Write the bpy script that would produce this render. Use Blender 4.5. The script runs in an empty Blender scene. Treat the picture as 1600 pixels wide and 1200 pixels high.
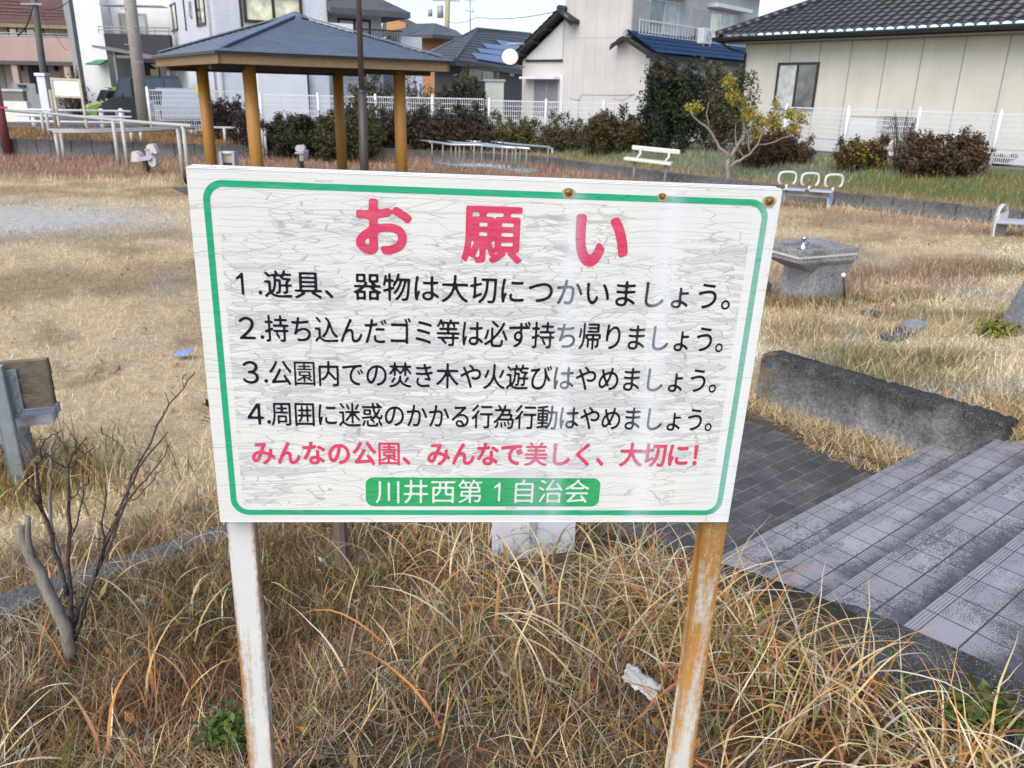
import bpy, math, random
import numpy as np
from mathutils import Vector, Matrix
from mathutils.geometry import interpolate_bezier
rnd = random.Random(7)
NR = np.random.RandomState(11)
S = bpy.context.scene
COL = S.collection
R = math.radians

# ------------------------------------------------------------------ camera, sky, sun, exposure
F_PX, PITCH, ROLL, EYE = 1250.0, 20.0, 1.2, 2.1
cd = bpy.data.cameras.new('camera')
cam = bpy.data.objects.new('camera', cd); COL.objects.link(cam)
cd.sensor_width = 36.0; cd.lens = 36.0 * F_PX / 1600.0
cd.clip_start = 0.05; cd.clip_end = 900
cam.location = (0, 0, EYE)
_f = Vector((0, math.cos(R(PITCH)), -math.sin(R(PITCH)))); _u = Vector((0, math.sin(R(PITCH)), math.cos(R(PITCH)))); _r = Vector((1, 0, 0))
RT = math.cos(R(ROLL)) * _r + math.sin(R(ROLL)) * _u
UP = -math.sin(R(ROLL)) * _r + math.cos(R(ROLL)) * _u
FW = _f
cam.rotation_euler = Matrix((RT, UP, -FW)).transposed().to_euler()
cd.dof.use_dof = True; cd.dof.focus_distance = 1.35; cd.dof.aperture_fstop = 14.0
S.camera = cam
SUN_EL, SUN_AZ = R(48), R(205)          # veiled sun behind the camera, very soft light
w = bpy.data.worlds.new('World'); S.world = w; w.use_nodes = True
nt = w.node_tree; bg = nt.nodes['Background']
sky = nt.nodes.new('ShaderNodeTexSky'); sky.sky_type = 'NISHITA'; sky.sun_disc = False
sky.sun_elevation = SUN_EL; sky.sun_rotation = SUN_AZ
sky.air_density = 1.0; sky.dust_density = 1.5; sky.ozone_density = 1.0
nt.links.new(sky.outputs[0], bg.inputs[0]); bg.inputs[1].default_value = 0.12
sl = bpy.data.lights.new('sun', 'SUN'); sl.energy = 1.5; sl.angle = R(60); sl.color = (1, .93, .82)
sun = bpy.data.objects.new('sun', sl); COL.objects.link(sun)
_sd = Vector((math.sin(SUN_AZ) * math.cos(SUN_EL), math.cos(SUN_AZ) * math.cos(SUN_EL), math.sin(SUN_EL)))
sun.rotation_euler = _sd.to_track_quat('Z', 'Y').to_euler()
S.view_settings.view_transform = 'Standard'; S.view_settings.look = 'None'
S.view_settings.exposure = 0.95; S.view_settings.gamma = 1.0

# ------------------------------------------------------------------ measuring helpers: a pixel of the 1600x1200 photo to a real point
OO = Vector((0, 0, EYE))
def ray(x, y): return RT * ((x - 800) / F_PX) - UP * ((y - 600) / F_PX) + FW
def atz(x, y, z=0.0):
    d = ray(x, y); return OO + d * ((z - EYE) / d.z)
def aty(x, y, Y):
    d = ray(x, y); return OO + d * (Y / d.y)

# ------------------------------------------------------------------ materials
MATS = {}
def lin(h):
    h = h.lstrip('#'); c = [int(h[i:i + 2], 16) / 255 for i in (0, 2, 4)]
    return tuple(((v + .055) / 1.055) ** 2.4 if v > .04045 else v / 12.92 for v in c)
def C4(c): return (c[0], c[1], c[2], 1)
def newmat(name):
    m = bpy.data.materials.new(name); m.use_nodes = True
    return m, m.node_tree, m.node_tree.nodes['Principled BSDF']
def nd(t, ty, **kw):
    n = t.nodes.new(ty)
    for k, v in kw.items(): setattr(n, k, v)
    return n
def tc_map(t, scale=(1, 1, 1), rot=(0, 0, 0), src='Object'):
    c = nd(t, 'ShaderNodeTexCoord'); mp = nd(t, 'ShaderNodeMapping')
    mp.inputs['Scale'].default_value = scale; mp.inputs['Rotation'].default_value = rot
    t.links.new(c.outputs[src], mp.inputs['Vector']); return mp.outputs['Vector']
def noise(t, vec, scale, detail=4, rough=.6):
    n = nd(t, 'ShaderNodeTexNoise'); n.inputs['Scale'].default_value = scale
    n.inputs['Detail'].default_value = detail; n.inputs['Roughness'].default_value = rough
    if vec is not None: t.links.new(vec, n.inputs['Vector'])
    return n.outputs['Fac']
def ramp(t, fac, stops):
    n = nd(t, 'ShaderNodeValToRGB'); e = n.color_ramp.elements
    while len(e) < len(stops): e.new(.5)
    for i, (p, c) in enumerate(stops):
        e[i].position = p; e[i].color = C4(c) if not isinstance(c, (int, float)) else (c, c, c, 1)
    t.links.new(fac, n.inputs[0]); return n.outputs[0]
def mix(t, fac, a, b, bl='MIX'):
    n = nd(t, 'ShaderNodeMix', data_type='RGBA', blend_type=bl)
    for s, v in ((0, fac), (6, a), (7, b)):
        if isinstance(v, (int, float)): n.inputs[s].default_value = v
        elif isinstance(v, (tuple, list)): n.inputs[s].default_value = C4(v)
        else: t.links.new(v, n.inputs[s])
    return n.outputs[2]
def mth(t, op, a, b=None, c=None):
    n = nd(t, 'ShaderNodeMath', operation=op)
    for i, v in enumerate((a, b, c)):
        if v is None: continue
        if isinstance(v, (int, float)): n.inputs[i].default_value = v
        else: t.links.new(v, n.inputs[i])
    return n.outputs[0]
def bump(t, b, h, strength=.3, dist=.01):
    n = nd(t, 'ShaderNodeBump'); n.inputs['Strength'].default_value = strength; n.inputs['Distance'].default_value = dist
    t.links.new(h, n.inputs['Height']); t.links.new(n.outputs[0], b.inputs['Normal'])
def M(name, col, rough=.6, var=.18, scale=6, bmp=.15, spec=.4, metal=0.0, col2=None, stretch=(1, 1, 1), big=0.6):
    """plain weathered material: base colour broken up by coarse and fine noise"""
    if name in MATS: return MATS[name]
    m, t, b = newmat(name)
    v = tc_map(t, stretch)
    n1 = noise(t, v, scale, 6); n2 = noise(t, v, scale * .17 + .3, 3)
    c2 = col2 or tuple(x * (1 - var) for x in col); c1 = tuple(min(1, x * (1 + var * .5)) for x in col)
    a = ramp(t, n1, [(.3, c2), (.7, c1)])
    d = ramp(t, n2, [(.35, 1 - var * big), (.65, 1.0)])
    t.links.new(mix(t, 1.0, a, d, 'MULTIPLY'), b.inputs['Base Color'])
    b.inputs['Roughness'].default_value = rough; b.inputs['Metallic'].default_value = metal
    b.inputs['Specular IOR Level'].default_value = spec
    if bmp: bump(t, b, n1, bmp, .01)
    MATS[name] = m; return m
def Mglass(name, col=(.02, .025, .03), ior=1.9, rough=.04):
    if name in MATS: return MATS[name]
    m, t, b = newmat(name)
    v = tc_map(t); n1 = noise(t, v, 2.2, 3)
    t.links.new(ramp(t, n1, [(.35, tuple(x * .6 for x in col)), (.65, tuple(min(1, x * 1.25) for x in col))]), b.inputs['Base Color'])
    b.inputs['IOR'].default_value = ior; b.inputs['Roughness'].default_value = rough; b.inputs['Specular IOR Level'].default_value = .5
    n2 = noise(t, v, .8, 2); bump(t, b, n2, .06, .02)
    MATS[name] = m; return m
def Mattr(name, rough=.65, spec=.25, trans=0.0):
    """colour carried by the mesh itself, leaf by leaf and blade by blade"""
    if name in MATS: return MATS[name]
    m, t, b = newmat(name)
    a = nd(t, 'ShaderNodeAttribute', attribute_name='Col')
    t.links.new(a.outputs['Color'], b.inputs['Base Color'])
    b.inputs['Roughness'].default_value = rough; b.inputs['Specular IOR Level'].default_value = spec
    if trans:
        tr = nd(t, 'ShaderNodeBsdfTranslucent'); t.links.new(a.outputs['Color'], tr.inputs[0])
        mx = nd(t, 'ShaderNodeMixShader'); mx.inputs[0].default_value = trans
        out = t.nodes['Material Output']
        t.links.new(b.outputs[0], mx.inputs[1]); t.links.new(tr.outputs[0], mx.inputs[2]); t.links.new(mx.outputs[0], out.inputs[0])
    MATS[name] = m; return m

# ------------------------------------------------------------------ mesh builder
class MB:
    def __init__(s): s.v = []; s.f = []; s.m = []; s.sm = []
    def add(s, vs, fs, mi=0, smooth=False):
        o = len(s.v); s.v += [Vector(p) for p in vs]
        for f in fs: s.f.append([i + o for i in f]); s.m.append(mi); s.sm.append(smooth)
        return s
    def obox(s, o, a, b, c, mi=0, bev=0.0):
        """box from corner o along vectors a, b, c"""
        o, a, b, c = Vector(o), Vector(a), Vector(b), Vector(c)
        if a.cross(b).dot(c) < 0: a, b = b, a
        if bev <= 0:
            vs = [o, o + a, o + a + b, o + b, o + c, o + a + c, o + a + b + c, o + b + c]
            return s.add(vs, [(3, 2, 1, 0), (4, 5, 6, 7), (0, 1, 5, 4), (1, 2, 6, 5), (2, 3, 7, 6), (3, 0, 4, 7)], mi)
        la, lb, lc = a.length, b.length, c.length
        k = min(bev, la * .45, lb * .45, lc * .45); ua, ub, uc = a.normalized(), b.normalized(), c.normalized()
        bb = __import__('bmesh').new()
        __import__('bmesh').ops.create_cube(bb, size=1)
        for vv in bb.verts: vv.co = o + a * (vv.co.x + .5) + b * (vv.co.y + .5) + c * (vv.co.z + .5)
        __import__('bmesh').ops.bevel(bb, geom=bb.edges[:], offset=k, segments=2, affect='EDGES', profile=.5)
        bb.verts.index_update()
        s.add([vv.co.copy() for vv in bb.verts], [[q.index for q in ff.verts] for ff in bb.faces], mi); bb.free(); return s
    def box(s, c, size, mi=0, rz=0.0, bev=0.0):
        """box centred on c, size (x,y,z), turned by rz"""
        cx, sx = math.cos(rz), math.sin(rz)
        a = Vector((cx, sx, 0)) * size[0]; b = Vector((-sx, cx, 0)) * size[1]; d = Vector((0, 0, size[2]))
        return s.obox(Vector(c) - a / 2 - b / 2 - d / 2, a, b, d, mi, bev)
    def prism(s, poly, ext, mi=0):
        """flat polygon (list of points) pushed along ext"""
        p = [Vector(q) for q in poly]; e = Vector(ext); n = len(p)
        nn = sum(((p[i] - p[0]).cross(p[(i + 1) % n] - p[0]) for i in range(1, n - 1)), Vector())
        if nn.dot(e) > 0: p = p[::-1]
        vs = p + [q + e for q in p]
        return s.add(vs, [tuple(range(n)), tuple(range(2 * n - 1, n - 1, -1))] + [(i, i + n, (i + 1) % n + n, (i + 1) % n) for i in range(n)], mi)
    def tube(s, pts, r, n=8, mi=0, cap=True, smooth=True):
        pts = [Vector(p) for p in pts]; rs = r if isinstance(r, (list, tuple)) else [r] * len(pts)
        rings = []; prev = None
        for i, p in enumerate(pts):
            d = (pts[min(i + 1, len(pts) - 1)] - pts[max(i - 1, 0)]).normalized()
            if prev is None:
                a = d.orthogonal().normalized()
            else:
                a = (prev - d * prev.dot(d)); a = a.normalized() if a.length > 1e-6 else d.orthogonal().normalized()
            prev = a; b = d.cross(a)
            rings.append([p + (a * math.cos(2 * math.pi * k / n) + b * math.sin(2 * math.pi * k / n)) * rs[i] for k in range(n)])
        o = len(s.v); s.v += [q for rg in rings for q in rg]
        for i in range(len(pts) - 1):
            for k in range(n):
                s.f.append([o + i * n + k, o + i * n + (k + 1) % n, o + (i + 1) * n + (k + 1) % n, o + (i + 1) * n + k]); s.m.append(mi); s.sm.append(smooth)
        if cap:
            s.f.append([o + k for k in range(n)][::-1]); s.m.append(mi); s.sm.append(False)
            e = o + (len(pts) - 1) * n; s.f.append([e + k for k in range(n)]); s.m.append(mi); s.sm.append(False)
        return s
    def lathe(s, prof, c, n=20, mi=0, smooth=True):
        c = Vector(c); o = len(s.v)
        for r, z in prof:
            for k in range(n):
                t = 2 * math.pi * k / n; s.v.append(c + Vector((r * math.cos(t), r * math.sin(t), z)))
        for i in range(len(prof) - 1):
            for k in range(n):
                s.f.append([o + i * n + k, o + i * n + (k + 1) % n, o + (i + 1) * n + (k + 1) % n, o + (i + 1) * n + k]); s.m.append(mi); s.sm.append(smooth)
        return s
    def ball(s, c, r, n=10, mi=0, sq=(1, 1, 1)):
        c = Vector(c); o = len(s.v); h = n // 2
        for i in range(h + 1):
            a = math.pi * i / h
            for k in range(n):
                t = 2 * math.pi * k / n
                s.v.append(c + Vector((r * sq[0] * math.sin(a) * math.cos(t), r * sq[1] * math.sin(a) * math.sin(t), -r * sq[2] * math.cos(a))))
        for i in range(h):
            for k in range(n):
                s.f.append([o + i * n + k, o + i * n + (k + 1) % n, o + (i + 1) * n + (k + 1) % n, o + (i + 1) * n + k]); s.m.append(mi); s.sm.append(True)
        return s
    def build(s, name, mats, parent=None, label=None):
        if not isinstance(mats, (list, tuple)): mats = [mats]
        me = bpy.data.meshes.new(name)
        off = parent_loc(parent) if parent else Vector()
        me.from_pydata([v - off for v in s.v], [], s.f)
        for m in mats: me.materials.append(m)
        me.polygons.foreach_set('material_index', s.m); me.polygons.foreach_set('use_smooth', s.sm)
        me.update()
        o = bpy.data.objects.new(name, me); COL.objects.link(o)
        if parent: o.parent = parent
        if label: o['label'] = label
        return o
def parent_loc(p):
    v = Vector()
    while p: v += p.location; p = p.parent
    return v
def thing(name, loc, label, cat, group=None):
    o = bpy.data.objects.new(name, None); COL.objects.link(o); o.location = loc; o.empty_display_size = .2
    return tag(o, label, cat, group)
def tag(o, label=None, cat=None, group=None, kind=None):
    if label: o['label'] = label
    if cat: o['category'] = cat
    if group: o['group'] = group
    if kind: o['kind'] = kind
    return o
def rebase(o, loc):
    """put a single-mesh thing's origin at its base"""
    loc = Vector(loc); d = loc - o.location
    o.data.transform(Matrix.Translation(-d)); o.location = loc; return o
def npmesh(name, V, Fq, col, mat, parent=None):
    """big mesh straight from arrays, all quads, per-vertex colour"""
    me = bpy.data.meshes.new(name); nv, nf = len(V), len(Fq)
    off = np.array(parent_loc(parent)) if parent else 0
    me.vertices.add(nv); me.vertices.foreach_set('co', (V - off).astype(np.float32).ravel())
    me.loops.add(nf * 4); me.loops.foreach_set('vertex_index', Fq.astype(np.int32).ravel())
    me.polygons.add(nf); me.polygons.foreach_set('loop_start', np.arange(0, nf * 4, 4, dtype=np.int32))
    me.update(calc_edges=True)
    if col is not None:
        a = me.color_attributes.new('Col', 'FLOAT_COLOR', 'POINT')
        a.data.foreach_set('color', np.concatenate([col, np.ones((nv, 1))], 1).astype(np.float32).ravel())
    me.materials.append(mat)
    o = bpy.data.objects.new(name, me); COL.objects.link(o)
    if parent: o.parent = parent
    return o

# ------------------------------------------------------------------ the lie of the land
ANG = R(39.5); UX, UY = math.cos(ANG), math.sin(ANG)      # u runs along the stair edges, v runs down the stairs
def uv(x, y): return x * UX + y * UY, -x * UY + y * UX
def xy(u, v): return u * UX - v * UY, u * UY + v * UX
CURB = [(-30, 24.6), (-14, 24.9), (-9, 25.4), (-6, 26.6), (-4.4, 27.2), (.5, 25.6), (3.2, 21.7), (6.68, 17.1), (9.04, 14.5), (16, 6.8), (24, -2)]
def sstep(a, b, x):
    t = np.clip((x - a) / (b - a), 0, 1); return t * t * (3 - 2 * t)
def curb_dist(x, y):
    """signed distance to the block kerb line, positive outside the lawn"""
    best = np.full(np.shape(x), 1e9); sg = np.ones(np.shape(x))
    for (ax, ay), (bx, by) in zip(CURB[:-1], CURB[1:]):
        dx, dy = bx - ax, by - ay; L2 = dx * dx + dy * dy
        t = np.clip(((x - ax) * dx + (y - ay) * dy) / L2, 0, 1)
        qx, qy = x - ax - t * dx, y - ay - t * dy; d = np.hypot(qx, qy)
        cr = dx * qy - dy * qx
        k = d < best - 1e-9; best = np.where(k, d, best); sg = np.where(k, np.sign(cr), sg)
    return best * np.where(sg == 0, 1, sg)
def curb_h(x): return np.interp(x, [-14, -9, -6, 0], [.5, .42, .32, .28])
def zg(x, y):
    x = np.asarray(x, float); y = np.asarray(y, float); u, v = uv(x, y)
    bankL = .60 - .42 * sstep(.9, 3.15, v) - .12 * sstep(3.1, 3.5, v) - .06 * sstep(3.5, 5.0, v)
    bankR = np.interp(v, [.7, 1.5, 3.0, 5.2], [.57, .37, .20, 0])
    k = sstep(2.0, 5.0, u); z = bankL * (1 - k) + bankR * k
    z = z + .012 * np.sin(x * 2.1 + 1) * np.sin(y * 1.7) + .008 * np.sin(x * 5.3) * np.sin(y * 4.7 + 2)
    d = curb_dist(x, y)
    up = curb_h(x) - .02 + (.62 - curb_h(x) + .02) * sstep(.3, 3.0, d)
    z = np.where(d > .30, up, z)
    tread = np.clip(np.ceil((1.815 - v) / .3337), 0, 4) * .15 - .02
    kb_ = sstep(4.90, 5.2, u); z = np.where((u > 4.5) & (v < 1.66) & (d < 0), np.minimum(z, tread + .03) * (1 - kb_) + z * kb_, z)
    # the stairwell and brick path are cut out below their paving
    inside = (u > 2.18) & (u < 4.86) & (v > -1.5) & (v < 3.28)
    z = np.where(inside, -.15, z)
    pave = (u > 2.3) & (u < 4.75) & (v >= 3.28) & (v < 9.0)
    return z
def zs(x, y): return float(zg(np.array([x]), np.array([y]))[0])

def vnoise(x, y, sc, seed=0):
    r = np.random.RandomState(seed).rand(64, 64); X = np.asarray(x) / sc + 1000.5; Y = np.asarray(y) / sc + 1000.5
    i, j = np.floor(X).astype(int), np.floor(Y).astype(int); fx, fy = X - i, Y - j
    fx = fx * fx * (3 - 2 * fx); fy = fy * fy * (3 - 2 * fy)
    g = lambda a, b: r[a % 64, b % 64]
    return (g(i, j) * (1 - fx) + g(i + 1, j) * fx) * (1 - fy) + (g(i, j + 1) * (1 - fx) + g(i + 1, j + 1) * fx) * fy
def fbm(x, y, sc, seed=0): return .55 * vnoise(x, y, sc, seed) + .3 * vnoise(x, y, sc * .43, seed + 1) + .15 * vnoise(x, y, sc * .19, seed + 2)
TAN = np.array([.74, .585, .375]); TAN2 = np.array([.47, .355, .215]); RED = np.array([.36, .21, .16]); DIRT = np.array([.52, .48, .44])
GREEN = np.array([.19, .21, .08]); GREEN2 = np.array([.25, .29, .19]); OCHRE = np.array([.32, .20, .085]); SOIL = np.array([.07, .052, .038]); GREY = np.array([.30, .29, .28])
def lerp(a, b, k): return a + (b - a) * k[..., None]
def gcol(x, y):
    """what grows or lies where: the ground's own colour"""
    u, v = uv(x, y); n = fbm(x, y, 1.6, 3); n2 = fbm(x, y, .5, 9); n3 = fbm(x, y, 3.5, 21)
    c = lerp(TAN[None] + np.zeros(x.shape + (3,)), TAN2, sstep(.42, .68, n * .6 + n2 * .4))
    c = lerp(c, DIRT * .95, .7 * sstep(.62, .74, fbm(x, y, .9, 31)) * sstep(15, 6, y))
    c = lerp(c, TAN2 * .75, .6 * sstep(.60, .70, fbm(x, y, .38, 57)) * sstep(16, 8, y))
    patch = np.exp(-(((x + 8.8) / 2.6) ** 2 + ((y - 13.2) / 1.5) ** 2)); c = lerp(c, np.array([.70, .67, .64]), np.clip(patch * 1.5 * (.6 + n2 * .8), 0, 1) * .95)
    c = lerp(c, np.array([.30, .27, .13]), .55 * sstep(17, 19.5, y) * sstep(23, 20, y) * sstep(.35, .6, n2))
    red = sstep(18.8, 20.8, y + (n3 - .5) * 3) * .95
    red = np.maximum(red, .8 * sstep(.5, .66, n3 * .6 + n * .4) * sstep(2.0, 3.2, x) * sstep(4, 7, y))
    band = np.exp(-((curb_dist(x, y) + .9) / .8) ** 2) * sstep(2, 5, x); red = np.maximum(red, band * .6)
    c = lerp(c, lerp(RED[None] + np.zeros(x.shape + (3,)), TAN2, sstep(.35, .7, n2) * .55), red)
    nearR = sstep(4.9, 5.3, u) * sstep(5.5, 3.0, v); c = lerp(c, np.array([.19, .19, .08]), nearR * .75 * sstep(.4, .62, n))
    near = sstep(4.4, 3.3, v) * sstep(5.0, 3.5, u) ; c = lerp(c, SOIL, near * .85)
    d = curb_dist(x, y); out = sstep(.0, .15, d)
    bank = lerp(GREEN[None] + np.zeros(x.shape + (3,)), GREEN2, sstep(.4, .65, n3))
    dry = sstep(.50, .30, n * .5 + n2 * .5); bank = lerp(bank, OCHRE + .08, np.maximum(dry * .5, sstep(1.2, .3, d) * .8))
    lft = sstep(0, -4, x); bank = lerp(bank, lerp(OCHRE[None] + np.zeros(x.shape + (3,)), SOIL, sstep(.5, .75, n2) * .6), lft)
    c = lerp(c, bank, out)
    c = lerp(c, GREY, sstep(4.3, 5.0, d) * sstep(-9, -10.5, x) + sstep(5.4, 6.0, d) * sstep(-10.5, -9, x))
    return np.clip(c, 0.01, 1)

# ground: one sheet, fine near the camera, reaching the horizon
def axis(parts):
    o = []
    for a, b, s in parts: o += list(np.arange(a, b - 1e-6, s))
    return np.array(o)
gu = axis([(-260, -60, 20), (-60, -16, 1.0), (-16, -2, .3), (-2, 2.1, .1)]); gu = np.concatenate([gu, [2.17, 2.19], np.arange(2.3, 4.8, .2), [4.85, 4.87], axis([(4.9, 9, .15), (9, 30, .35), (30, 60, 1.5), (60, 280, 20)])])
gv = axis([(-60, -5, 5), (-5, -1.6, .3)]); gv = np.concatenate([gv, [-1.51, -1.49], np.arange(-1.4, 3.2, .1), [3.27, 3.29], axis([(3.35, 7, .12), (7, 36, .3), (36, 70, 1.2), (70, 500, 20)])])
GU, GV = np.meshgrid(gu, gv, indexing='ij'); GX, GY = xy(GU, GV)
GZ = zg(GX, GY); nu, nv_ = GU.shape
idx = np.arange(nu * nv_).reshape(nu, nv_)
GQ = np.stack([idx[:-1, :-1], idx[1:, :-1], idx[1:, 1:], idx[:-1, 1:]], -1).reshape(-1, 4)
m, t, b = newmat('ground')
at = nd(t, 'ShaderNodeAttribute', attribute_name='Col'); vv = tc_map(t)
n1 = noise(t, vv, 9, 8, .7); n2 = noise(t, vv, 45, 6, .75); n3 = noise(t, vv, 160, 3, .7)
c = mix(t, .85, at.outputs['Color'], ramp(t, n1, [(.3, .55), (.7, 1.1)]), 'MULTIPLY')
c = mix(t, .8, c, ramp(t, n2, [(.32, .45), (.65, 1.15)]), 'MULTIPLY')
c = mix(t, .6, c, ramp(t, n3, [(.3, .5), (.7, 1.2)]), 'MULTIPLY')
t.links.new(c, b.inputs['Base Color']); b.inputs['Roughness'].default_value = .95; b.inputs['Specular IOR Level'].default_value = .1
bump(t, b, n2, .6, .03)
g = npmesh('ground', np.stack([GX, GY, GZ], -1).reshape(-1, 3), GQ, gcol(GX, GY).reshape(-1, 3), m)
tag(g, kind='structure', label='dry winter park lawn and the banks round it')

# ------------------------------------------------------------------ grass blades
def blades(name, bx, by, L, W, lean, curl, cols, K=3, mat=None, parent=None, flat=0.0, z=None):
    """grass blades as bent ribbons: base points, lengths, widths, first tilt, extra bend, colours"""
    n = len(bx); az = NR.rand(n) * 2 * math.pi; wz = az + NR.randn(n) * .5 + math.pi / 2
    P = np.stack([bx, by, zg(bx, by) if z is None else z], -1) - np.array([0, 0, .012]); th = lean.copy()
    V = np.zeros((n, K + 1, 2, 3)); side = np.stack([np.cos(wz), np.sin(wz), .25 * NR.randn(n)], -1)
    for k in range(K + 1):
        ww = W * (1 - (k / K) ** 1.6 * .93) * (1 if k else .8)
        V[:, k, 0] = P - side * ww[:, None] / 2; V[:, k, 1] = P + side * ww[:, None] / 2
        st = L / K; d = np.stack([np.sin(th) * np.cos(az), np.sin(th) * np.sin(az), np.cos(th)], -1)
        P = P + d * st[:, None]; th = np.clip(th + curl / K * (1 + .5 * k / K), -2.9, 2.9); az = az + NR.randn(n) * .12
        P[:, 2] = np.maximum(P[:, 2], zg(P[:, 0], P[:, 1]) + .004 + flat * NR.rand(n)) if K < 5 else P[:, 2]
    base = np.arange(n)[:, None] * (2 * (K + 1)) + np.arange(K)[None] * 2
    Q = np.stack([base, base + 1, base + 3, base + 2], -1).reshape(-1, 4)
    shade = np.linspace(.82, 1.08, K + 1)[None, :, None, None]
    C = np.clip(np.broadcast_to(cols[:, None, None, :], (n, K + 1, 2, 3)), 0, 1)
    return npmesh(name, V.reshape(-1, 3), Q, C.reshape(-1, 3), mat or Mattr('dry_grass', .6, .25, .25), parent)
PAL = np.array([[.62, .46, .22], [.76, .62, .38], [.42, .28, .13], [.32, .12, .06], [.52, .23, .07], [.27, .22, .07], [.58, .52, .44], [.17, .23, .04], [.33, .25, .18], [.17, .11, .065]])
def pick(n, p): return PAL[NR.choice(len(PAL), n, p=np.array(p) / sum(p))] * (.72 + .75 * NR.rand(n, 1))

def clump(x, y, c):
    """patches of one kind: rusty brown stands, olive stands, bleached straw between"""
    r_ = sstep(.50, .64, fbm(x, y, .55, 91))[:, None]; o_ = sstep(.54, .66, fbm(x, y, .42, 97))[:, None]
    c = c * (1 - r_ * np.array([.38, .50, .56])); return c * (1 - o_ * np.array([.38, .34, .48]))
def scatter(n, fn, box):
    """n points in box kept where fn(u,v,x,y) says so"""
    X = np.zeros(0); Y = np.zeros(0)
    while len(X) < n:
        x = box[0] + NR.rand(n * 2) * (box[1] - box[0]); y = box[2] + NR.rand(n * 2) * (box[3] - box[2])
        u, v = uv(x, y); k = fn(u, v, x, y) > NR.rand(n * 2); X = np.concatenate([X, x[k]]); Y = np.concatenate([Y, y[k]])
    return X[:n], Y[:n]
def f_bank(u, v, x, y):
    ok = ((u < 1.86) & (v < 3.9)) | ((u < 2.25) & (v > 1.95) & (v < 3.4))
    ok = ok & (y > .75) & ~((v > 3.22) & (v < 3.36) & (u < 1.35) & (fbm(x, y, .4, 88) > .56))
    ok = ok * np.where((x > -.14) & (x < .36) & (y > 2.25) & (y < 2.76), .25, 1.0)
    return ok * np.clip(1.1 - .55 * sstep(3.0, 4.0, v), 0, 1) * (.35 + .65 * sstep(.3, .6, fbm(x, y, .35, 5)))
# matted thatch low down, then the standing blades, then the long arching ones
x, y = scatter(36000, f_bank, (-3.3, 2.3, .8, 4.6)); n = len(x)
o = blades('thatch', x, y, .06 + .13 * NR.rand(n), .0018 + .0035 * NR.rand(n) ** 2, .8 + .8 * NR.rand(n), .45 * NR.randn(n), clump(x, y, pick(n, [4, 4, 4, 3, 2, 2, 5, .5, 5, 6]) * .70), 3, flat=.05)
tag(o, 'matted dead thatch lying under the long dry grass in front', kind='stuff')
x, y = scatter(30000, f_bank, (-3.3, 2.3, .8, 4.4)); n = len(x)
o = blades('dry_grass', x, y, .05 + .15 * NR.rand(n) ** 1.6, .0018 + .0045 * NR.rand(n) ** 2, .1 + 1.1 * NR.rand(n), 1.1 * NR.rand(n) ** 2, clump(x, y, pick(n, [4, 3.5, 4.5, 5, 4, 2.5, 4, .9, 4, 4.5])), 5)
tag(o, 'long dry straw and rust coloured grass below the notice board', kind='stuff')
def f_tuft(u, v, x, y):
    return f_bank(u, v, x, y) * (np.exp(-(((u - 1.8) / .35) ** 2 + ((v - 1.1) / 1.1) ** 2)) + .10 * sstep(.55, .7, fbm(x, y, .3, 77)))
x, y = scatter(2300, f_tuft, (-2.6, 2.2, .8, 3.6)); n = len(x)
o = blades('long_grass', x, y, .20 + .24 * NR.rand(n), .004 + .005 * NR.rand(n), .05 + .7 * NR.rand(n), .7 + 1.3 * NR.rand(n), pick(n, [5, 5, 2, 2, 4, 2, 2, 1, 1, 1]) * 1.05, 8)
tag(o, 'long arching pale blades leaning over the stair edge', kind='stuff')
def f_right(u, v, x, y): return (u > 4.93) * (v > -.5) * (v < 4.8) * (.3 + .7 * sstep(.35, .6, fbm(x, y, .5, 61)))
x, y = scatter(9000, f_right, (2.2, 6.2, 2.8, 8.2)); n = len(x); cc = gcol(x, y); kk_ = NR.rand(n) < .45; cc[kk_] = pick(int(kk_.sum()), [5, 6, 3, 2, 1, 3, 4, 2, 3, 1]); cc = cc * (.7 + .6 * NR.rand(n, 1))
o = blades('bank_grass', x, y, .07 + .13 * NR.rand(n), .0035 + .003 * NR.rand(n), .2 + .9 * NR.rand(n), .9 * NR.rand(n), cc, 4)
tag(o, 'dry mixed grass on the bank beyond the concrete wall', kind='stuff')
uu = 4.86 + .5 * NR.rand(4200) ** 1.3; v_ = .2 + 1.6 * NR.rand(4200); x, y = xy(uu, v_); n = len(x)
o = blades('dead_grass', x, y, .06 + .12 * NR.rand(n), .003 + .0025 * NR.rand(n), .4 + .9 * NR.rand(n), .8 * NR.rand(n), pick(n, [5, 6, 3, 2, 1, 1, 4, .5, 3, 2]), 4, z=np.maximum(zg(x, y), np.clip(np.ceil((1.815 - v_) / .3337), 0, 4) * .15 * (uu < 4.93)))
tag(o, 'dead grass spilling over the right hand ends of the steps', kind='stuff')
# fallen leaves and stalks lying about
def leaves(name, label, x, y, sz, cols):
    n = len(x); th = NR.rand(n) * 6.28; a = np.stack([np.cos(th), np.sin(th), .5 * NR.randn(n)], -1) * sz[:, None]; b_ = np.stack([-np.sin(th), np.cos(th), .5 * NR.randn(n)], -1) * sz[:, None] * .45; P = np.stack([x, y, zg(x, y) + .02 + .03 * NR.rand(n) * (y < 4)], -1)
    V = np.stack([P - a, P + b_, P + a, P - b_], 1).reshape(-1, 3); return tag(npmesh(name, V, np.arange(n * 4).reshape(-1, 4), np.repeat(cols, 4, 0), Mattr('dry_grass')), label, kind='stuff')
x, y = scatter(900, f_bank, (-3.3, 2.3, .8, 4.4)); leaves('fallen_leaves', 'fallen brown leaves caught in the long dry grass', x, y, .012 + .02 * NR.rand(900), pick(900, [1, 1, 4, 4, 5, 1, 2, 1, 3, 5]))
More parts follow.
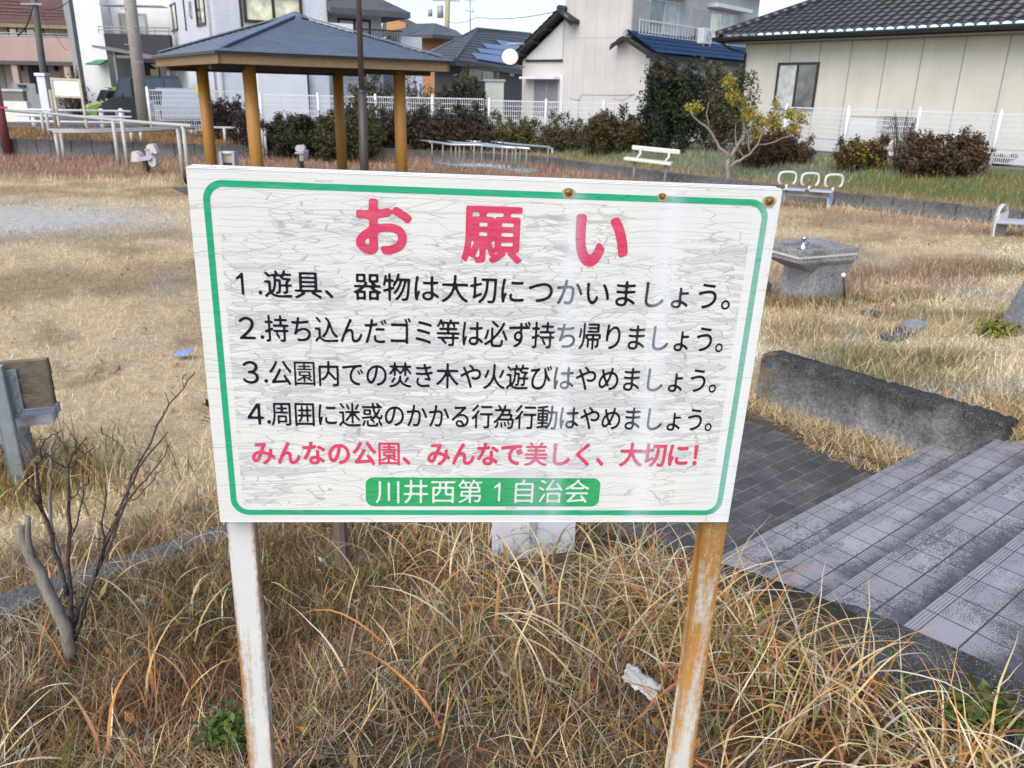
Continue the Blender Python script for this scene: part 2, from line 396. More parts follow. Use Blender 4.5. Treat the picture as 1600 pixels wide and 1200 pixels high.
x = -10 + 19 * NR.rand(2600); y = 3.2 + 13 * NR.rand(2600); u, v = uv(x, y); k = (curb_dist(x, y) < -.4) & ((v > 3.5) | (u > 5.1)) & (fbm(x, y, 1.2, 71) > .45); x, y = x[k], y[k]; n = len(x)
leaves('fallen_leaves', 'scattered dead leaves on the lawn', x, y, .012 + .018 * NR.rand(n), pick(n, [1, 0, 3, 4, 4, 3, 1, 2, 2, 6]) * .8)
# mown dead lawn, near to middle distance
def f_lawn(u, v, x, y):
    d = curb_dist(x, y); ok = (d < -.15) & ((v > 3.45) | (u > 5.02)) & ~((u > 2.2) & (u < 4.9) & (v < 5.0))
    ok = ok & (np.abs(x) < y * .72 + 1)
    ok = ok & (np.exp(-(((x + 8.8) / 2.6) ** 2 + ((y - 13.2) / 1.5) ** 2)) < .55)
    return ok * np.clip(3.6 / np.maximum(y, 2.5), .12, 1)
def lawn_cols(x, y): return gcol(x, y) * (.75 + .6 * NR.rand(len(x), 1)) * np.array([1.05, 1.03, 1.0])
x, y = scatter(95000, f_lawn, (-13, 12, 2.6, 21)); n = len(x)
cc = lawn_cols(x, y); u_, v_ = uv(x, y); cc = np.where((v_ < 4.6)[:, None], cc * 1.5 + .03, cc)
o = blades('lawn_grass', x, y, (.035 + .05 * NR.rand(n)) * (1 + y * .03), (.0022 + .002 * NR.rand(n)) * (1 + y * .09), .5 + 1.0 * NR.rand(n), .7 * NR.randn(n), cc, 2, flat=.02)
tag(o, 'short dead straw lawn across the park', kind='stuff')
# taller dry growth: bench feet, kerb line, right bank
def f_tall(u, v, x, y):
    d = curb_dist(x, y); a = np.exp(-((d + .5) / .6) ** 2) * (d < -.1) * .8 + ((d > .15) & (d < 3.8)) * .9
    a = a * (y > 8) + .9 * ((u > 5.05) & (v < 3.2) & (y < 9)) * sstep(.3, .6, fbm(x, y, .6, 41)) + .5 * ((v > 3.45) & (v < 4.8) & (u < 1.8) & (y < 5.2))
    a = a + .55 * (d < -.3) * (x > 2.5) * (y > 5) * sstep(.5, .64, fbm(x, y, 3.5, 21) * .6 + fbm(x, y, 1.6, 3) * .4) + .6 * ((y > 18.6) & (d < -.1))
    return a * (np.abs(x) < y * .75 + 1) * np.clip(8 / np.maximum(y, 4), .25, 1)
x, y = scatter(42000, f_tall, (-20, 14, 3, 30)); n = len(x)
cc = gcol(x, y) * (.7 + .7 * NR.rand(n, 1)); sp = NR.rand(n) < .2; cc[sp] = cc[sp] * .4 + PAL[NR.choice(5, sp.sum())] * .6
o = blades('rough_grass', x, y, (.07 + .12 * NR.rand(n)) * (.85 + y * .016), (.004 + .003 * NR.rand(n)) * (1 + y * .09), .1 + .6 * NR.rand(n), .8 * NR.rand(n), cc, 3)
tag(o, 'rough uncut grass along the kerb and the shrub bank', kind='stuff')
# brown and green tussock round the drinking fountain foot
x = 3.22 + NR.randn(1500) * .40; y = 8.18 + NR.randn(1500) * .16; k = (np.hypot(x - 3.2, y - 8.5) > .24); x, y = x[k], y[k]; n = len(x)
o = blades('tussock', x, y, +.05 + .11 * NR.rand(n), .007 + .005 * NR.rand(n), .1 + .6 * NR.rand(n), .9 * NR.rand(n), pick(n, [1, 1, 3, 2, 2, 5, 1, 5, 2, 4]) * .8, 4)
tag(o, 'green and brown tussock round the foot of the drinking fountain', kind='stuff')
# tussock under the timber bench
x = -2.75 + NR.randn(1300) * .38; y = 3.95 + NR.randn(1300) * .22; n = len(x)
o = blades('tussock', x, y, .14 + .24 * NR.rand(n), .005 + .004 * NR.rand(n), .05 + .5 * NR.rand(n), .3 + 1.2 * NR.rand(n), pick(n, [3, 2, 2, 1, 3, 5, .5, 4, 1, 2]) * .85, 5)
tag(o, 'yellow green tussock round the legs of the timber bench', kind='stuff')

# ------------------------------------------------------------------ stairs, brick path, walls (local axes: x = u, y = v)
def uvobj(mb, name, mats, label=None, cat=None, kind=None):
    o = mb.build(name, mats); o.rotation_euler = (0, 0, ANG); return tag(o, label, cat, None, kind)
V1, TR, RISE = 1.815, .3337, .15
m, t, b = newmat('tile'); MATS['tile'] = m
ob = tc_map(t); sx = nd(t, 'ShaderNodeSeparateXYZ'); t.links.new(ob, sx.inputs[0])
gx = mth(t, 'FRACT', mth(t, 'DIVIDE', mth(t, 'ADD', sx.outputs[0], 30.03), .15))
# v measured down from the nose of each tread
tv = mth(t, 'MULTIPLY', mth(t, 'FRACT', mth(t, 'DIVIDE', mth(t, 'SUBTRACT', V1 + TR * 20, sx.outputs[1]), TR)), TR)
lx = mth(t, 'LESS_THAN', gx, .036)
def line(at, w_): return mth(t, 'LESS_THAN', mth(t, 'ABSOLUTE', mth(t, 'SUBTRACT', tv, at)), w_)
l1 = line(.042, .0018); l2 = line(.155, .003); g1 = line(.012, .0014); g2 = line(.022, .0014); g3 = line(.032, .0014)
grout = mth(t, 'MAXIMUM', mth(t, 'MAXIMUM', lx, l1), l2)
groove = mth(t, 'MAXIMUM', mth(t, 'MAXIMUM', g1, g2), g3)
cell = nd(t, 'ShaderNodeTexWhiteNoise'); cell.noise_dimensions = '2D'
cv = nd(t, 'ShaderNodeCombineXYZ')
t.links.new(mth(t, 'FLOOR', mth(t, 'DIVIDE', mth(t, 'ADD', sx.outputs[0], 30.03), .15)), cv.inputs[0])
t.links.new(mth(t, 'FLOOR', mth(t, 'DIVIDE', mth(t, 'SUBTRACT', 20.0, sx.outputs[1]), .1668)), cv.inputs[1]); t.links.new(cv.outputs[0], cell.inputs['Vector'])
base = mix(t, cell.outputs['Value'], (.265, .25, .27), (.38, .36, .38))
nA = noise(t, ob, 210, 2, .6); nB = noise(t, ob, 3.2, 4, .65); nC = noise(t, ob, 26, 5, .7)
edge = mth(t, 'POWER', mth(t, 'DIVIDE', tv, .265), 2.6)
dens = mth(t, 'ADD', mth(t, 'MULTIPLY', edge, .26), mth(t, 'MULTIPLY', mth(t, 'SUBTRACT', nB, .5), .55))
dens = mth(t, 'ADD', dens, mth(t, 'MULTIPLY', mth(t, 'SUBTRACT', cell.outputs['Value'], .5), .09))
dens = mth(t, 'ADD', dens, mth(t, 'MULTIPLY', mth(t, 'LESS_THAN', mth(t, 'ABSOLUTE', mth(t, 'SUBTRACT', tv, .06)), .018), .05))
speck = mth(t, 'GREATER_THAN', mth(t, 'ADD', mth(t, 'MULTIPLY', nA, .75), mth(t, 'MULTIPLY', nC, .25)), mth(t, 'SUBTRACT', .60, dens))
big = mth(t, 'GREATER_THAN', mth(t, 'ADD', nC, mth(t, 'MULTIPLY', edge, .25)), .78)
c = mix(t, mth(t, 'MULTIPLY', mth(t, 'LESS_THAN', tv, .042), .35), base, (.30, .30, .31)); c = mix(t, mth(t, 'MULTIPLY', groove, .75), c, (.09, .09, .095)); c = mix(t, mth(t, 'MULTIPLY', speck, .85), c, (.07, .07, .072))
c = mix(t, mth(t, 'MULTIPLY', big, .8), c, (.06, .06, .06)); c = mix(t, grout, c, (.055, .055, .057))
t.links.new(c, b.inputs['Base Color']); b.inputs['Roughness'].default_value = .5
bump(t, b, mth(t, 'SUBTRACT', 1, mth(t, 'MAXIMUM', grout, groove)), .5, .004)
st = MB(); U0, U1 = 2.22, 4.80
for k in range(4):
    v1 = V1 - TR * k; v0 = v1 - TR if k < 3 else -2.0
    st.obox((U0, v0, -.2), (U1 - U0 + .12, 0, 0), (0, v1 - v0, 0), (0, 0, .2 + RISE * (k + 1)), 0, .006)
uvobj(st, 'stairs', MATS['tile'], 'mauve grey tiled steps with grooved nosings going down to the path', None, 'structure')
# brick path
m, t, b = newmat('brick_paving'); ob = tc_map(t)
br = nd(t, 'ShaderNodeTexBrick'); br.inputs['Scale'].default_value = 1; br.inputs['Brick Width'].default_value = .2; br.inputs['Row Height'].default_value = .1
br.inputs['Mortar Size'].default_value = .003; br.inputs['Mortar Smooth'].default_value = .2; br.offset = .5
rm = tc_map(t, (1, 1, 1), (0, 0, 0)); t.links.new(rm, br.inputs['Vector'])
br.inputs['Color1'].default_value = (.075, .070, .070, 1); br.inputs['Color2'].default_value = (.15, .138, .136, 1); br.inputs['Mortar'].default_value = (.27, .26, .25, 1)
nA = noise(t, ob, 60, 5, .7); nB = noise(t, ob, 2.5, 4)
c = mix(t, .85, br.outputs['Color'], ramp(t, nB, [(.35, .42), (.68, 1.15)]), 'MULTIPLY'); c = mix(t, ramp(t, noise(t, ob, 7, 5, .7), [(.42, .0), (.62, .75)]), c, (.062, .057, .056))
c = mix(t, .7, c, ramp(t, nA, [(.35, .6), (.7, 1.25)]), 'MULTIPLY')
t.links.new(c, b.inputs['Base Color']); b.inputs['Roughness'].default_value = .7; bump(t, b, nA, .25, .004)
pv = MB(); pv.obox((U0 - .02, V1, -.1), (4.56 - U0, 0, 0), (0, 3.27 - V1, 0), (0, 0, .1)); 
uvobj(pv, 'brick_path', m, 'dark brick path at the foot of the steps', None, 'structure')
# the earth strip between bricks and wall, with dead grass on it
sp = MB(); sp.obox((4.541, V1 + .001, -.1), (.27, 0, 0), (0, 1.45, 0), (0, 0, .13))
o = uvobj(sp, 'soil_strip', M('soil', (.13, .10, .07), .95, .4, 20, .6), 'earth strip beside the brick path', None, 'structure')
uu = 4.42 + .38 * NR.rand(5200) ** .75; v_ = V1 + .02 + 1.4 * NR.rand(5200); keep = uu > 4.50 + .10 * np.sin(v_ * 5) - .12 * (v_ < 2.05); uu, v_ = uu[keep], v_[keep]
x, y = xy(uu, v_); n = len(x)
o = blades('dead_grass', x, y, .06 + .11 * NR.rand(n), .003 + .002 * NR.rand(n), .4 + .9 * NR.rand(n), .9 * NR.rand(n), pick(n, [5, 6, 2, .5, 1, 1, 3, .2, 4, 2]), 5, z=np.where(uu > 4.53, .03, .002))
tag(o, 'dead straw grass filling the strip at the foot of the concrete wall', kind='stuff')
# stained concrete
def Mstain(name, base, dark, z0, z1, sc=18, moss=None):
    m, t, b = newmat(name); ob = tc_map(t); s_ = nd(t, 'ShaderNodeSeparateXYZ'); t.links.new(ob, s_.inputs[0])
    nA = noise(t, ob, sc * 4, 6, .75); nB = noise(t, ob, sc * .35, 5, .65); nC = noise(t, ob, sc, 5, .7)
    hz = mth(t, 'DIVIDE', mth(t, 'SUBTRACT', s_.outputs[2], z0), z1 - z0)
    k = mth(t, 'ADD', mth(t, 'MULTIPLY', hz, .5), mth(t, 'ADD', mth(t, 'MULTIPLY', nB, .7), mth(t, 'MULTIPLY', nC, .3)))
    c = ramp(t, k, [(.5, base), (.95, dark)])
    c = mix(t, .8, c, ramp(t, nA, [(.32, .22), (.66, 1.5)]), 'MULTIPLY')
    if moss: c = mix(t, ramp(t, mth(t, 'MULTIPLY', nC, moss(t, s_)), [(.44, 0), (.56, .85)]), c, (.20, .13, .03))
    lich = mth(t, 'GREATER_THAN', mth(t, 'ADD', mth(t, 'MULTIPLY', noise(t, ob, 150, 2, .6), .8), mth(t, 'MULTIPLY', nC, .2)), .61); c = mix(t, mth(t, 'MULTIPLY', lich, .55), c, (.38, .38, .37))
    pit = mth(t, 'LESS_THAN', noise(t, ob, 90, 3, .6), .39); c = mix(t, mth(t, 'MULTIPLY', pit, .7), c, (.03, .03, .03))
    t.links.new(c, b.inputs['Base Color']); b.inputs['Roughness'].default_value = .9; b.inputs['Specular IOR Level'].default_value = .2
    bump(t, b, nA, .5, .006); MATS[name] = m; return m
wl = MB(); rw = random.Random(5); sec = [(4.795, -.1), (4.80, .10), (4.80, .25), (4.802, .375), (4.818, .405), (4.88, .412), (4.955, .408), (4.972, .39), (4.975, .2), (4.975, -.1)]
rings = []
for k in range(45):
    v_ = 1.44 + 1.61 * k / 44; e_ = .02 if k in (0, 44) else 0
    rings.append([Vector((a + rw.gauss(0, .003), v_ + rw.gauss(0, .003), z - e_ * (z > .37) + rw.gauss(0, .0035) - (.012 if rw.random() < .06 and z > .36 else 0))) for a, z in sec])
o_ = len(wl.v); ns = len(sec); wl.v += [p for r_ in rings for p in r_]
for k in range(44):
    for j in range(ns - 1): wl.f.append([o_ + k * ns + j, o_ + (k + 1) * ns + j, o_ + (k + 1) * ns + j + 1, o_ + k * ns + j + 1][::-1]); wl.m.append(0); wl.sm.append(True)
wl.f.append([o_ + j for j in range(ns)]); wl.f.append([o_ + 44 * ns + j for j in range(ns)][::-1]); wl.m += [0, 0]; wl.sm += [False, False]
uvobj(wl, 'concrete_wall', Mstain('wall_concrete', (.34, .33, .32), (.045, .043, .043), .0, .42, 9, lambda t, s_: mth(t, 'MULTIPLY', mth(t, 'SUBTRACT', s_.outputs[1], 2.35), 1.35)), 'low dark stained concrete wall with orange lichen at its far end', 'wall')
# rough kerb at the near side of the steps: follows the slope
kb = MB()
prof = [(-2.0, .63), (.55, .63), (.95, .60), (1.95, .24), (1.95, -.2), (-2.0, -.2)]
kb.prism([(1.86, a, z) for a, z in prof], (.355, 0, 0), 0)
uvobj(kb, 'concrete_kerb', Mstain('kerb_concrete', (.20, .195, .19), (.055, .055, .055), .2, .7, 22), 'rough blackened concrete kerb along the near side of the steps', 'kerb')
ek = MB(); ek.obox((-3.5, 3.20, -.1), (5.6, 0, 0), (0, .16, 0), (0, 0, .295), 0, .015)
uvobj(ek, 'concrete_kerb', Mstain('edging_concrete', (.17, .17, .18), (.07, .07, .075), .0, .4, 14), 'dark grey concrete edging half buried in the grass behind the bare shrub', 'kerb')
# block kerb round the lawn
bc = MB(); rk = random.Random(3)
for (ax, ay), (bx, by) in zip(CURB[:-1], CURB[1:]):
    A, B = Vector((ax, ay, 0)), Vector((bx, by, 0)); L = (B - A).length; d = (B - A) / L; nn = Vector((-d.y, d.x, 0)); k = 0.0
    while k < L - .05:
        l = min(.60, L - k); p = A + d * k; h = float(curb_h(p.x)) + rk.uniform(-.012, .012)
        bc.obox(p + nn * rk.uniform(-.01, .0) + Vector((0, 0, -.15)), d * (l - .012), nn * .2, (0, 0, h + .15), 0, .012); k += .60
o = bc.build('block_kerb', Mstain('block_concrete', (.20, .195, .195), (.075, .07, .07), .0, .5, 5))
tag(o, 'weathered grey concrete block kerb holding back the planted bank', 'kerb')

# ------------------------------------------------------------------ the notice board
SC = Vector((-.04158, 1.24549, EYE - .41985)); yaw, lean, ir = R(4.82), R(-1.2), R(-1.41)
_us = Vector((math.cos(yaw), math.sin(yaw), 0)); SN = Vector((-math.sin(yaw), math.cos(yaw), 0)); _vs = Vector((0, 0, 1)) * math.cos(lean) + SN * math.sin(lean)
SU = _us * math.cos(ir) + _vs * math.sin(ir); SV = _vs * math.cos(ir) - _us * math.sin(ir); SF = SU.cross(SV)   # SF faces the viewer
if SF.y > 0: SF = -SF
def sp_(x, y):
    d = ray(x, y); p = OO + d * ((SC - OO).dot(SF) / d.dot(SF)); q = p - SC; return q.dot(SU), q.dot(SV)
def s3(a, c, off=0.0): return SC + SU * a + SV * c + SF * off
BW, BH = .9, .594
board = thing('notice_board', (SC.x, SC.y, .55), 'white notice board with green border and red and black Japanese lettering on rusty posts', 'notice board')
def glare(t, amount):  # reflected sheen on the board, painted into film and ink colours
    """pale glare streaks put into the colour below the screws and down the right hand edge"""
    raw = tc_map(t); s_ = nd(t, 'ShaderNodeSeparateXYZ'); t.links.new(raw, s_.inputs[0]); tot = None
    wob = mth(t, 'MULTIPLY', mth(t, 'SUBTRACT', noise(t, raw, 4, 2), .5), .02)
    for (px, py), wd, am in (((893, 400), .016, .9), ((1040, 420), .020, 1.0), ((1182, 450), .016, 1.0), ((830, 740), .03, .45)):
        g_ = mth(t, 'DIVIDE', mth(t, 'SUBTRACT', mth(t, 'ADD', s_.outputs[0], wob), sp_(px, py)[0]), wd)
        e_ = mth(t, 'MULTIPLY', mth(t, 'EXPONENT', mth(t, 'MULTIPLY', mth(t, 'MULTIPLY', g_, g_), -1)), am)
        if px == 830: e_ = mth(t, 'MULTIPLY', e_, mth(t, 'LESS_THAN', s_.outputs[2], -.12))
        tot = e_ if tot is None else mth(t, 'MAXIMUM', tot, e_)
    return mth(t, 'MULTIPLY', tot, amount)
# crazed, peeling film over white sheet
m, t, b = newmat('crazed_film')
cn = nd(t, 'ShaderNodeTexCoord'); mp = nd(t, 'ShaderNodeMapping'); t.links.new(cn.outputs['Object'], mp.inputs[0])
xx = nd(t, 'ShaderNodeSeparateXYZ'); t.links.new(mp.outputs[0], xx.inputs[0])
def crack_layer(sxc, szc, seed, width, warp=.25):
    cmb = nd(t, 'ShaderNodeCombineXYZ')
    wn = noise(t, mp.outputs[0], 9 + seed, 3)
    t.links.new(mth(t, 'ADD', mth(t, 'MULTIPLY', xx.outputs[0], sxc), mth(t, 'MULTIPLY', wn, warp)), cmb.inputs[0])
    t.links.new(mth(t, 'ADD', mth(t, 'MULTIPLY', xx.outputs[2], szc), mth(t, 'MULTIPLY', wn, warp * 2.2)), cmb.inputs[1])
    cmb.inputs[2].default_value = seed * 3.7
    e = nd(t, 'ShaderNodeTexVoronoi', feature='DISTANCE_TO_EDGE', voronoi_dimensions='3D'); e.inputs['Scale'].default_value = 1
    t.links.new(cmb.outputs[0], e.inputs['Vector'])
    f = nd(t, 'ShaderNodeTexVoronoi', feature='F1', voronoi_dimensions='3D'); f.inputs['Scale'].default_value = 1; t.links.new(cmb.outputs[0], f.inputs['Vector'])
    return mth(t, 'LESS_THAN', e.outputs['Distance'], width), f.outputs['Color']
wear = noise(t, mp.outputs[0], 5.5, 3, .6)
c1, id1 = crack_layer(8, 64, 1, .013, 1.0); c2, id2 = crack_layer(24, 150, 2, .03, 1.6); c3, _ = crack_layer(2.2, 75, 3, .014, .5)
mid = mth(t, 'SUBTRACT', 1.0, mth(t, 'MULTIPLY', mth(t, 'ABSOLUTE', xx.outputs[2]), 2.6))      # most crazed across the middle of the sheet
amt = mth(t, 'ADD', mth(t, 'MULTIPLY', mid, .35), mth(t, 'MULTIPLY', wear, .85))
inb = mth(t, 'MULTIPLY', mth(t, 'LESS_THAN', mth(t, 'ABSOLUTE', xx.outputs[0]), .41), mth(t, 'LESS_THAN', mth(t, 'ABSOLUTE', xx.outputs[2]), .265))
fine = mth(t, 'MULTIPLY', c2, mth(t, 'MULTIPLY', mth(t, 'GREATER_THAN', amt, .57), .85)); 
sr = nd(t, 'ShaderNodeSeparateColor'); t.links.new(id1, sr.inputs[0])
sr2 = nd(t, 'ShaderNodeSeparateColor'); t.links.new(id2, sr2.inputs[0])
fl1 = mth(t, 'GREATER_THAN', mth(t, 'ADD', sr.outputs[0], mth(t, 'MULTIPLY', amt, .55)), 1.27)
fl2 = mth(t, 'MULTIPLY', mth(t, 'GREATER_THAN', mth(t, 'ADD', sr2.outputs[0], mth(t, 'MULTIPLY', amt, .7)), 1.20), mth(t, 'GREATER_THAN', amt, .6))
flake = mth(t, 'MULTIPLY', mth(t, 'MAXIMUM', fl1, fl2), inb)
crack = mth(t, 'MAXIMUM', mth(t, 'MULTIPLY', c3, .55), mth(t, 'MULTIPLY', mth(t, 'MAXIMUM', mth(t, 'MULTIPLY', c1, .8), fine), inb))
white = ramp(t, noise(t, mp.outputs[0], 3, 3), [(.35, (.72, .725, .70)), (.65, (.79, .785, .735))])
BX1, BX2 = -.0, .0
c = mix(t, mth(t, 'MULTIPLY', flake, .5), white, (.50, .51, .55))
c = mix(t, mth(t, 'MULTIPLY', crack, .55), c, (.20, .20, .20))
c = mix(t, mth(t, 'MULTIPLY', glare(t, .55), 1.0), c, (.80, .82, .86))
t.links.new(c, b.inputs['Base Color']); b.inputs['Roughness'].default_value = .32; b.inputs['Specular IOR Level'].default_value = .5
bump(t, b, mth(t, 'SUBTRACT', mth(t, 'MULTIPLY', flake, .5), crack), .35, .0015)
FILM = m
def sbox(mb, a0, a1, c0, c1, o0, o1, mi=0, bev=0.0):
    return mb.obox(s3(a0, c0, o0), SU * (a1 - a0), SV * (c1 - c0), SF * (o1 - o0), mi, bev)
def sobj(mb, name, mats, parent, label=None):
    """a sign part whose own axes lie in the board (x along, z up)"""
    me = mb.build(name, mats, None, label)
    T = Matrix((SU, -SF, SV)).transposed().to_4x4(); T.translation = SC
    me.data.transform(T.inverted()); me.matrix_world = T
    bpy.context.view_layer.update(); me.parent = parent; me.matrix_parent_inverse = parent.matrix_world.inverted(); return me
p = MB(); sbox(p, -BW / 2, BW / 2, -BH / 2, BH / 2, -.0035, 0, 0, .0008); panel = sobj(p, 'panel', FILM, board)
fr = MB()
for (a0, a1, c0, c1) in ((-BW / 2 + .002, BW / 2 - .002, BH / 2 - .03, BH / 2 + .0015), (-BW / 2 + .002, BW / 2 - .002, -BH / 2 + .001, -BH / 2 + .03), (-BW / 2 + .003, -BW / 2 + .028, -BH / 2 + .031, BH / 2 - .031), (BW / 2 - .028, BW / 2 + .001, -BH / 2 + .031, BH / 2 - .031)):
    sbox(fr, a0, a1, c0, c1, -.024, -.004, 0, .001)
def Mrust(name, paint, rust, k0, k1, sc=30, stretch=(1, 1, .12), vgrad=None, xedge=None):
    m, t, b = newmat(name); ob = tc_map(t, stretch); raw = tc_map(t); s_ = nd(t, 'ShaderNodeSeparateXYZ'); t.links.new(raw, s_.inputs[0])
    nA = noise(t, ob, sc, 6, .75); nB = noise(t, raw, sc * 3, 4, .7); nC = noise(t, raw, sc * .25, 3)
    k = mth(t, 'ADD', mth(t, 'MULTIPLY', nA, .65), mth(t, 'ADD', mth(t, 'MULTIPLY', nB, .2), mth(t, 'MULTIPLY', nC, .15)))
    if vgrad: k = mth(t, 'ADD', k, vgrad(t, s_))
    if xedge: k = mth(t, 'ADD', k, xedge(t, s_))
    msk = ramp(t, k, [(k0, 0), (k1, 1)])
    rc = ramp(t, nA, [(.3, tuple(x * .45 for x in rust)), (.55, rust), (.75, tuple(min(1, x * 1.5) for x in rust))])
    pc = ramp(t, nC, [(.3, tuple(x * .88 for x in paint)), (.7, paint)])
    t.links.new(mix(t, msk, pc, rc), b.inputs['Base Color']); b.inputs['Roughness'].default_value = .5
    bump(t, b, msk, -.2, .002); MATS[name] = m; return m
sobj(fr, 'frame', Mrust('frame_paint', (.70, .70, .68), (.22, .09, .03), .58, .66, 60, (1, 1, 1)), board)
# posts: square tubes behind the sheet, down into the bank
def edge_fn(w_, gain):
    def f(t, s_): return mth(t, 'MULTIPLY', mth(t, 'POWER', mth(t, 'DIVIDE', mth(t, 'ABSOLUTE', s_.outputs[0]), w_), 4.0), gain)
    return f
PW = .0385
def post(px_top, px_bot, mat):
    a, c0 = sp_(*px_top); a2, c2 = sp_(*px_bot)
    pb = MB(); top = s3(a, BH / 2 - .03, -.026); bot = s3(a, c0, -.026) + (s3(a2, c2, -.026) - s3(a, c0, -.026)) * 1.9
    d = (bot - top); side = SU * PW
    pb.obox(top - side / 2 - SF * .028, side, SF * .028, d, 0, .004)
    return sobj2(pb, 'post', mat, board, top + d * .5)
def sobj2(mb, name, mat, parent, centre, label=None):
    o = mb.build(name, mat, None, label); T = Matrix((SU, -SF, SV)).transposed().to_4x4(); T.translation = centre
    o.data.transform(T.inverted()); o.matrix_world = T; bpy.context.view_layer.update(); o.parent = parent; o.matrix_parent_inverse = parent.matrix_world.inverted(); return o
def vg(z0, z1, gain):
    def f(t, s_): return mth(t, 'MULTIPLY', mth(t, 'MAXIMUM', mth(t, 'MINIMUM', mth(t, 'DIVIDE', mth(t, 'SUBTRACT', s_.outputs[2], z0), z1 - z0), 1.0), -1.0), gain)
    return f
pl = post((370.5, 822), (402, 1195), Mrust('post_paint', (.73, .735, .71), (.36, .18, .06), .535, .68, 26, (1, 1, .10), None, edge_fn(PW / 2, .085)))
pl['label'] = 'white post with rust only along its edges'
pr = post((1117, 822), (1071, 1180), Mrust('rusty_post_paint', (.70, .69, .63), (.45, .22, .055), .50, .63, 26, (1, 1, .10), vg(-.30, .16, .13), edge_fn(PW / 2, .045)))
pr['label'] = 'post rusted orange over its upper half'
# flat paint marks
def Mpaint(name, col, fade=.0, rough=.35):
    m, t, b = newmat(name); ob = tc_map(t); st_ = tc_map(t, (1, 1, 8)); nA = noise(t, st_, 14, 4, .7); nB = noise(t, ob, 2.0, 2)
    c = mix(t, ramp(t, nA, [(.5, 0), (.75, .25 + fade)]), col, tuple(x + (.62 - x) * .5 for x in col))
    c = mix(t, .3, c, ramp(t, nB, [(.35, .75), (.65, 1.1)]), 'MULTIPLY')
    c = mix(t, glare(t, .42), c, (.50, .58, .66))
    hair = noise(t, tc_map(t, (3, 1, 60)), 2.2, 3, .6); c = mix(t, mth(t, 'MULTIPLY', mth(t, 'LESS_THAN', mth(t, 'ABSOLUTE', mth(t, 'SUBTRACT', hair, .5)), .010), .45), c, tuple(x * .4 for x in col))
    t.links.new(c, b.inputs['Base Color']); b.inputs['Roughness'].default_value = rough; b.inputs['Specular IOR Level'].default_value = .25; MATS[name] = m; return m
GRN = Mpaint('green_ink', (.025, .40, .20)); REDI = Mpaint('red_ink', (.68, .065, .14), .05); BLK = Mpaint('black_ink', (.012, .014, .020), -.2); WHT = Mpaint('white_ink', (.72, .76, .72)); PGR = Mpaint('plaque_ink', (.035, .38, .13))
def rrect(a0, a1, c0, c1, r, n=8):
    o = []
    for cx, cz, s0 in ((a1 - r, c1 - r, 0), (a0 + r, c1 - r, 90), (a0 + r, c0 + r, 180), (a1 - r, c0 + r, 270)):
        for k in range(n + 1):
            q = R(s0 + 90 * k / n); o.append((cx + r * math.cos(q), cz + r * math.sin(q)))
    return o
def smid(p, q, i): return (sp_(*p)[i] + sp_(*q)[i]) / 2
aL = smid((319, 330), (360, 760), 0); aR = smid((1202, 360), (1128, 780), 0)
cT = smid((420, 283.5), (1000, 305), 1); cB = smid((500, 804.5), (1000, 804.5), 1)
aL = sp_(321, 350)[0]; aR = sp_(1198, 350)[0]
o1 = rrect(aL, aR, cB, cT, .030); o2 = rrect(aL + .0098, aR - .0098, cB + .0098, cT - .0098, .0215)
bm_ = MB(); n = len(o1); bm_.add([s3(a, c_, .0004) for a, c_ in o1] + [s3(a, c_, .0004) for a, c_ in o2], [(i, (i + 1) % n, n + (i + 1) % n, n + i) for i in range(n)])
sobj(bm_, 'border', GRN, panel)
a0, c1_ = sp_(571, 745.5); a1 = sp_(937, 768)[0]; c0_ = sp_(750, 791)[1]
pq = MB(); pq.add([s3(a, c_, .0004) for a, c_ in rrect(a0, a1, c0_, c1_, .014)], [list(range(36))]); plaque = sobj(pq, 'plaque', PGR, panel)

# lettering: outlines of the built-in font, strokes thickened and their ends rounded like the painted letters
DG = bpy.context.evaluated_depsgraph_get
GL = {'1': [[Vector(p) for p in ((.50, .0), (.575, .0), (.575, .74), (.50, .74))], [Vector(p) for p in ((.33, .555), (.365, .50), (.575, .665), (.575, .74), (.535, .74))]]}
def glyph(ch):
    if ch in GL: return GL[ch]
    cu = bpy.data.curves.new('letter', 'FONT'); cu.body = ch; cu.size = 1
    ob = bpy.data.objects.new('letter', cu); COL.objects.link(ob); bpy.context.view_layer.update()
    cc = ob.to_curve(DG()); out = []
    for s_ in cc.splines:
        bp = s_.bezier_points; P = []; n = len(bp)
        for i in range(n):
            a, b_ = bp[i], bp[(i + 1) % n]; p0, p1, p2, p3 = (Vector(q).to_2d() for q in (a.co, a.handle_right, b_.handle_left, b_.co))
            ch_ = (p3 - p0); L = ch_.length
            dev = 0 if L < 1e-6 else max(abs(ch_.cross(p1 - p0)), abs(ch_.cross(p2 - p0))) / L
            if dev < .002: P.append(p0)
            else: P += [Vector(q).to_2d() for q in interpolate_bezier(p0.to_3d(), p1.to_3d(), p2.to_3d(), p3.to_3d(), 7)[:-1]]
        Q = [P[i] for i in range(len(P)) if (P[i] - P[i - 1]).length > 1e-4]
        if len(Q) > 2: out.append(Q)
    ob.to_curve_clear(); adv = None
    bpy.data.objects.remove(ob); GL[ch] = out; return out
NG = 128
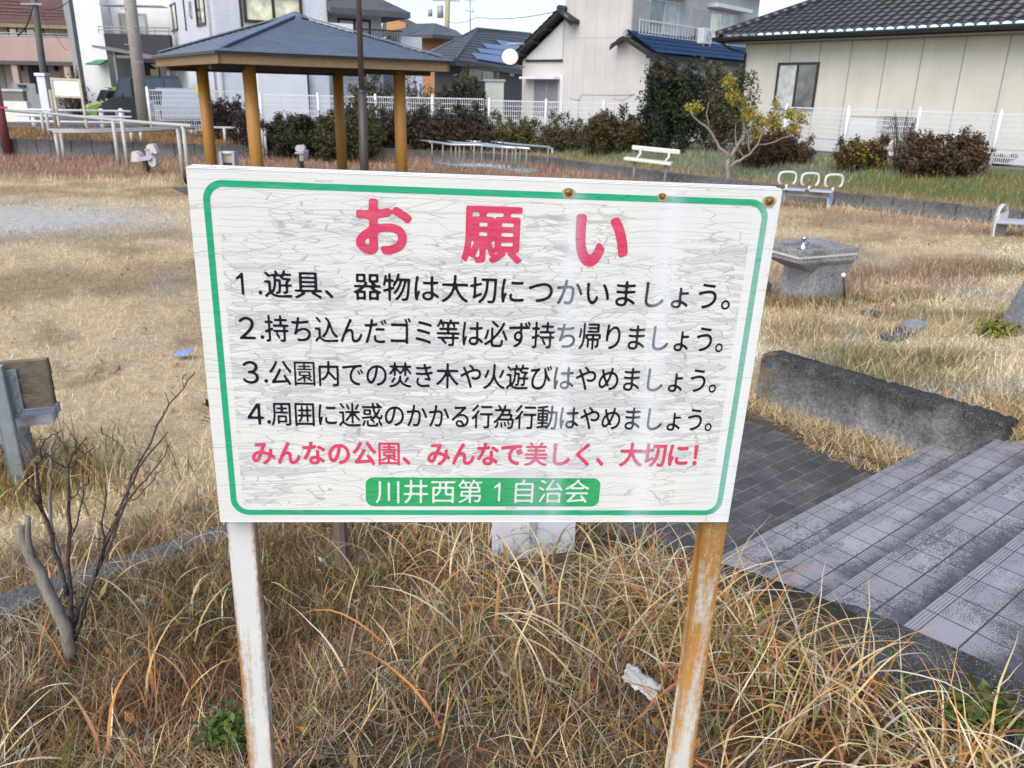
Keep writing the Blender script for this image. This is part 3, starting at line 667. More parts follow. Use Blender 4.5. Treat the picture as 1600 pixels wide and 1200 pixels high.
def field(ch):
    """signed distance to the glyph outline on a grid over the em box, softened so that stroke ends turn round"""
    G = glyph(ch); ax = np.linspace(-.15, 1.15, NG); ay = np.linspace(-.3, 1.0, NG); X, Y = np.meshgrid(ax, ay)
    D = np.full(X.shape, 9.0); Wn = np.zeros(X.shape, int)
    for P in G:
        for i in range(len(P)):
            (x0, y0), (x1, y1) = P[i - 1], P[i]; dx, dy = x1 - x0, y1 - y0
            tt = np.clip(((X - x0) * dx + (Y - y0) * dy) / (dx * dx + dy * dy), 0, 1)
            D = np.minimum(D, np.hypot(X - x0 - tt * dx, Y - y0 - tt * dy))
            if abs(dy) > 1e-9:
                cr = (X - x0) * dy - (Y - y0) * dx
                Wn += np.where((y0 <= Y) & (Y < y1) & (cr < 0), 1, 0) - np.where((y1 <= Y) & (Y < y0) & (cr > 0), 1, 0)
    return np.where(Wn != 0, -D, D), ax, ay
def blur(A, sg):
    r = int(3 * sg + 1); k = np.exp(-.5 * (np.arange(-r, r + 1) / sg) ** 2); k /= k.sum()
    for axs in (0, 1):
        B = np.pad(A, [(r, r) if q == axs else (0, 0) for q in (0, 1)], mode='edge')
        A = sum(k[i] * np.take(B, range(i, i + A.shape[axs]), axs) for i in range(2 * r + 1))
    return A
CT = {}
def contours(ch, iso, soft):
    key = (ch, iso, soft)
    if key in CT: return CT[key]
    Fd, ax, ay = field(ch); Fd = blur(Fd, soft) - iso; nxt = {}; pos = {}
    ins = Fd < 0
    def cross(i0, j0, i1, j1):
        k = (i0, j0, i1, j1) if (i0, j0) < (i1, j1) else (i1, j1, i0, j0)
        if k not in pos:
            a, b_ = Fd[k[0], k[1]], Fd[k[2], k[3]]; q = a / (a - b_)
            pos[k] = (ax[k[1]] + (ax[k[3]] - ax[k[1]]) * q, ay[k[0]] + (ay[k[2]] - ay[k[0]]) * q)
        return k
    mixed = ins[:-1, :-1].astype(int) + ins[1:, :-1] + ins[1:, 1:] + ins[:-1, 1:]
    for i, j in zip(*np.nonzero((mixed > 0) & (mixed < 4))):
        cs = [(i, j), (i, j + 1), (i + 1, j + 1), (i + 1, j)]; f = [bool(ins[c_]) for c_ in cs]
        out_ = [k for k in range(4) if f[k] and not f[(k + 1) % 4]]; in_ = [k for k in range(4) if not f[k] and f[(k + 1) % 4]]
        for k in out_:                                   # leave the inside on edge k, come back on the next entering edge
            e = next(((k + q) % 4 for q in (3, 2, 1) if (k + q) % 4 in in_)) if len(in_) == 1 else (k - 1) % 4
            nxt[cross(*cs[k], *cs[(k + 1) % 4])] = cross(*cs[e], *cs[(e + 1) % 4])
    loops = []
    while nxt:
        k0, k = next(iter(nxt)), None; P = []; k = k0
        while k in nxt:
            P.append(pos[k]); k = nxt.pop(k)
        if len(P) > 5: loops.append(P)
    CT[key] = loops; return loops
def lettering(name, items, mat, parent, fat=0.0, off=.0006, rmax=1.8):
    """items: (char, px, py of its cell centre, cell width px, cell height px) all drawn on the board plane"""
    cu = bpy.data.curves.new(name, 'CURVE'); cu.dimensions = '2D'; cu.fill_mode = 'BOTH'
    for ch, px, py, cw, chh in items:
        a, c_ = sp_(px, py); wx = (sp_(px + cw / 2, py)[0] - sp_(px - cw / 2, py)[0]); wz = (sp_(px, py - chh / 2)[1] - sp_(px, py + chh / 2)[1])
        G = contours(ch, fat * (.45 if ch in '園美願' else 1), rmax if ch not in '園美' else 1.0)
        if not G: continue
        cx, cy = .5, .36
        if ch in '1234': xs = [q[0] for P in G for q in P]; cx = (min(xs) + max(xs)) / 2; cy = .37
        if ch == '.': xs = [q[0] for P in G for q in P]; cx = (min(xs) + max(xs)) / 2; cy = .05
        for P in G:
            Q = P; sp = cu.splines.new('POLY'); sp.points.add(len(Q) - 1); sp.use_cyclic_u = True
            for i, q in enumerate(Q): sp.points[i].co = (a + (q[0] - cx) * wx, c_ + (q[1] - cy) * wz, 0, 1)
    ob = bpy.data.objects.new(name, cu); COL.objects.link(ob); bpy.context.view_layer.update()
    me = bpy.data.meshes.new_from_object(ob.evaluated_get(DG())); bpy.data.objects.remove(ob)
    me.transform(Matrix.Rotation(R(90), 4, 'X')); me.materials.clear(); me.materials.append(mat); me.name = name
    o = bpy.data.objects.new(name, me); COL.objects.link(o)
    T = Matrix((SU, -SF, SV)).transposed().to_4x4(); T.translation = SC + SF * off
    o.parent = parent; o.matrix_parent_inverse = parent.matrix_world.inverted() if parent is not board else Matrix.Translation(-parent_loc(parent))
    bpy.context.view_layer.update(); o.matrix_parent_inverse = parent.matrix_world.inverted(); o.matrix_basis = T; return o
def row(s, p0, p1, cw, ch, i1=None):
    """spread a string so that its first cell sits at p0 and cell i1 at p1"""
    i1 = i1 if i1 is not None else len(s) - 1; A, B = sp_(*p0), sp_(*p1); out = []
    for i, c_ in enumerate(s):
        k = i / i1; P = s3(A[0] + (B[0] - A[0]) * k, A[1] + (B[1] - A[1]) * k); d = P - OO; zc = d.dot(FW)
        out.append((c_, 800 + F_PX * d.dot(RT) / zc, 600 - F_PX * d.dot(UP) / zc, cw * (1 - .05 * (k - .5)), ch))
    return out
bpy.context.view_layer.update()
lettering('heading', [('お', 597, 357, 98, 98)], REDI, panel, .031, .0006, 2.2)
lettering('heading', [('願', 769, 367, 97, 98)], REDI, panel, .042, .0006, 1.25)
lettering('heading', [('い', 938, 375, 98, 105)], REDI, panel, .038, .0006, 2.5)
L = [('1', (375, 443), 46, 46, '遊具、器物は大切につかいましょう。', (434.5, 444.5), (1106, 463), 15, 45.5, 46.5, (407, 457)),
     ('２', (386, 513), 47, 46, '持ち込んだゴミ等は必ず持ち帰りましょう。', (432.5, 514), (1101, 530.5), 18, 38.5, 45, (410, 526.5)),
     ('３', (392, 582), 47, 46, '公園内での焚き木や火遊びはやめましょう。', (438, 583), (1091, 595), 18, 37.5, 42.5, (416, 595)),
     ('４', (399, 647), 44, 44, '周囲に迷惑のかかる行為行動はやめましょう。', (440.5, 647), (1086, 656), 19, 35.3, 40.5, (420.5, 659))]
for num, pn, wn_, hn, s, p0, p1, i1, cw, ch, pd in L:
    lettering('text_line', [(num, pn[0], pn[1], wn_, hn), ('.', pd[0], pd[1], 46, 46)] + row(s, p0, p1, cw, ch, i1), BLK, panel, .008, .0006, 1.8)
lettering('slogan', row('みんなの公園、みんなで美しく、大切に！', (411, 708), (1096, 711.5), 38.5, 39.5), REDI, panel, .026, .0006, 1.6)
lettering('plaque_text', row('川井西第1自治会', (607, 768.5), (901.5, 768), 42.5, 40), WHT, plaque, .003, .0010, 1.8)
# rusted fixings with their stains
RST = Mrust('rust_spot', (.42, .24, .08), (.05, .03, .015), .42, .55, 300, (1, 1, 1)); HALO = M('rust_halo', (.52, .42, .28), .6, .25, 200)
for (x, y, r) in ((888.5, 300, .0052), (1034.5, 306, .0040), (1202, 313.5, .0058)):
    a, c_ = sp_(x, y); hb = MB()
    ring = [(a + r * (1.9 + .25 * math.sin(3 * q)) * math.cos(q), c_ - .002 + r * (1.75 + .2 * math.cos(2 * q)) * math.sin(q)) for q in [2 * math.pi * k / 22 for k in range(22)]]
    hb.add([s3(p_, q_, .0009) for p_, q_ in ring], [list(range(22))], 0)
    ring = [(a + r * 1.35 * math.cos(q), c_ - .001 + r * 1.35 * math.sin(q)) for q in [2 * math.pi * k / 18 for k in range(18)]]
    hb.add([s3(p_, q_, .0012) for p_, q_ in ring], [list(range(18))], 1)
    cpt = s3(a, c_, .0012)
    hb.tube([cpt, cpt + SF * .0022, cpt + SF * .0030], [r * .8, r * .75, r * .3], 14, 2)
    sobj(hb, 'screw', [HALO, Mrust('rust_ring', (.45, .22, .05), (.16, .07, .02), .4, .6, 300, (1, 1, 1)), RST], panel)
ck = MB(); a, c_ = sp_(290, 279); ck.ball(s3(a - .002, c_, -.012), .008, 10, 0, (.6, .8, 1.3)); sobj(ck, 'clip', M('black_plastic', (.02, .02, .02), .5), board)

# ================================================================== behind the board: building tools
def hit(px, py):
    """where the line of sight through a pixel meets the ground"""
    d = ray(px, py); t = 1.0
    for _ in range(4000):
        p = OO + d * t
        if p.z < zs(p.x, p.y): break
        t += .02
    return OO + d * t
class Wall:
    def __init__(s, A, B, z0=.5):
        s.A = Vector((A[0], A[1], 0)); s.B = Vector((B[0], B[1], 0)); s.L = (s.B - s.A).length; s.u = (s.B - s.A) / s.L
        s.n = Vector((s.u.y, -s.u.x, 0)); s.z0 = z0
        if s.n.dot(s.A) > 0: s.n = -s.n
    def uz(s, x, y):
        d = ray(x, y); p = OO + d * ((s.A - OO).dot(s.n) / d.dot(s.n)); return (p - s.A).dot(s.u), p.z
    def P(s, u, z, off=0.0): q = s.A + s.u * u + s.n * off; return Vector((q.x, q.y, z))
    def box(s, mb, u0, u1, z0, z1, o0, o1, mi=0, bev=0.0):
        return mb.obox(s.P(u0, z0, o0), s.u * (u1 - u0), Vector((0, 0, z1 - z0)), s.n * (o1 - o0), mi, bev)
    def pxbox(s, mb, p0, p1, o0, o1, mi=0, bev=0.0):
        u0, z1 = s.uz(*p0); u1, z0 = s.uz(*p1); return s.box(mb, min(u0, u1), max(u0, u1), min(z0, z1), max(z0, z1), o0, o1, mi, bev)
def col(px, Y, py=130): p = aty(px, py, Y); return (p.x, p.y)
def window(root, w, p0, p1, frame, pane, sashes=2, fw=.05, label=None, proud=.05):
    u0, z1 = w.uz(*p0); u1, z0 = w.uz(*p1)
    if u1 < u0: u0, u1 = u1, u0
    fr = MB()
    w.box(fr, u0, u1, z1 - fw, z1, .002, proud); w.box(fr, u0, u1, z0, z0 + fw, .002, proud + .02)
    w.box(fr, u0, u0 + fw, z0 + fw, z1 - fw, .002, proud); w.box(fr, u1 - fw, u1, z0 + fw, z1 - fw, .002, proud)
    k = (u1 - u0) / sashes
    for i in range(1, sashes): w.box(fr, u0 + k * i - fw / 2, u0 + k * i + fw / 2, z0 + fw, z1 - fw, .002, proud - .01)
    f = fr.build('window', frame, root, label)
    panes = pane if isinstance(pane, list) else [pane] * sashes
    for i in range(sashes):
        g_ = MB(); w.box(g_, u0 + k * i + fw / 2, u0 + k * (i + 1) - fw / 2, z0 + fw, z1 - fw, .003, .012 + .008 * (i % 2)); o = g_.build('pane', panes[i], f)
        o.location = (0, 0, 0)
    return f
def tile_roof(mb, A, B, up, rise_vec, T, pitch_u=.30, pitch_t=.28, amp=.03, hipL=0.0, hipR=0.0, mi=0, seg=6):
    """tiled slope: eave A to B, rising along rise_vec for T metres; waves across, steps up the slope"""
    A, B = Vector(A), Vector(B); L = (B - A).length; d = (B - A) / L; r = Vector(rise_vec).normalized(); nrm = d.cross(r)
    if nrm.z < 0: nrm = -nrm
    cols_ = max(2, int(L / pitch_u) * seg); rows = max(1, int(T / pitch_t)); o = len(mb.v); ts = []
    for k in range(rows): ts += [(k * T / rows, amp * .9), ((k + 1) * T / rows - .004, .0)]
    for t_, st_ in ts:
        for i in range(cols_ + 1):
            s_ = min(max(L * i / cols_, hipL * t_), L - hipR * t_); ph = 2 * math.pi * s_ / pitch_u
            h = amp * (.5 + .5 * math.cos(ph)) ** .8 + st_
            mb.v.append(A + d * s_ + r * t_ + nrm * h)
    for j in range(len(ts) - 1):
        for i in range(cols_):
            a = o + j * (cols_ + 1) + i; f = [a, a + 1, a + cols_ + 2, a + cols_ + 1]
            mb.f.append(f); mb.m.append(mi); mb.sm.append(j % 2 == 0)
def slab(mb, pts, th, mi=0): return mb.prism(pts, Vector((0, 0, -th)), mi)

def Mwall(name, col_, pattern=None, su=.45, sv=.15, rough=.75, line=.5):
    """house cladding with its boards or panels; pattern runs on world height and both plan directions"""
    if name in MATS: return MATS[name]
    m, t, b = newmat(name); ob = nd(t, 'ShaderNodeNewGeometry').outputs['Position']; s_ = nd(t, 'ShaderNodeSeparateXYZ'); t.links.new(ob, s_.inputs[0])
    nA = noise(t, ob, 40, 4, .7); nB = noise(t, ob, .9, 4, .6); mp_ = nd(t, 'ShaderNodeMapping'); mp_.inputs['Scale'].default_value = (1, 1, .12); t.links.new(ob, mp_.inputs[0]); nS = noise(t, mp_.outputs[0], 2.5, 4, .65)
    c = mix(t, .25, col_, ramp(t, nA, [(.3, .75), (.7, 1.15)]), 'MULTIPLY'); c = mix(t, .3, c, ramp(t, nB, [(.35, .72), (.65, 1.05)]), 'MULTIPLY')
    c = mix(t, .13, c, ramp(t, nS, [(.4, .65), (.62, 1.05)]), 'MULTIPLY')
    if pattern:
        h = mth(t, 'LESS_THAN', mth(t, 'FRACT', mth(t, 'DIVIDE', s_.outputs[2], sv)), .1)
        if pattern == 'tile':
            rowi = mth(t, 'MULTIPLY', mth(t, 'FLOOR', mth(t, 'DIVIDE', s_.outputs[2], sv)), .5)
            d_ = mth(t, 'ADD', mth(t, 'MULTIPLY', s_.outputs[0], .83), mth(t, 'MULTIPLY', s_.outputs[1], .56))
            v_ = mth(t, 'LESS_THAN', mth(t, 'FRACT', mth(t, 'ADD', mth(t, 'DIVIDE', d_, su), rowi)), .04); h = mth(t, 'MAXIMUM', h, v_)
        c = mix(t, mth(t, 'MULTIPLY', h, line), c, tuple(x * .45 for x in col_)); bump(t, b, h, -.3, .01)
    t.links.new(c, b.inputs['Base Color']); b.inputs['Roughness'].default_value = rough; b.inputs['Specular IOR Level'].default_value = .3
    MATS[name] = m; return m
WHITE_METAL = M('white_metal', (.74, .75, .77), .4, .1, 12, .03)
GREY_METAL = M('grey_metal', (.38, .38, .39), .45, .2, 14, .05)
DARK_METAL = M('dark_metal', (.035, .033, .034), .4, .2, 12, .05)
BRONZE = M('bronze_frame', (.05, .04, .033), .4, .2, 12, .03)
GL_DARK = Mglass('dark_glass'); GL_CURT = Mglass('curtained_glass', (.42, .43, .44), 1.7, .06); GL_SKY = Mglass('sky_reflection_glass', (.82, .76, .52), 2.2, .08); GL_GREY = Mglass('grey_glass', (.16, .18, .20), 1.9, .05); GL_FROST = Mglass('frosted_glass', (.56, .57, .56), 1.6, .18)  # the palest glass has the bright yellow sky reflection in its base colour
GUT = M('black_gutter', (.022, .022, .025), .35, .2, 10, .02)

# ------------------------------------------------------------------ beige single storey house on the right
FN0, FN1 = Vector((5.2, 29.0, 0)), Vector((12.6, 19.8, 0)); fd = (FN1 - FN0).normalized(); fo = Vector((-fd.y, fd.x, 0))
if fo.y < 0: fo = -fo
w6 = Wall((FN0 + fo * 1.6), (FN0 + fo * 1.6 + fd * 30), .5)
u6, ze = w6.uz(1167, 66); ue, ze2 = w6.uz(1500, 44); zE = (ze2 + ze) / 2 - .05
h6 = thing('beige_house', w6.P(u6 + 5, .6), 'single storey beige panelled house with black glazed tile roof at the right', 'house')
BEIGE = Mwall('beige_panel', (.67, .635, .55), 'board', .9, .016, .8, .12)
bw = MB(); w6.box(bw, u6, 27, .45, zE, -9, 0, 0)
seam_px = [1239, 1286, 1335, 1390, 1447, 1513, 1582]
for px in seam_px:
    us, _ = w6.uz(px, 50); 
    w6.box(bw, us - .012, us + .012, .5, zE - .02, 0, .004, 1)
us, _ = w6.uz(1582, 50)
for k in range(1, 12): w6.box(bw, us + .95 * k - .012, us + .95 * k + .012, .5, zE - .02, 0, .004, 1)
bw.build('wall', [BEIGE, M('seam', (.30, .29, .26), .8, .1)], h6)
fb = MB(); w6.box(fb, u6 + .05, 27, .35, .95, .002, .03); fb.build('plinth', Mwall('plinth_white', (.66, .67, .68)), h6)
rf = MB(); OV = .75; zt = zE + .12
tile_roof(rf, w6.P(u6 - .75, zt, OV), w6.P(27, zt, OV), None, -w6.n + Vector((0, 0, .48)), 6.2, .30, .29, .035, hipL=.9, mi=0)
k = 0
while u6 - .6 + k * .30 < 26: rf.ball(w6.P(u6 - .6 + k * .30, zt + .03, OV + .015), .046, 8, 1, (1, 1, .8)); k += 1
rf.build('roof', [M('black_tile', (.035, .037, .043), .28, .3, 4, .05, .6), M('glazed_ends', (.11, .113, .12), .2, .15, 10, .02, .7)], h6)
ev = MB(); w6.box(ev, u6 - .72, 27, zE - .02, zE + .10, OV - .10, OV + .03); w6.box(ev, u6 - .72, 27, zE - .06, zE + .02, -.1, OV - .12); w6.box(ev, u6 - .74, u6 - .62, zE - .02, zE + .12, -6, OV)
ev.tube([w6.P(u6 - .75, zE + .05, OV + .09), w6.P(27, zE + .05, OV + .09)], .06, 8); ev.build('eave', GUT, h6)
sf = MB(); w6.box(sf, u6 - .6, 27, zE - .062, zE - .06 + .0005, .0, OV - .1); w6.box(sf, u6, 27, zE - .10, zE - .063, .002, .05); sf.build('soffit', M('soffit', (.34, .32, .28), .8, .1), h6)
hp = MB(); r_ = (-w6.n + Vector((0, 0, .48))).normalized(); hd = (r_ + w6.u * .9).normalized()
for k in range(22): hp.tube([w6.P(u6 - .72, zt + .07, OV - .02) + hd * (.3 * k), w6.P(u6 - .72, zt + .06, OV - .02) + hd * (.3 * k + .32)], [.11, .125], 8)
hp.build('hip_ridge', MATS['black_tile'], h6)
window(h6, w6, (1217, 98), (1271, 173), BRONZE, [GL_FROST, GL_GREY], 2, .07)
dp = MB(); dp.tube([w6.P(u6 - .55, zE, OV + .02), w6.P(u6 - .25, zE - .25, .5), w6.P(u6 + .05, zE - .35, .07), w6.P(u6 + .05, .6, .07)], .035, 8); dp.build('downpipe', GUT, h6)
lv = MB(); w6.pxbox(lv, (1372, 181), (1422, 215), .002, .05, 0)
u0, z1 = w6.uz(1374, 183); u1, z0 = w6.uz(1420, 213)
for k in range(9): w6.box(lv, u0, u1, z0 + (z1 - z0) * (k + .2) / 9, z0 + (z1 - z0) * (k + .6) / 9, .05, .09, 1)
lv.build('window', [DARK_METAL, M('louver_glass', (.30, .33, .36), .2, .1)], h6)
for (a, b_) in (((1243, 214), (1310, 219)), ((1352, 214), (1392, 219)), ((1549, 233), (1640, 238))):
    vt = MB(); w6.pxbox(vt, a, b_, .032, .036); vt.build('base_vent', DARK_METAL, h6)
ubx = w6.uz(1361, 197)[0]; pbx = w6.P(ubx, .6, .32)
hb_ = thing('water_heater', pbx, 'white cabinet unit standing on a base against the beige house behind the fence', 'heater')
q = MB(); z1b = w6.uz(1361, 182)[1]
q.obox(w6.P(ubx - .42, .55, .12), w6.u * .84, Vector((0, 0, z1b - .55)), w6.n * .36, 0, .02); q.build('cabinet', WHITE_METAL, hb_)
q = MB(); q.obox(w6.P(ubx - .45, z1b, .08), w6.u * .9, Vector((0, 0, .05)), w6.n * .44, 0, .01); q.build('lid', M('lid_cream', (.62, .58, .42), .5, .1), hb_)
q = MB(); q.obox(w6.P(ubx - .45, .45, .1), w6.u * .9, Vector((0, 0, .1)), w6.n * .42, 0, .01); q.build('base', GREY_METAL, hb_)

# ------------------------------------------------------------------ cream two storey house, blue tiled lean-to
C5 = Vector((*col(985, 33, 60), 0)); d5r = Vector((.64, .77, 0)); d5l = Vector((.77, -.64, 0))
wl5 = Wall(C5 - d5l * 6, C5, .5); wr5 = Wall(C5, C5 + d5r * 14, .5)
h5 = thing('cream_house', C5 + Vector((0, 2, .6)), 'two storey cream house with glossy blue tiled lean-to roofs', 'house')
CREAM = Mwall('cream_render', (.60, .575, .55)); CREAM2 = Mwall('cream_plaster', (.66, .66, .65))
ul, _ = wl5.uz(881, 60); q = MB()
q.prism([wl5.P(ul, .4), wl5.P(6.0, .4), wr5.P(11, .4), wr5.P(11, .4) - d5l * (6 - ul)], (0, 0, 6.3)); 
for k in range(1, 6):
    uu_ = ul + (6 - ul) * k / 6; wl5.box(q, uu_ - .006, uu_ + .006, .6, 6.6, 0, .004, 1)
wl5.box(q, ul, 6, wl5.uz(900, 60)[1] - .01, wl5.uz(900, 60)[1] + .01, 0, .005, 1)
q.build('wall', [CREAM, M('cream_seam', (.44, .42, .40), .8, .1)], h5)
q = MB(); pk = [wl5.P(ul - .5, 6.7, .5), wl5.P(6.5, 6.7, .5), wr5.P(11.5, 6.7, .5), wr5.P(11.5, 6.7, .5) - d5l * (7.2 - ul)]; slab(q, pk, .15); q.build('roof', GUT, h5)
# single storey gabled wing
uw0 = wl5.uz(815, 150)[0]; zwe = wl5.uz(818, 95)[1]; zap = wl5.uz(877, 30)[1] + .15
q = MB(); back = d5r * 4
wing = [wl5.P(uw0, .4), wl5.P(ul + .6, .4), wl5.P(ul + .6, zap - .45), wl5.P(ul, zap - .15), wl5.P(uw0, zwe)]
q.prism([p - wl5.n * .02 for p in wing], back); q.build('wing_wall', CREAM, h5)
q = MB(); q.prism([wl5.P(uw0 + .25, zwe - .02, .005), wl5.P(ul - .02, zwe + .02, .005), wl5.P(ul - .02, zap - .25, .005), wl5.P(uw0 + .25, zwe + .12, .005)], wl5.n * .012); q.build('gable_plaster', CREAM2, h5)
q = MB(); ra = wl5.P(uw0 - .45, zwe - .16, .45); rb = wl5.P(ul + .02, zap, .45)
q.prism([ra, rb, rb + Vector((0, 0, .16)), ra + Vector((0, 0, .16))], -wl5.n * 4.5)
rc = wl5.P(ul + .75, zap - .38, .45); q.prism([rb, rc, rc + Vector((0, 0, .16)), rb + Vector((0, 0, .16))], -wl5.n * .9)
wl5.box(q, uw0 + .2, ul, zwe - .04, zwe + .04, .002, .05)
for k in (.25, .5, .75):
    e = ra.lerp(rb, k); q.obox(e - Vector((0, 0, .12)) - wl5.u * .05, wl5.u * .1, Vector((0, 0, .12)), -wl5.n * .45)
q.build('wing_verge', M('dark_timber', (.03, .026, .024), .6, .3), h5)
q = MB(); tile_roof(q, wl5.P(uw0 - .45, zwe - .01, .5), wl5.P(uw0 - .45, zwe - .01, -4), None, (rb - ra), (rb - ra).length, .28, .28, .03)
q.build('wing_roof', M('blue_tile', (.018, .05, .135), .22, .35, 3, .05, .7), h5)
q = MB()
for k in range(5): q.tube([rb + Vector((0, 0, .22)) - wl5.n * (.0 + .32 * k), rb + Vector((0, 0, .22)) - wl5.n * (.34 + .32 * k)], [.11, .12], 8)
q.tube([rb + Vector((0, 0, .18)), rb + Vector((0, 0, .02)) + (rc - rb) * .95], [.1, .12], 8); q.build('ridge_tiles', MATS['black_tile'], h5)
# lean-to along the right face
zr5 = wr5.uz(1040, 66)[1] + .05; PR = .95
ze5 = zr5 - .62
q = MB(); q.prism([wr5.P(-.05, .4, .0), wr5.P(-.05, .4, PR), wr5.P(-.05, ze5 + .02, PR), wr5.P(-.05, zr5 - .08, 0)], d5r * 11); q.build('leanto_wall', CREAM, h5)
q = MB(); tile_roof(q, wr5.P(-.5, ze5, PR + .5), wr5.P(11, ze5, PR + .5), None, wr5.P(0, zr5, -.0) - wr5.P(0, ze5 - .22, PR + .5), (wr5.P(0, zr5, 0) - wr5.P(0, ze5 - .22, PR + .5)).length, .27, .28, .04)
a_ = wr5.P(-.5, zr5 + .06, .0); 
tile_roof(q, wr5.P(-.5, zr5 - .34, -.55), wr5.P(.0, zr5 - .34, -.55), None, wr5.n + Vector((0, 0, .6)), .62, .25, .28, .03)
q.build('leanto_roof', MATS['blue_tile'], h5)
q = MB(); e0, e1 = wr5.P(-.52, zr5 + .0, .0), wr5.P(-.52, ze5 - .14, PR + .52)
q.prism([e0, e1, e1 - Vector((0, 0, .14)), e0 - Vector((0, 0, .14))], d5r * .06)
e2 = wr5.P(-.52, zr5 - .36, -.58); q.prism([e0, e2, e2 - Vector((0, 0, .12)), e0 - Vector((0, 0, .12))], d5r * .06)
wr5.box(q, -.5, 11, ze5 - .16, ze5 - .02, PR + .1, PR + .45); q.build('leanto_verge', MATS['dark_timber'], h5)
q = MB(); k = 0
while k < 36: q.tube([wr5.P(-.5 + .3 * k, zr5 + .10, .06), wr5.P(-.5 + .3 * k + .32, zr5 + .09, .06)], [.09, .10], 8); k += 1
q.build('ridge_tiles', M('pale_ridge', (.30, .33, .40), .3, .2), h5)
SHU = M('shutter_metal', (.52, .51, .50), .5, .15, 10, .02)
def shutter(root, w_, p0, p1, mat, n, name='shutter', pr=.06):
    q = MB(); u0, z1 = w_.uz(*p0); u1, z0 = w_.uz(*p1); w_.box(q, u0, u1, z0, z1, .002, pr, 0)
    for k in range(n): w_.box(q, u0 + .03, u1 - .03, z0 + (z1 - z0) * (k + .15) / n, z0 + (z1 - z0) * (k + .75) / n, pr, pr + .02, 0)
    return q.build(name, mat, root)
window(h5, wr5, (1015, -4), (1057, 58), WHITE_METAL, [GL_GREY, GL_CURT], 2, .07); shutter(h5, wr5, (987, -4), (1012, 52), SHU, 14)
window(h5, wr5, (1107, 16), (1146, 66), WHITE_METAL, [GL_SKY, GL_FROST], 2, .07); shutter(h5, wr5, (1084, 11), (1106, 60), SHU, 12)
for a, b_ in (((1105, 11), (1160, 16)), ((1015, -10), (1070, -4))): q = MB(); wr5.pxbox(q, a, b_, .0, .5); q.build('awning', WHITE_METAL, h5)
q = MB(); z_r = wr5.uz(1030, 37)[1]; wr5.box(q, .1, 9.5, z_r - .02, z_r + .03, .28, .32); wr5.box(q, .1, 9.5, z_r - .5, z_r - .47, .28, .32)
for k in range(40): wr5.box(q, .1 + .235 * k, .115 + .235 * k, z_r - .5, z_r, .29, .31)
q.build('balcony_rail', WHITE_METAL, h5)
window(h5, wl5, (835, 124), (874, 180), GREY_METAL, M('shutter_grey', (.23, .23, .25), .5, .15, 10), 2, .05); q = MB(); wl5.pxbox(q, (822, 120), (876, 124), .0, .45); wl5.pxbox(q, (874, 118), (879, 180), .002, .05); q.build('awning', WHITE_METAL, h5)
# air conditioner on the blue roof
ua, za = wr5.uz(1083, 70)
ac = thing('air_conditioner', wr5.P(ua, za, .5), 'white air conditioner unit with round fan standing on the blue tiled roof', 'air conditioner')
q = MB(); q.obox(wr5.P(ua - .38, za + .02, .35), wr5.u * .76, Vector((0, 0, .6)), wr5.n * .3, 0, .02); q.build('casing', WHITE_METAL, ac)
q = MB(); ctr = wr5.P(ua + .06, za + .32, .652)
for r__ in (.08, .14, .20): 
    q.tube([ctr + wr5.u * r__ * math.cos(2 * math.pi * k / 24) + Vector((0, 0, r__ * math.sin(2 * math.pi * k / 24))) for k in range(25)], .012, 5)
q.build('fan_grille', GREY_METAL, ac)
q = MB()
for s_ in (-.3, .25): q.obox(wr5.P(ua + s_, za - .25, .35), wr5.u * .05, Vector((0, 0, .27)), wr5.n * .3)
q.build('foot_stand', GREY_METAL, ac)
# satellite dish by the wing
sd_ = aty(797, 90, 31.5); dish = thing('satellite_dish', sd_ - Vector((0, 0, .4)), 'round white satellite dish at the left eave of the cream house', 'satellite dish')
q = MB(); T_ = Matrix.Rotation(R(68), 4, 'X'); pr_ = [(0.001, .0), (.12, .010), (.24, .04), (.30, .068), (.295, .08), (.23, .052), (.0, .016)]
q2 = MB(); q2.lathe(pr_, (0, 0, 0), 20); q.add([sd_ + (T_ @ v) for v in q2.v], q2.f, 0, True); q.build('dish', WHITE_METAL, dish)
q = MB(); q.tube([sd_ + Vector((0, .05, 0)), sd_ + Vector((.25, .2, -.25)), sd_ + Vector((.55, .3, -.3))], .025, 6); q.tube([sd_ + Vector((-.1, -.36, .42)), sd_ + Vector((.5, -.3, .46))], .05, 6); q.build('arm', GREY_METAL, dish)

# ------------------------------------------------------------------ dark roofed house with solar panels
SLATE = M('slate_roof', (.10, .103, .115), .5, .3, 6, .1, .5, stretch=(1, 1, 5))
h4 = thing('bungalow', aty(740, 150, 48) * 1.0 - Vector((0, 0, 1)), 'dark single storey house with hipped grey roof and stepped blue solar panels', 'house')
E1, E2, E3 = aty(662, 89, 47.5), aty(712, 92, 45), aty(880, 118, 60); R1, R2 = aty(745, 45, 53), aty(830, 53, 60)
q = MB(); dn = Vector((0, 0, -.12)); _n = (E3 - E2).cross(R1 - E2); _d = ray(830, 53); R2 = OO + _d * ((E2 - OO).dot(_n) / _d.dot(_n))
q.prism([E2, E3, R2, R1], dn); q.prism([E1, E2, R1], dn); q.prism([E1 + Vector((-1.5, 5, 0)), E1, R1], dn)
for k in range(1, 12):                                   # courses of slates
    s_ = k / 12
    for a, b_, c_, d_ in ((E2, R1, E3, R2), (E2, R1, E1, R1)):
        p0, p1 = a.lerp(b_, s_), c_.lerp(d_, s_); q.tube([p0 + Vector((0, 0, .012)), p1 + Vector((0, 0, .012))], .028, 4, 0, False)
q.tube([E2, R1], .09, 6); q.tube([R1, R2], .1, 6); q.tube([E1, R1], .08, 6)
q.build('roof', SLATE, h4)
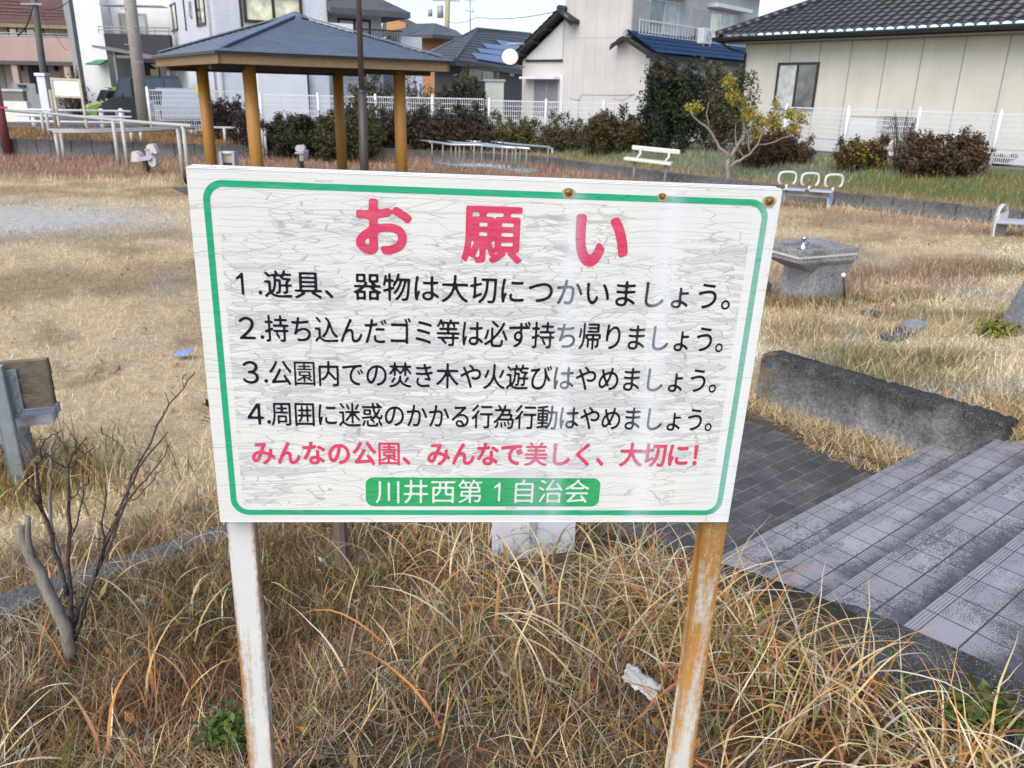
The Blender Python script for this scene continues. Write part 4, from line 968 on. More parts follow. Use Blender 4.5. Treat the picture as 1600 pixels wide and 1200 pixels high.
q = MB(); nrm_ = (E3 - E2).cross(R1 - E2).normalized(); nrm_ = nrm_ if nrm_.z > 0 else -nrm_
def onp(px, py):
    d = ray(px, py); return OO + d * ((E2 - OO).dot(nrm_) / d.dot(nrm_)) + nrm_ * .10
for pts in ([(736, 84), (745, 94), (800, 103), (803, 92)], [(744, 77), (751, 84), (803, 92), (806, 83)], [(752, 69), (761, 77), (806, 83), (812, 76)], [(774, 64), (784, 73), (812, 76), (826, 72)]):
    P_ = [onp(*p) for p in pts]; q.prism(P_, -nrm_ * .06)
q.build('solar_panel', M('solar_cells', (.16, .20, .33), .25, .12, 5, .02, .8), h4)
q = MB()
for a, b_ in ((E1, E2), (E2, E3)):
    q.obox(a - Vector((0, 0, .32)), b_ - a, Vector((0, .05, 0)), Vector((0, 0, .24)))
q.build('eave', GUT, h4)
wa, wb = Wall(((E1.x + .5), E1.y + .8), ((E2.x + .25), E2.y + .9)), Wall((E2.x + .25, E2.y + .9), (E3.x, E3.y + .9))
DBRICK = Mwall('dark_cladding', (.13, .115, .11), 'tile', .5, .16, .8, .4)
q = MB(); q.prism([wa.P(0, .4), wa.P(wa.L, .4), wb.P(wb.L, .4), wb.P(wb.L, .4) + Vector((0, 6, 0)), wa.P(0, .4) + Vector((0, 6, 0))], (0, 0, 3.05)); q.build('wall', DBRICK, h4)
window(h4, wb, (733, 107), (773, 128), GREY_METAL, [GL_DARK, GL_GREY], 2, .09); q = MB(); wb.pxbox(q, (731, 101), (775, 106), .0, .35); wb.pxbox(q, (773, 104), (777, 128), 0, .12); q.build('awning', M('brown_metal', (.20, .17, .14), .5), h4)
q = MB(); wb.pxbox(q, (793, 112), (799, 119), .0, .18); q.build('vent_hood', GREY_METAL, h4)
# storage shed
sh = thing('storage_shed', (*col(760, 34), .6), 'pale grey metal storage shed in front of the dark bungalow', 'shed')
ws = Wall(col(758, 35), col(787, 35)); zt_ = ws.uz(770, 127)[1]; q = MB(); ws.box(q, 0, ws.L, .5, zt_, -1.0, 0); 
for k in (.33, .66): ws.box(q, ws.L * k - .01, ws.L * k + .01, .6, zt_ - .1, 0, .012)
q.build('body', M('shed_metal', (.50, .52, .47), .5, .1, 10, .02), sh)
q = MB(); ws.box(q, -.06, ws.L + .06, zt_, zt_ + .08, -1.05, .06); q.build('roof', GREY_METAL, sh)

# ------------------------------------------------------------------ two far houses, low sun glow painted into their walls
SUNLIT = Mwall('sunlit_render', (.60, .30, .14)); BROOF = M('brown_roof', (.11, .095, .085), .6, .25, 5, .1, stretch=(1, 1, 5))  # the orange is low sunlight put into the wall colour
def far_house(label, hip, wallpts, Y, roofm, wallm, cat='house'):
    r_ = thing('far_house', aty(wallpts[0][0], 150, Y) * 1.0, label, cat)
    q = MB()
    for pts in hip: q.prism([aty(x, y, yy) for x, y, yy in pts], Vector((0, 0, -.25)))
    q.build('roof', roofm, r_)
    q = MB(); q.prism([aty(x, y, Y) for x, y in wallpts], Vector((0, 7, 0))); q.build('wall', wallm, r_); return r_
far_house('far house with low brown gable roof and sunlit orange wall behind the white house balcony', [[(595, 54, 66), (655, 39, 66), (628, 26, 72), (600, 26, 72)], [(655, 39, 66), (610, 26, 72), (624, 23, 72)]], [(604, 140), (604, 30), (612, 28), (634, 36), (634, 140)], 66.5, BROOF, SUNLIT)
far_house('far house with grey hipped roof over a sunlit orange wall, left of the solar roof', [[(638, 55, 62), (676, 53, 60), (680, 36, 66)], [(676, 53, 60), (728, 58, 64), (712, 47, 68), (680, 36, 66)], [(612, 52, 62), (648, 37, 66), (680, 36, 66), (640, 54, 62)]], [(640, 150), (640, 56), (718, 59), (718, 150)], 62.6, SLATE, SUNLIT)

# ------------------------------------------------------------------ large white tile-clad house
C3 = Vector((*col(343, 33, 120), 0)); d3r = Vector((.86, .51, 0)).normalized(); d3l = Vector((-.51, .86, 0)).normalized()
wr3 = Wall(C3, C3 + d3r * 12); wl3 = Wall(C3 + d3l * 11, C3)
h3 = thing('white_house', C3 + Vector((2, 4, .6)), 'large white tile clad two storey house with dark framed windows behind the pavilion', 'house')
WTILE = Mwall('white_tile', (.70, .725, .79), 'tile', .90, .155, .45, .22); WPLAIN = Mwall('white_panel', (.76, .785, .83))
us_ = wr3.uz(511, 60)[0]; ue_ = wr3.uz(610, 80)[0]
q = MB(); H3 = 7.0
q.prism([wr3.P(0, .4), wr3.P(us_, .4), wr3.P(us_, .4, -.9), wr3.P(ue_, .4, -.9), wr3.P(ue_, .4, -8), wl3.P(0, .4)], (0, 0, H3 - .4)); q.build('wall', WTILE, h3)
q = MB(); wr3.pxbox(q, (378, 40), (470, 62), .003, .05); ua_, ub_ = wr3.uz(402, 140)[0], wr3.uz(478, 140)[0]; wr3.box(q, ua_, ub_, .5, wr3.uz(420, 104)[1] + .1, .003, .25)
wl3.box(q, 1.2, 8.0, .5, 3.1, .003, .05); q.build('panel_wall', WPLAIN, h3)
q = MB(); wr3.pxbox(q, (374, -20), (378, 62), .004, .10); wr3.pxbox(q, (477, 112), (482, 170), .004, .3); q.build('corner_trim', BRONZE, h3)
window(h3, wr3, (378, -12), (473, 40), BRONZE, [GL_SKY, GL_SKY], 2, .10, None, .09)
for p0, p1 in (((263, 9), (279, 47)), ((285, -20), (292, 48)), ((303, -20), (323, 38))): window(h3, wl3, p0, p1, BRONZE, [GL_DARK, GL_SKY] if p1[0] - p0[0] > 12 else [GL_SKY], 2 if p1[0] - p0[0] > 12 else 1, .08)
q = MB(); wl3.pxbox(q, (296, 2), (301, 28), .0, .06, 0, .02)
for k in range(4): 
    a, z_ = wl3.uz(298.5, 5 + k * 6); wl3.box(q, a - .1, a + .1, z_ - .03, z_, .06, .09)
q.build('vent_grille', M('grille_grey', (.30, .32, .36), .5), h3)
q = MB()
for px, py in ((329, 20),): 
    a, z_ = wl3.uz(px, py); q.tube([wl3.P(a, 6.9, .08), wl3.P(a, .6, .08)], .04, 8); q.build('downpipe', GREY_METAL, h3); q = MB()
a, _ = wr3.uz(509, 20); q.tube([wr3.P(a, 6.9, .08), wr3.P(a, .6, .08)], .045, 8); a, _ = wr3.uz(341 + 5, 120); q.tube([wr3.P(a, 3.0, .07), wr3.P(a, .6, .07)], .04, 8); q.build('downpipe', GREY_METAL, h3)
w3b = Wall(C3 + d3r * us_ - wr3.n * .9, C3 + d3r * 12 - wr3.n * .9)
window(h3, w3b, (527, 28), (580, 72), BRONZE, [GL_CURT, GL_CURT], 2, .08); q = MB(); w3b.pxbox(q, (524, 15), (605, 26), .0, .2); q.build('shutter_box', M('shutter_dark', (.20, .21, .23), .5), h3)
q = MB(); a0, z0_ = wr3.uz(540, 45); zb = wr3.uz(545, 78)[1]; zt3 = wr3.uz(545, 45)[1]
a1 = wr3.uz(622, 80)[0]; a0 = us_ + .02
q.obox(wr3.P(a0, zt3 - .05, .5), wr3.u * (a1 - a0), Vector((0, 0, .06)), wr3.n * .05); q.obox(wr3.P(a0, zb, .5), wr3.u * (a1 - a0), Vector((0, 0, .06)), wr3.n * .05)
n_ = int((a1 - a0) / .11)
for k in range(n_): q.obox(wr3.P(a0 + .11 * k, zb, .515), wr3.u * .02, Vector((0, 0, zt3 - zb)), wr3.n * .02)
q.build('balcony_rail', DARK_METAL, h3)
q = MB(); wr3.box(q, a0, a1, zb - .3, zb - .02, -.9, .56); wr3.box(q, a0 - 1.2, a0 + .9, zb - .1, zt3 + .15, .44, .56); q.build('balcony', WPLAIN, h3)
q = MB(); ep = [wr3.P(us_ - .4, 5.35, .75), wr3.P(ue_ + .9, 5.35, .75), wr3.P(ue_ + .9, 5.35, -7), wr3.P(us_ - .4, 6.9, -4)]
zE3 = wr3.uz(628, 21)[1]
q.prism([wr3.P(us_ + .0, zE3, .6), wr3.P(ue_ + .7, zE3, .6), wr3.P(ue_ - 1.6, zE3 + 1.7, -3.2), wr3.P(us_ + .0, zE3 + 1.7, -3.2)], Vector((0, 0, -.22)))
q.prism([wr3.P(ue_ + .7, zE3, .6), wr3.P(ue_ + .7, zE3, -8), wr3.P(ue_ - 1.6, zE3 + 1.7, -3.2)], Vector((0, 0, -.22))); q.build('roof', SLATE, h3)
q = MB(); u_a, u_b = wr3.uz(632, 90)[0], wr3.uz(664, 90)[0]; wr3.box(q, u_a, u_b, .5, wr3.uz(648, 57)[1], -2.5, -.3); q.build('stair_block', WTILE, h3)

# ------------------------------------------------------------------ white house with charcoal balcony
Y2 = 40
w2 = Wall(col(133, Y2), (col(133, Y2)[0] + 9, Y2 + .5)); h2 = thing('modern_house', (*col(190, Y2 + 3), .6), 'white modern house with charcoal balcony and carport left of the pavilion', 'house')
WR = Mwall('white_render', (.80, .81, .82)); CHAR = Mwall('charcoal_panel', (.052, .053, .062)); GRW = Mwall('grey_render', (.36, .37, .39))
q = MB(); uE = w2.uz(272, 60)[0]; uP = w2.uz(172, 120)[0]; zB = w2.uz(200, 90)[1]
w2.box(q, 0, uP, .4, 7.6, -8, 0); w2.box(q, uP, uE, zB, 7.6, -8, -.9); w2.box(q, uP, uE, .4, zB, -8, -2.6); q.build('wall', WR, h2)
wl2 = Wall((w2.A.x - 3.2, w2.A.y + 5.5), (w2.A.x, w2.A.y)); q = MB(); wl2.box(q, 3.6, wl2.L - .01, .4, 7.4, -.3, .02); q.build('charcoal_strip', CHAR, h2)
q = MB(); wl2.box(q, -3, 3.6, .4, 6.9, -.3, -.02); q.build('side_wall', GRW, h2)
q = MB(); w2.pxbox(q, (167, 53), (272, 88), -.02, .35); q.build('balcony', CHAR, h2)
q = MB(); zr_ = w2.uz(200, 43)[1]; za_ = w2.uz(200, 53)[1]
for z_ in (zr_, (zr_ + za_) / 2): q.tube([w2.P(uP - .1, z_, .3), w2.P(uE, z_, .3)], .025, 6)
for k in range(6): q.tube([w2.P(uP - .1 + (uE - uP) * k / 5, za_, .3), w2.P(uP - .1 + (uE - uP) * k / 5, zr_, .3)], .02, 6)
q.build('balcony_rail', GREY_METAL, h2)
w2b = Wall(w2.P(0, 0, -.9).xy, w2.P(w2.L, 0, -.9).xy)
window(h2, w2b, (184, 20), (232, 56), GREY_METAL, [GL_GREY, GL_CURT], 2, .07)
q = MB(); w2.pxbox(q, (167, 9), (262, 13), .0, .9); w2.pxbox(q, (172, 12), (176, 52), .02, .1); q.build('eave', GREY_METAL, h2)
q = MB(); aw = [w2.P(w2.uz(147, 100)[0], w2.uz(147, 100)[1], .9), w2.P(uP, w2.uz(172, 101)[1], .9), w2.P(uP, w2.uz(172, 93)[1], .0), w2.P(w2.uz(152, 95)[0], w2.uz(152, 93)[1], 0)]; q.prism(aw, (0, 0, -.06)); q.build('green_awning', M('green_sheet', (.02, .20, .09), .4), h2)
w2c = Wall(w2.P(0, 0, -2.6).xy, w2.P(w2.L, 0, -2.6).xy)
q = MB(); w2c.pxbox(q, (176, 98), (199, 130), .0, .05); q.build('door', M('brown_door', (.09, .06, .055), .5), h2)
window(h2, w2c, (201, 98), (208, 130), WHITE_METAL, GL_DARK, 1, .06); window(h2, w2c, (214, 98), (256, 160), BRONZE, GL_DARK, 2, .06)
q = MB(); cz = w2.uz(230, 80)[1]; slab(q, [w2.P(uP + .4, cz + .12, 2.4), w2.P(uE + .6, cz - .42, 2.4), w2.P(uE + .6, cz - .42, -.6), w2.P(uP + .4, cz + .12, -.6)], .1)
for u_ in (uP + 1.2, uE + .3): w2.box(q, u_ - .05, u_ + .05, .5, cz, 2.1, 2.2)
q.build('carport', M('carport_metal', (.22, .21, .21), .5), h2)
q = MB(); w2.box(q, uE - .6, uE + 1.8, .4, w2.uz(270, 107)[1], -2.0, -1.8)
for k in range(4): w2.box(q, uE - .6 + k * .6, uE - .55 + k * .6, .4, w2.uz(270, 107)[1], -1.8, -1.72)
q.build('carport_wall', M('sheet_grey', (.27, .28, .30), .6), h2)
q = MB(); w2.box(q, -.9, uP + .3, .4, .95, .02, .5); q.build('porch_step', Mwall('porch_block', (.45, .46, .47), 'tile', .4, .2), h2)

# ------------------------------------------------------------------ pink and beige house, far left
w1 = Wall(col(-60, 47), (col(-60, 47)[0] + 14, 47.8)); h1 = thing('pink_house', (*col(40, 50), .6), 'pink and beige two storey house with brown tiled roof at the far left', 'house')
PINK = Mwall('pink_tile', (.47, .34, .30), 'board', .5, .12, .8, .2); BEI = Mwall('beige_render', (.46, .36, .30)); WUP = Mwall('cream_upper', (.66, .62, .55))
uR = w1.uz(118, 80)[0]; zc = w1.uz(50, 58)[1]; zd = w1.uz(50, 96)[1]; zt1 = w1.uz(50, 33)[1]
q = MB(); w1.box(q, 0, uR, zc - .3, zt1 + .2, -7, -1.2); q.build('upper_wall', WUP, h1)
q = MB(); w1.box(q, 0, uR, zd, zc, -7, 0); q.build('balcony', PINK, h1)
q = MB(); w1.box(q, 0, uR, .4, zd, -7, -1.4); 
for px in (22, 104): u_ = w1.uz(px, 110)[0]; w1.box(q, u_ - .16, u_ + .16, .4, zd, -.4, -.05)
q.build('lower_wall', BEI, h1)
q = MB(); w1.box(q, 0, uR, zd - .18, zd + .02, -1.4, .04); q.build('balcony_beam', M('brown_beam', (.10, .085, .085), .6), h1)
q = MB(); z_ = w1.uz(50, 54)[1]; q.tube([w1.P(0, z_ + .05, -.1), w1.P(uR, z_ + .05, -.1)], .035, 6); q.tube([w1.P(0, zc + .04, -.05), w1.P(uR, zc + .04, -.05)], .05, 6)
q.build('balcony_rail', GREY_METAL, h1)
w1b = Wall(w1.P(0, 0, -1.2).xy, w1.P(w1.L, 0, -1.2).xy); window(h1, w1b, (11, 40), (71, 62), BRONZE, [GL_SKY, GL_CURT, GL_SKY, GL_CURT], 4, .08)
w1c = Wall(w1.P(0, 0, -1.4).xy, w1.P(w1.L, 0, -1.4).xy); q = MB(); w1c.pxbox(q, (43, 101), (81, 146), .0, .08); q.build('door', M('dark_door', (.025, .026, .032), .4), h1)
q = MB(); w1c.pxbox(q, (-12, 100), (12, 142), .0, .06); q.build('shutter', M('olive_shutter', (.25, .23, .19), .6, .1, 12), h1)
for px in (33, 89):
    q = MB(); u_, z_ = w1c.uz(px, 107); q.ball(w1c.P(u_, z_, .12), .13, 8, 0, (1, 1, 1.3)); w1c.box(q, u_ - .05, u_ + .05, z_ - .1, z_ + .25, 0, .1); q.build('wall_lamp', DARK_METAL, h1)
q = MB(); ea, eb = w1.P(-3, zt1 + .05, -.2), w1.P(uR + .6, zt1 - .05, -.2); rr0, rr1 = w1.P(w1.uz(22, 2)[0] - .2, zt1 + 2.1, -4.5), w1.P(uR - 2.0, zt1 + 1.75, -4.5)
q.prism([ea, eb, rr1, rr0], (0, 0, -.12)); q.prism([eb, w1.P(uR + .6, zt1 - .05, -8), rr1], (0, 0, -.12))
for k in range(1, 10):
    p0, p1 = ea.lerp(rr0, k / 10), eb.lerp(rr1, k / 10); q.tube([p0, p1], .035, 4)
q.tube([rr0, rr1], .13, 6); q.tube([eb, rr1], .13, 6); q.build('roof', M('russet_tile', (.155, .085, .07), .5, .35, 12, .15, stretch=(1, 1, 3)), h1)
q = MB(); q.obox(ea - Vector((0, 0, .3)), eb - ea, Vector((0, .1, 0)), Vector((0, 0, .2))); q.build('eave', M('tan_eave', (.30, .22, .12), .6), h1)

# garden walls and gatepost in front of the pink house
g_ = thing('block_wall', (*col(36, 42), .5), 'grey concrete block garden wall in front of the pink house door', 'wall')
wgw = Wall(col(18, 42), col(58, 42)); q = MB(); wgw.box(q, 0, wgw.L * .9, .4, wgw.uz(30, 130)[1], -.15, 0); wgw.box(q, wgw.L * .9, wgw.L + 1.2, .4, wgw.uz(60, 147)[1], -.15, 0)
q.build('blocks', Mwall('grey_block', (.30, .31, .33), 'tile', .4, .2, .9, .35), g_); q = MB(); u_, z_ = wgw.uz(35, 133); wgw.box(q, u_ - .18, u_ + .18, z_ - .1, z_ + .02, .0, .1); q.build('letterbox', DARK_METAL, g_)
g_ = thing('gatepost', (*col(63, 40), .5), 'pale blue white gatepost between the block wall and the utility pole', 'gatepost')
wgp = Wall(col(58, 40), col(71, 40)); zt_ = wgp.uz(63, 119)[1]; q = MB(); wgp.box(q, 0, wgp.L, .4, zt_, -.4, 0, 0, .02); q.build('shaft', WPLAIN, g_); q = MB(); wgp.box(q, -.06, wgp.L + .06, zt_, zt_ + .14, -.46, .06, 0, .02); q.build('cap', WPLAIN, g_)
g_ = thing('roadside_wall', (*col(10, 33), .5), 'low wall at the left, cream below with a taupe band and pale coping', 'wall')
wg = Wall(col(-60, 33), col(36, 33)); za_, zb_, zc_ = wg.uz(20, 199)[1], wg.uz(20, 158)[1], wg.uz(20, 143)[1]
q = MB(); wg.box(q, 0, wg.L, .3, zb_, -.3, 0); q.build('base', M('cream_block', (.80, .77, .70), .8, .12, 9), g_); q = MB(); wg.box(q, 0, wg.L - .1, zb_, zc_, -.29, -.01); q.build('band', M('taupe', (.22, .20, .18), .8), g_); q = MB(); wg.box(q, -.05, wg.L - .05, zc_, zc_ + .09, -.32, .03, 0, .01); q.build('coping', M('pale_coping', (.52, .55, .60), .7), g_)

# ------------------------------------------------------------------ back row: road, vehicles, poles, wires
rd = MB(); zr0 = .632
rd.prism([(-60, 31.0, zr0), (-8.5, 31.0, zr0), (-8.5, 37.5, zr0), (-60, 38.5, zr0)], (0, 0, .006)); o = rd.build('road', M('asphalt', (.12, .12, .125), .85, .2, 30)); tag(o, 'grey asphalt lane beyond the white guard rail', kind='structure')
def car(label, loc, rz, L_, W_, H_, paint, boxy=True, cat='car'):
    r_ = thing('parked_car', loc, label, cat); r_.rotation_euler = (0, 0, rz)
    def bl(mb, name, mat, par=r_): 
        o = mb.build(name, mat); o.parent = par; return o
    hz = H_ * .52; gc = .17
    prof = [(L_ * .5, gc + .1), (L_ * .5, hz * .78), (L_ * (.36 if boxy else .30), hz), (L_ * (.26 if boxy else .14), H_ * .96), (L_ * .2, H_), (-L_ * .44, H_), (-L_ * .49, hz), (-L_ * .5, gc + .1), (-L_ * .46, gc), (L_ * .46, gc)]
    def yy(z): return W_ / 2 * (1 - .17 * max(0, (z - hz) / (H_ - hz))) 
    q = MB(); n = len(prof); q.add([(x, -yy(z), z) for x, z in prof] + [(x, yy(z), z) for x, z in prof], [tuple(range(n)), tuple(range(2 * n - 1, n - 1, -1))] + [(i, i + n, (i + 1) % n + n, (i + 1) % n) for i in range(n)]); bl(q, 'body', paint)
    for sy in (-1, 1):
        q = MB(); a = .012; zz0, zz1 = hz + .04, H_ - .12
        for x0, x1, t0, t1 in ((L_ * .05, L_ * .32, 0, .08 * L_), (-L_ * .24, L_ * .03, 0, 0), (-L_ * .45, -L_ * .26, 0, 0)):
            q.add([(x0, sy * (yy(zz0) + a), zz0), (x1, sy * (yy(zz0) + a), zz0), (x1 - t1, sy * (yy(zz1) + a), zz1), (x0, sy * (yy(zz1) + a), zz1)], [(0, 1, 2, 3) if sy < 0 else (3, 2, 1, 0)])
        bl(q, 'side_window', GL_DARK)
    fx0, fx1 = prof[2], prof[3]; q = MB(); q.add([(fx0[0] + .012, s_ * (yy(fx0[1]) - .08), fx0[1] + .04) for s_ in (-1, 1)] + [(fx1[0] + .014, s_ * (yy(fx1[1]) - .07), fx1[1] - .03) for s_ in (1, -1)], [(0, 1, 2, 3)]); bl(q, 'windscreen', GL_DARK)
    for x in (L_ * .31, -L_ * .31):
        for sy in (-1, 1):
            q = MB(); q.tube([(x, sy * (W_ / 2 - .16), .29), (x, sy * (W_ / 2 + .01), .29)], .29, 20); wh = bl(q, 'wheel', M('tyre', (.02, .02, .02), .8))
            q = MB(); q.tube([(x, sy * (W_ / 2 + .0), .29), (x, sy * (W_ / 2 + .025), .29)], [.18, .165], 16); bl(q, 'rim', GREY_METAL, wh)
    for sy in (-1, 1):
        q = MB(); q.ball((L_ * .49, sy * W_ * .36, hz * .72), .13, 10, 0, (.35, 1.2, .8)); bl(q, 'headlight', M('lamp_lens', (.65, .67, .7), .1, .05, 5, 0, .8))
        q = MB(); q.obox((L_ * .24, sy * (W_ / 2 + .03) - .07, hz + .02), (.08, 0, 0), (0, .14, 0), (0, 0, .16), 0, .02); bl(q, 'mirror', paint)
    q = MB(); q.obox((L_ * .495, -W_ * .25, gc + .12), (.02, 0, 0), (0, W_ * .5, 0), (0, 0, .14), 0, .01); bl(q, 'grille', DARK_METAL)
    return r_
car('dark grey boxy kei van parked under the carport behind the utility pole', (col(222, 36.3)[0], 36.3, .63), R(205), 3.3, 1.45, 1.85, M('van_paint', (.028, .028, .034), .25, .1, 5, 0, .7))
car('small lime green hatchback half hidden behind the dark van', (col(186, 38.0)[0] - .2, 38.6, .63), R(215), 3.2, 1.5, 1.35, M('lime_paint', (.30, .46, .05), .3, .1, 5, 0, .7), False)
car('silver blue hatchback seen through the mesh fence', (col(262, 34.4)[0] + .3, 34.2, .63), R(120), 3.4, 1.5, 1.38, M('silver_paint', (.40, .43, .50), .3, .1, 5, 0, .7), False)
def pole(px_top, px_bot, Y, r0, r1, zb, mat, label, extra=8.0, n=14):
    a, b_ = aty(*px_top, Y), aty(*px_bot, Y); d = (a - b_).normalized(); d = Vector((d.x * .0, 0, 1))
    base = Vector((b_.x, Y, zb)); r_ = thing('utility_pole', base, label, 'utility pole'); top = base + Vector((a.x - b_.x) * 0 if False else (0, 0, 0)) + Vector((0, 0, extra))
    top.x = a.x + (a.x - b_.x) / max(.1, a.z - b_.z) * (base.z + extra - a.z) * 1.0
    q = MB(); q.tube([base - Vector((0, 0, .2)), top], [r0, r1], n); q.build('shaft', mat, r_); return r_, base, top
CONC = M('pole_concrete', (.40, .375, .345), .85, .18, 14)
u1_, b1_, t1_ = pole((203, 2), (226, 196), 29.3, .215, .17, .62, CONC, 'thick concrete utility pole beside the mesh fence, nearest the park')
q = MB()
for k in range(5): 
    s_ = (2.2 + k * .55) / 8; p_ = b1_.lerp(t1_, s_); q.tube([p_ + Vector((0, -.18, 0)), p_ + Vector((-.28 if k % 2 else .28, -.18, 0))], .012, 6)
q.build('step_bolt', GREY_METAL, u1_)
u2_, b2_, t2_ = pole((53, 2), (73, 160), 41, .17, .125, .62, M('pole_dark', (.20, .185, .175), .85, .2, 14), 'slimmer grey utility pole in front of the pink house', 9)
q = MB(); p_ = aty(53, 7, 41); q.obox(p_ + Vector((-.5, -.2, -.03)), (1.0, 0, 0), (0, .08, 0), (0, 0, .08)); q.build('crossarm', GREY_METAL, u2_)
q = MB(); 
pts = [aty(x, y, 40.7) for x, y in ((52, 10), (47, 25), (43, 38), (36, 48), (28, 56))]; q.tube(pts, .035, 6); q.build('cable', DARK_METAL, u2_)
u3_, b3_, t3_ = pole((697, 5), (695, 50), 78, .26, .22, 1, M('pole_sunlit', (.46, .38, .24), .8, .1, 8), 'far pale utility pole rising behind the solar panelled roof', 13)  # yellow sunlight on the shaft is put into its base colour
q = MB(); p_ = aty(697, 4, 78)
for dx, dy, dz, sx in ((-1.2, 0, .1, 2.4), (-1.5, .2, 1.6, 3.0)): q.obox(p_ + Vector((dx, dy, dz)), (sx, 0, 0), (0, .1, 0), (0, 0, .12))
q.build('crossarm', GREY_METAL, u3_)
q = MB(); p_ = aty(688, 28, 78); q.tube([p_, p_ + Vector((0, 0, 1.0))], .28, 10); q.tube([p_ + Vector((-.9, 0, .1)), p_ + Vector((-.9, 0, .7))], .2, 8); q.build('transformer', GREY_METAL, u3_)
an = thing('tv_antenna', aty(735, 48, 52), 'thin television antenna mast standing on the dark bungalow roof', 'antenna')
q = MB(); q.tube([aty(735, 52, 52), aty(734.5, -6, 52)], .035, 6); q.build('mast', GREY_METAL, an)
q = MB()
for (x0, y0, x1, y1) in ((726, 16, 741, 18), (725, 0, 743, 2), (738, 13, 740, 21), (729, 13, 730, 19), (733, -2, 735, 5)): q.tube([aty(x0, y0, 52), aty(x1, y1, 51.8)], .02, 5)
q.build('elements', GREY_METAL, an)
def wire(label, pts, r=.018):
    q = MB(); P_ = [aty(*p) for p in pts]; out = []
    for a, b_ in zip(P_[:-1], P_[1:]):
        for k in range(12):
            s_ = k / 12; p_ = a.lerp(b_, s_); p_ = p_ - Vector((0, 0, .25 * 4 * s_ * (1 - s_))); out.append(p_)
    out.append(P_[-1]); q.tube(out, r, 5); o = q.build('power_line', DARK_METAL); rebase(o, out[0]); return tag(o, label, 'power line')
wire('thin overhead cable crossing the sky above the solar panelled roof', [(697, 33, 77), (745, 27, 60), (883, 14, 46)], .022)
wire('overhead cable from the slim pole towards the white modern house', [(53, 7, 40.8), (106, 3, 40)], .02)
wire('pale service cable strung low along the pink balcony', [(66, 20, 40.8), (85, 50, 43), (108, 78, 45)], .012)

# ------------------------------------------------------------------ pavilion
PN = Vector((-4.748, 15.093, 0)); pa = R(35.53); pu, pw = Vector((math.cos(pa), math.sin(pa), 0)), Vector((-math.sin(pa), math.cos(pa), 0)); PS = 2.9586
pc = PN + (pu + pw) * PS / 2
pav = thing('pavilion', pc, 'open park shelter with four ochre posts and blue grey hipped roof', 'pavilion')
def pp(a, b_, z): v = pc + pu * a + pw * b_; return Vector((v.x, v.y, z))
h_ = PS / 2; OCH = Mrust('post_ochre', (.42, .205, .045), (.56, .44, .30), .60, .70, 40, (1, 1, .25))
for a, b_ in ((-1, -1), (-1, 1), (1, 1), (1, -1)):
    q = MB(); q.tube([pp(a * h_, b_ * h_, -.1), pp(a * h_, b_ * h_, 2.52)], .118, 18); q.build('post', OCH, pav)
q = MB(); fo_ = h_ + .7; q.obox(pp(-fo_, -fo_, -.1), pu * 2 * fo_, pw * 2 * fo_, Vector((0, 0, .13))); q.build('floor_slab', M('floor_slab', (.085, .085, .095), .85, .2, 12), pav)
e = h_ + .72; zf0, zf1, za = 2.46, 2.63, 3.40
FAS = M('fascia_wood', (.30, .205, .115), .75, .25, 8, .1, stretch=(1, 1, 6)); SOF = M('soffit_dark', (.045, .038, .034), .85, .2)
q = MB()
for (a0, b0, a1, b1) in ((-e, -e, e, -e), (e, -e, e, e), (e, e, -e, e), (-e, e, -e, -e)):
    p0, p1 = pp(a0, b0, zf0), pp(a1, b1, zf0); inn = (pc - (p0 + p1) / 2); inn.z = 0; q.obox(p0, p1 - p0, inn.normalized() * .05, Vector((0, 0, zf1 - zf0)))
q.build('fascia', FAS, pav)
q = MB(); ei = e - .052; q.obox(pp(-ei, -ei, zf0 + .05), pu * 2 * ei, pw * 2 * ei, Vector((0, 0, .04)))
for a in (-h_, h_): q.obox(pp(a - .07, -ei, zf0 - .0), pu * .14, pw * 2 * ei, Vector((0, 0, .049))); 
for b_ in (-h_, h_): q.obox(pp(-ei, b_ - .07, zf0 - .08), pu * 2 * ei, pw * .14, Vector((0, 0, .078)))
q.build('soffit', SOF, pav)
q = MB(); er = e + .06; nc = 22
for (sx, sy, tx, ty) in ((-1, -1, 1, -1), (1, -1, 1, 1), (1, 1, -1, 1), (-1, 1, -1, -1)):
    for k in range(nc):
        f0, f1 = k / nc, (k + 1) / nc; r0, r1 = er * (1 - f0), er * (1 - f1); z0, z1 = zf1 + .02 + (za - zf1) * f0, zf1 + .02 + (za - zf1) * f1
        A_, B_ = pp(sx * r0, sy * r0, z0), pp(tx * r0, ty * r0, z0); C_, D_ = pp(tx * r1, ty * r1, z1 - .0), pp(sx * r1, sy * r1, z1 - .0); up_ = Vector((0, 0, .016))
        q.add([A_, B_, B_ + up_, A_ + up_, C_ + up_ * .15, D_ + up_ * .15], [(0, 1, 2, 3), (3, 2, 4, 5)], 0)
q.obox(pp(-er, -er, zf1 - .02), pu * 2 * er, pw * 2 * er, Vector((0, 0, .045)), 1)
q.build('roof', [M('roof_slate', (.15, .18, .245), .42, .22, 9, .12, .5, stretch=(1, 1, 4)), GUT], pav)
q = MB(); HB = MATS['roof_slate']
for sx, sy in ((-1, -1), (1, -1), (1, 1), (-1, 1)):
    p0, p1 = pp(sx * er * .93, sy * er * .93, zf1 + .045 + (za - zf1) * .07), pp(0, 0, za + .05); d = (p1 - p0); sd = d.cross(Vector((0, 0, 1))).normalized()
    q.prism([p0 - sd * .09, p0, p1, p1 - sd * .09], Vector((0, 0, .022))); q.prism([p0 + sd * .09, p0, p1, p1 + sd * .09], Vector((0, 0, .025)))
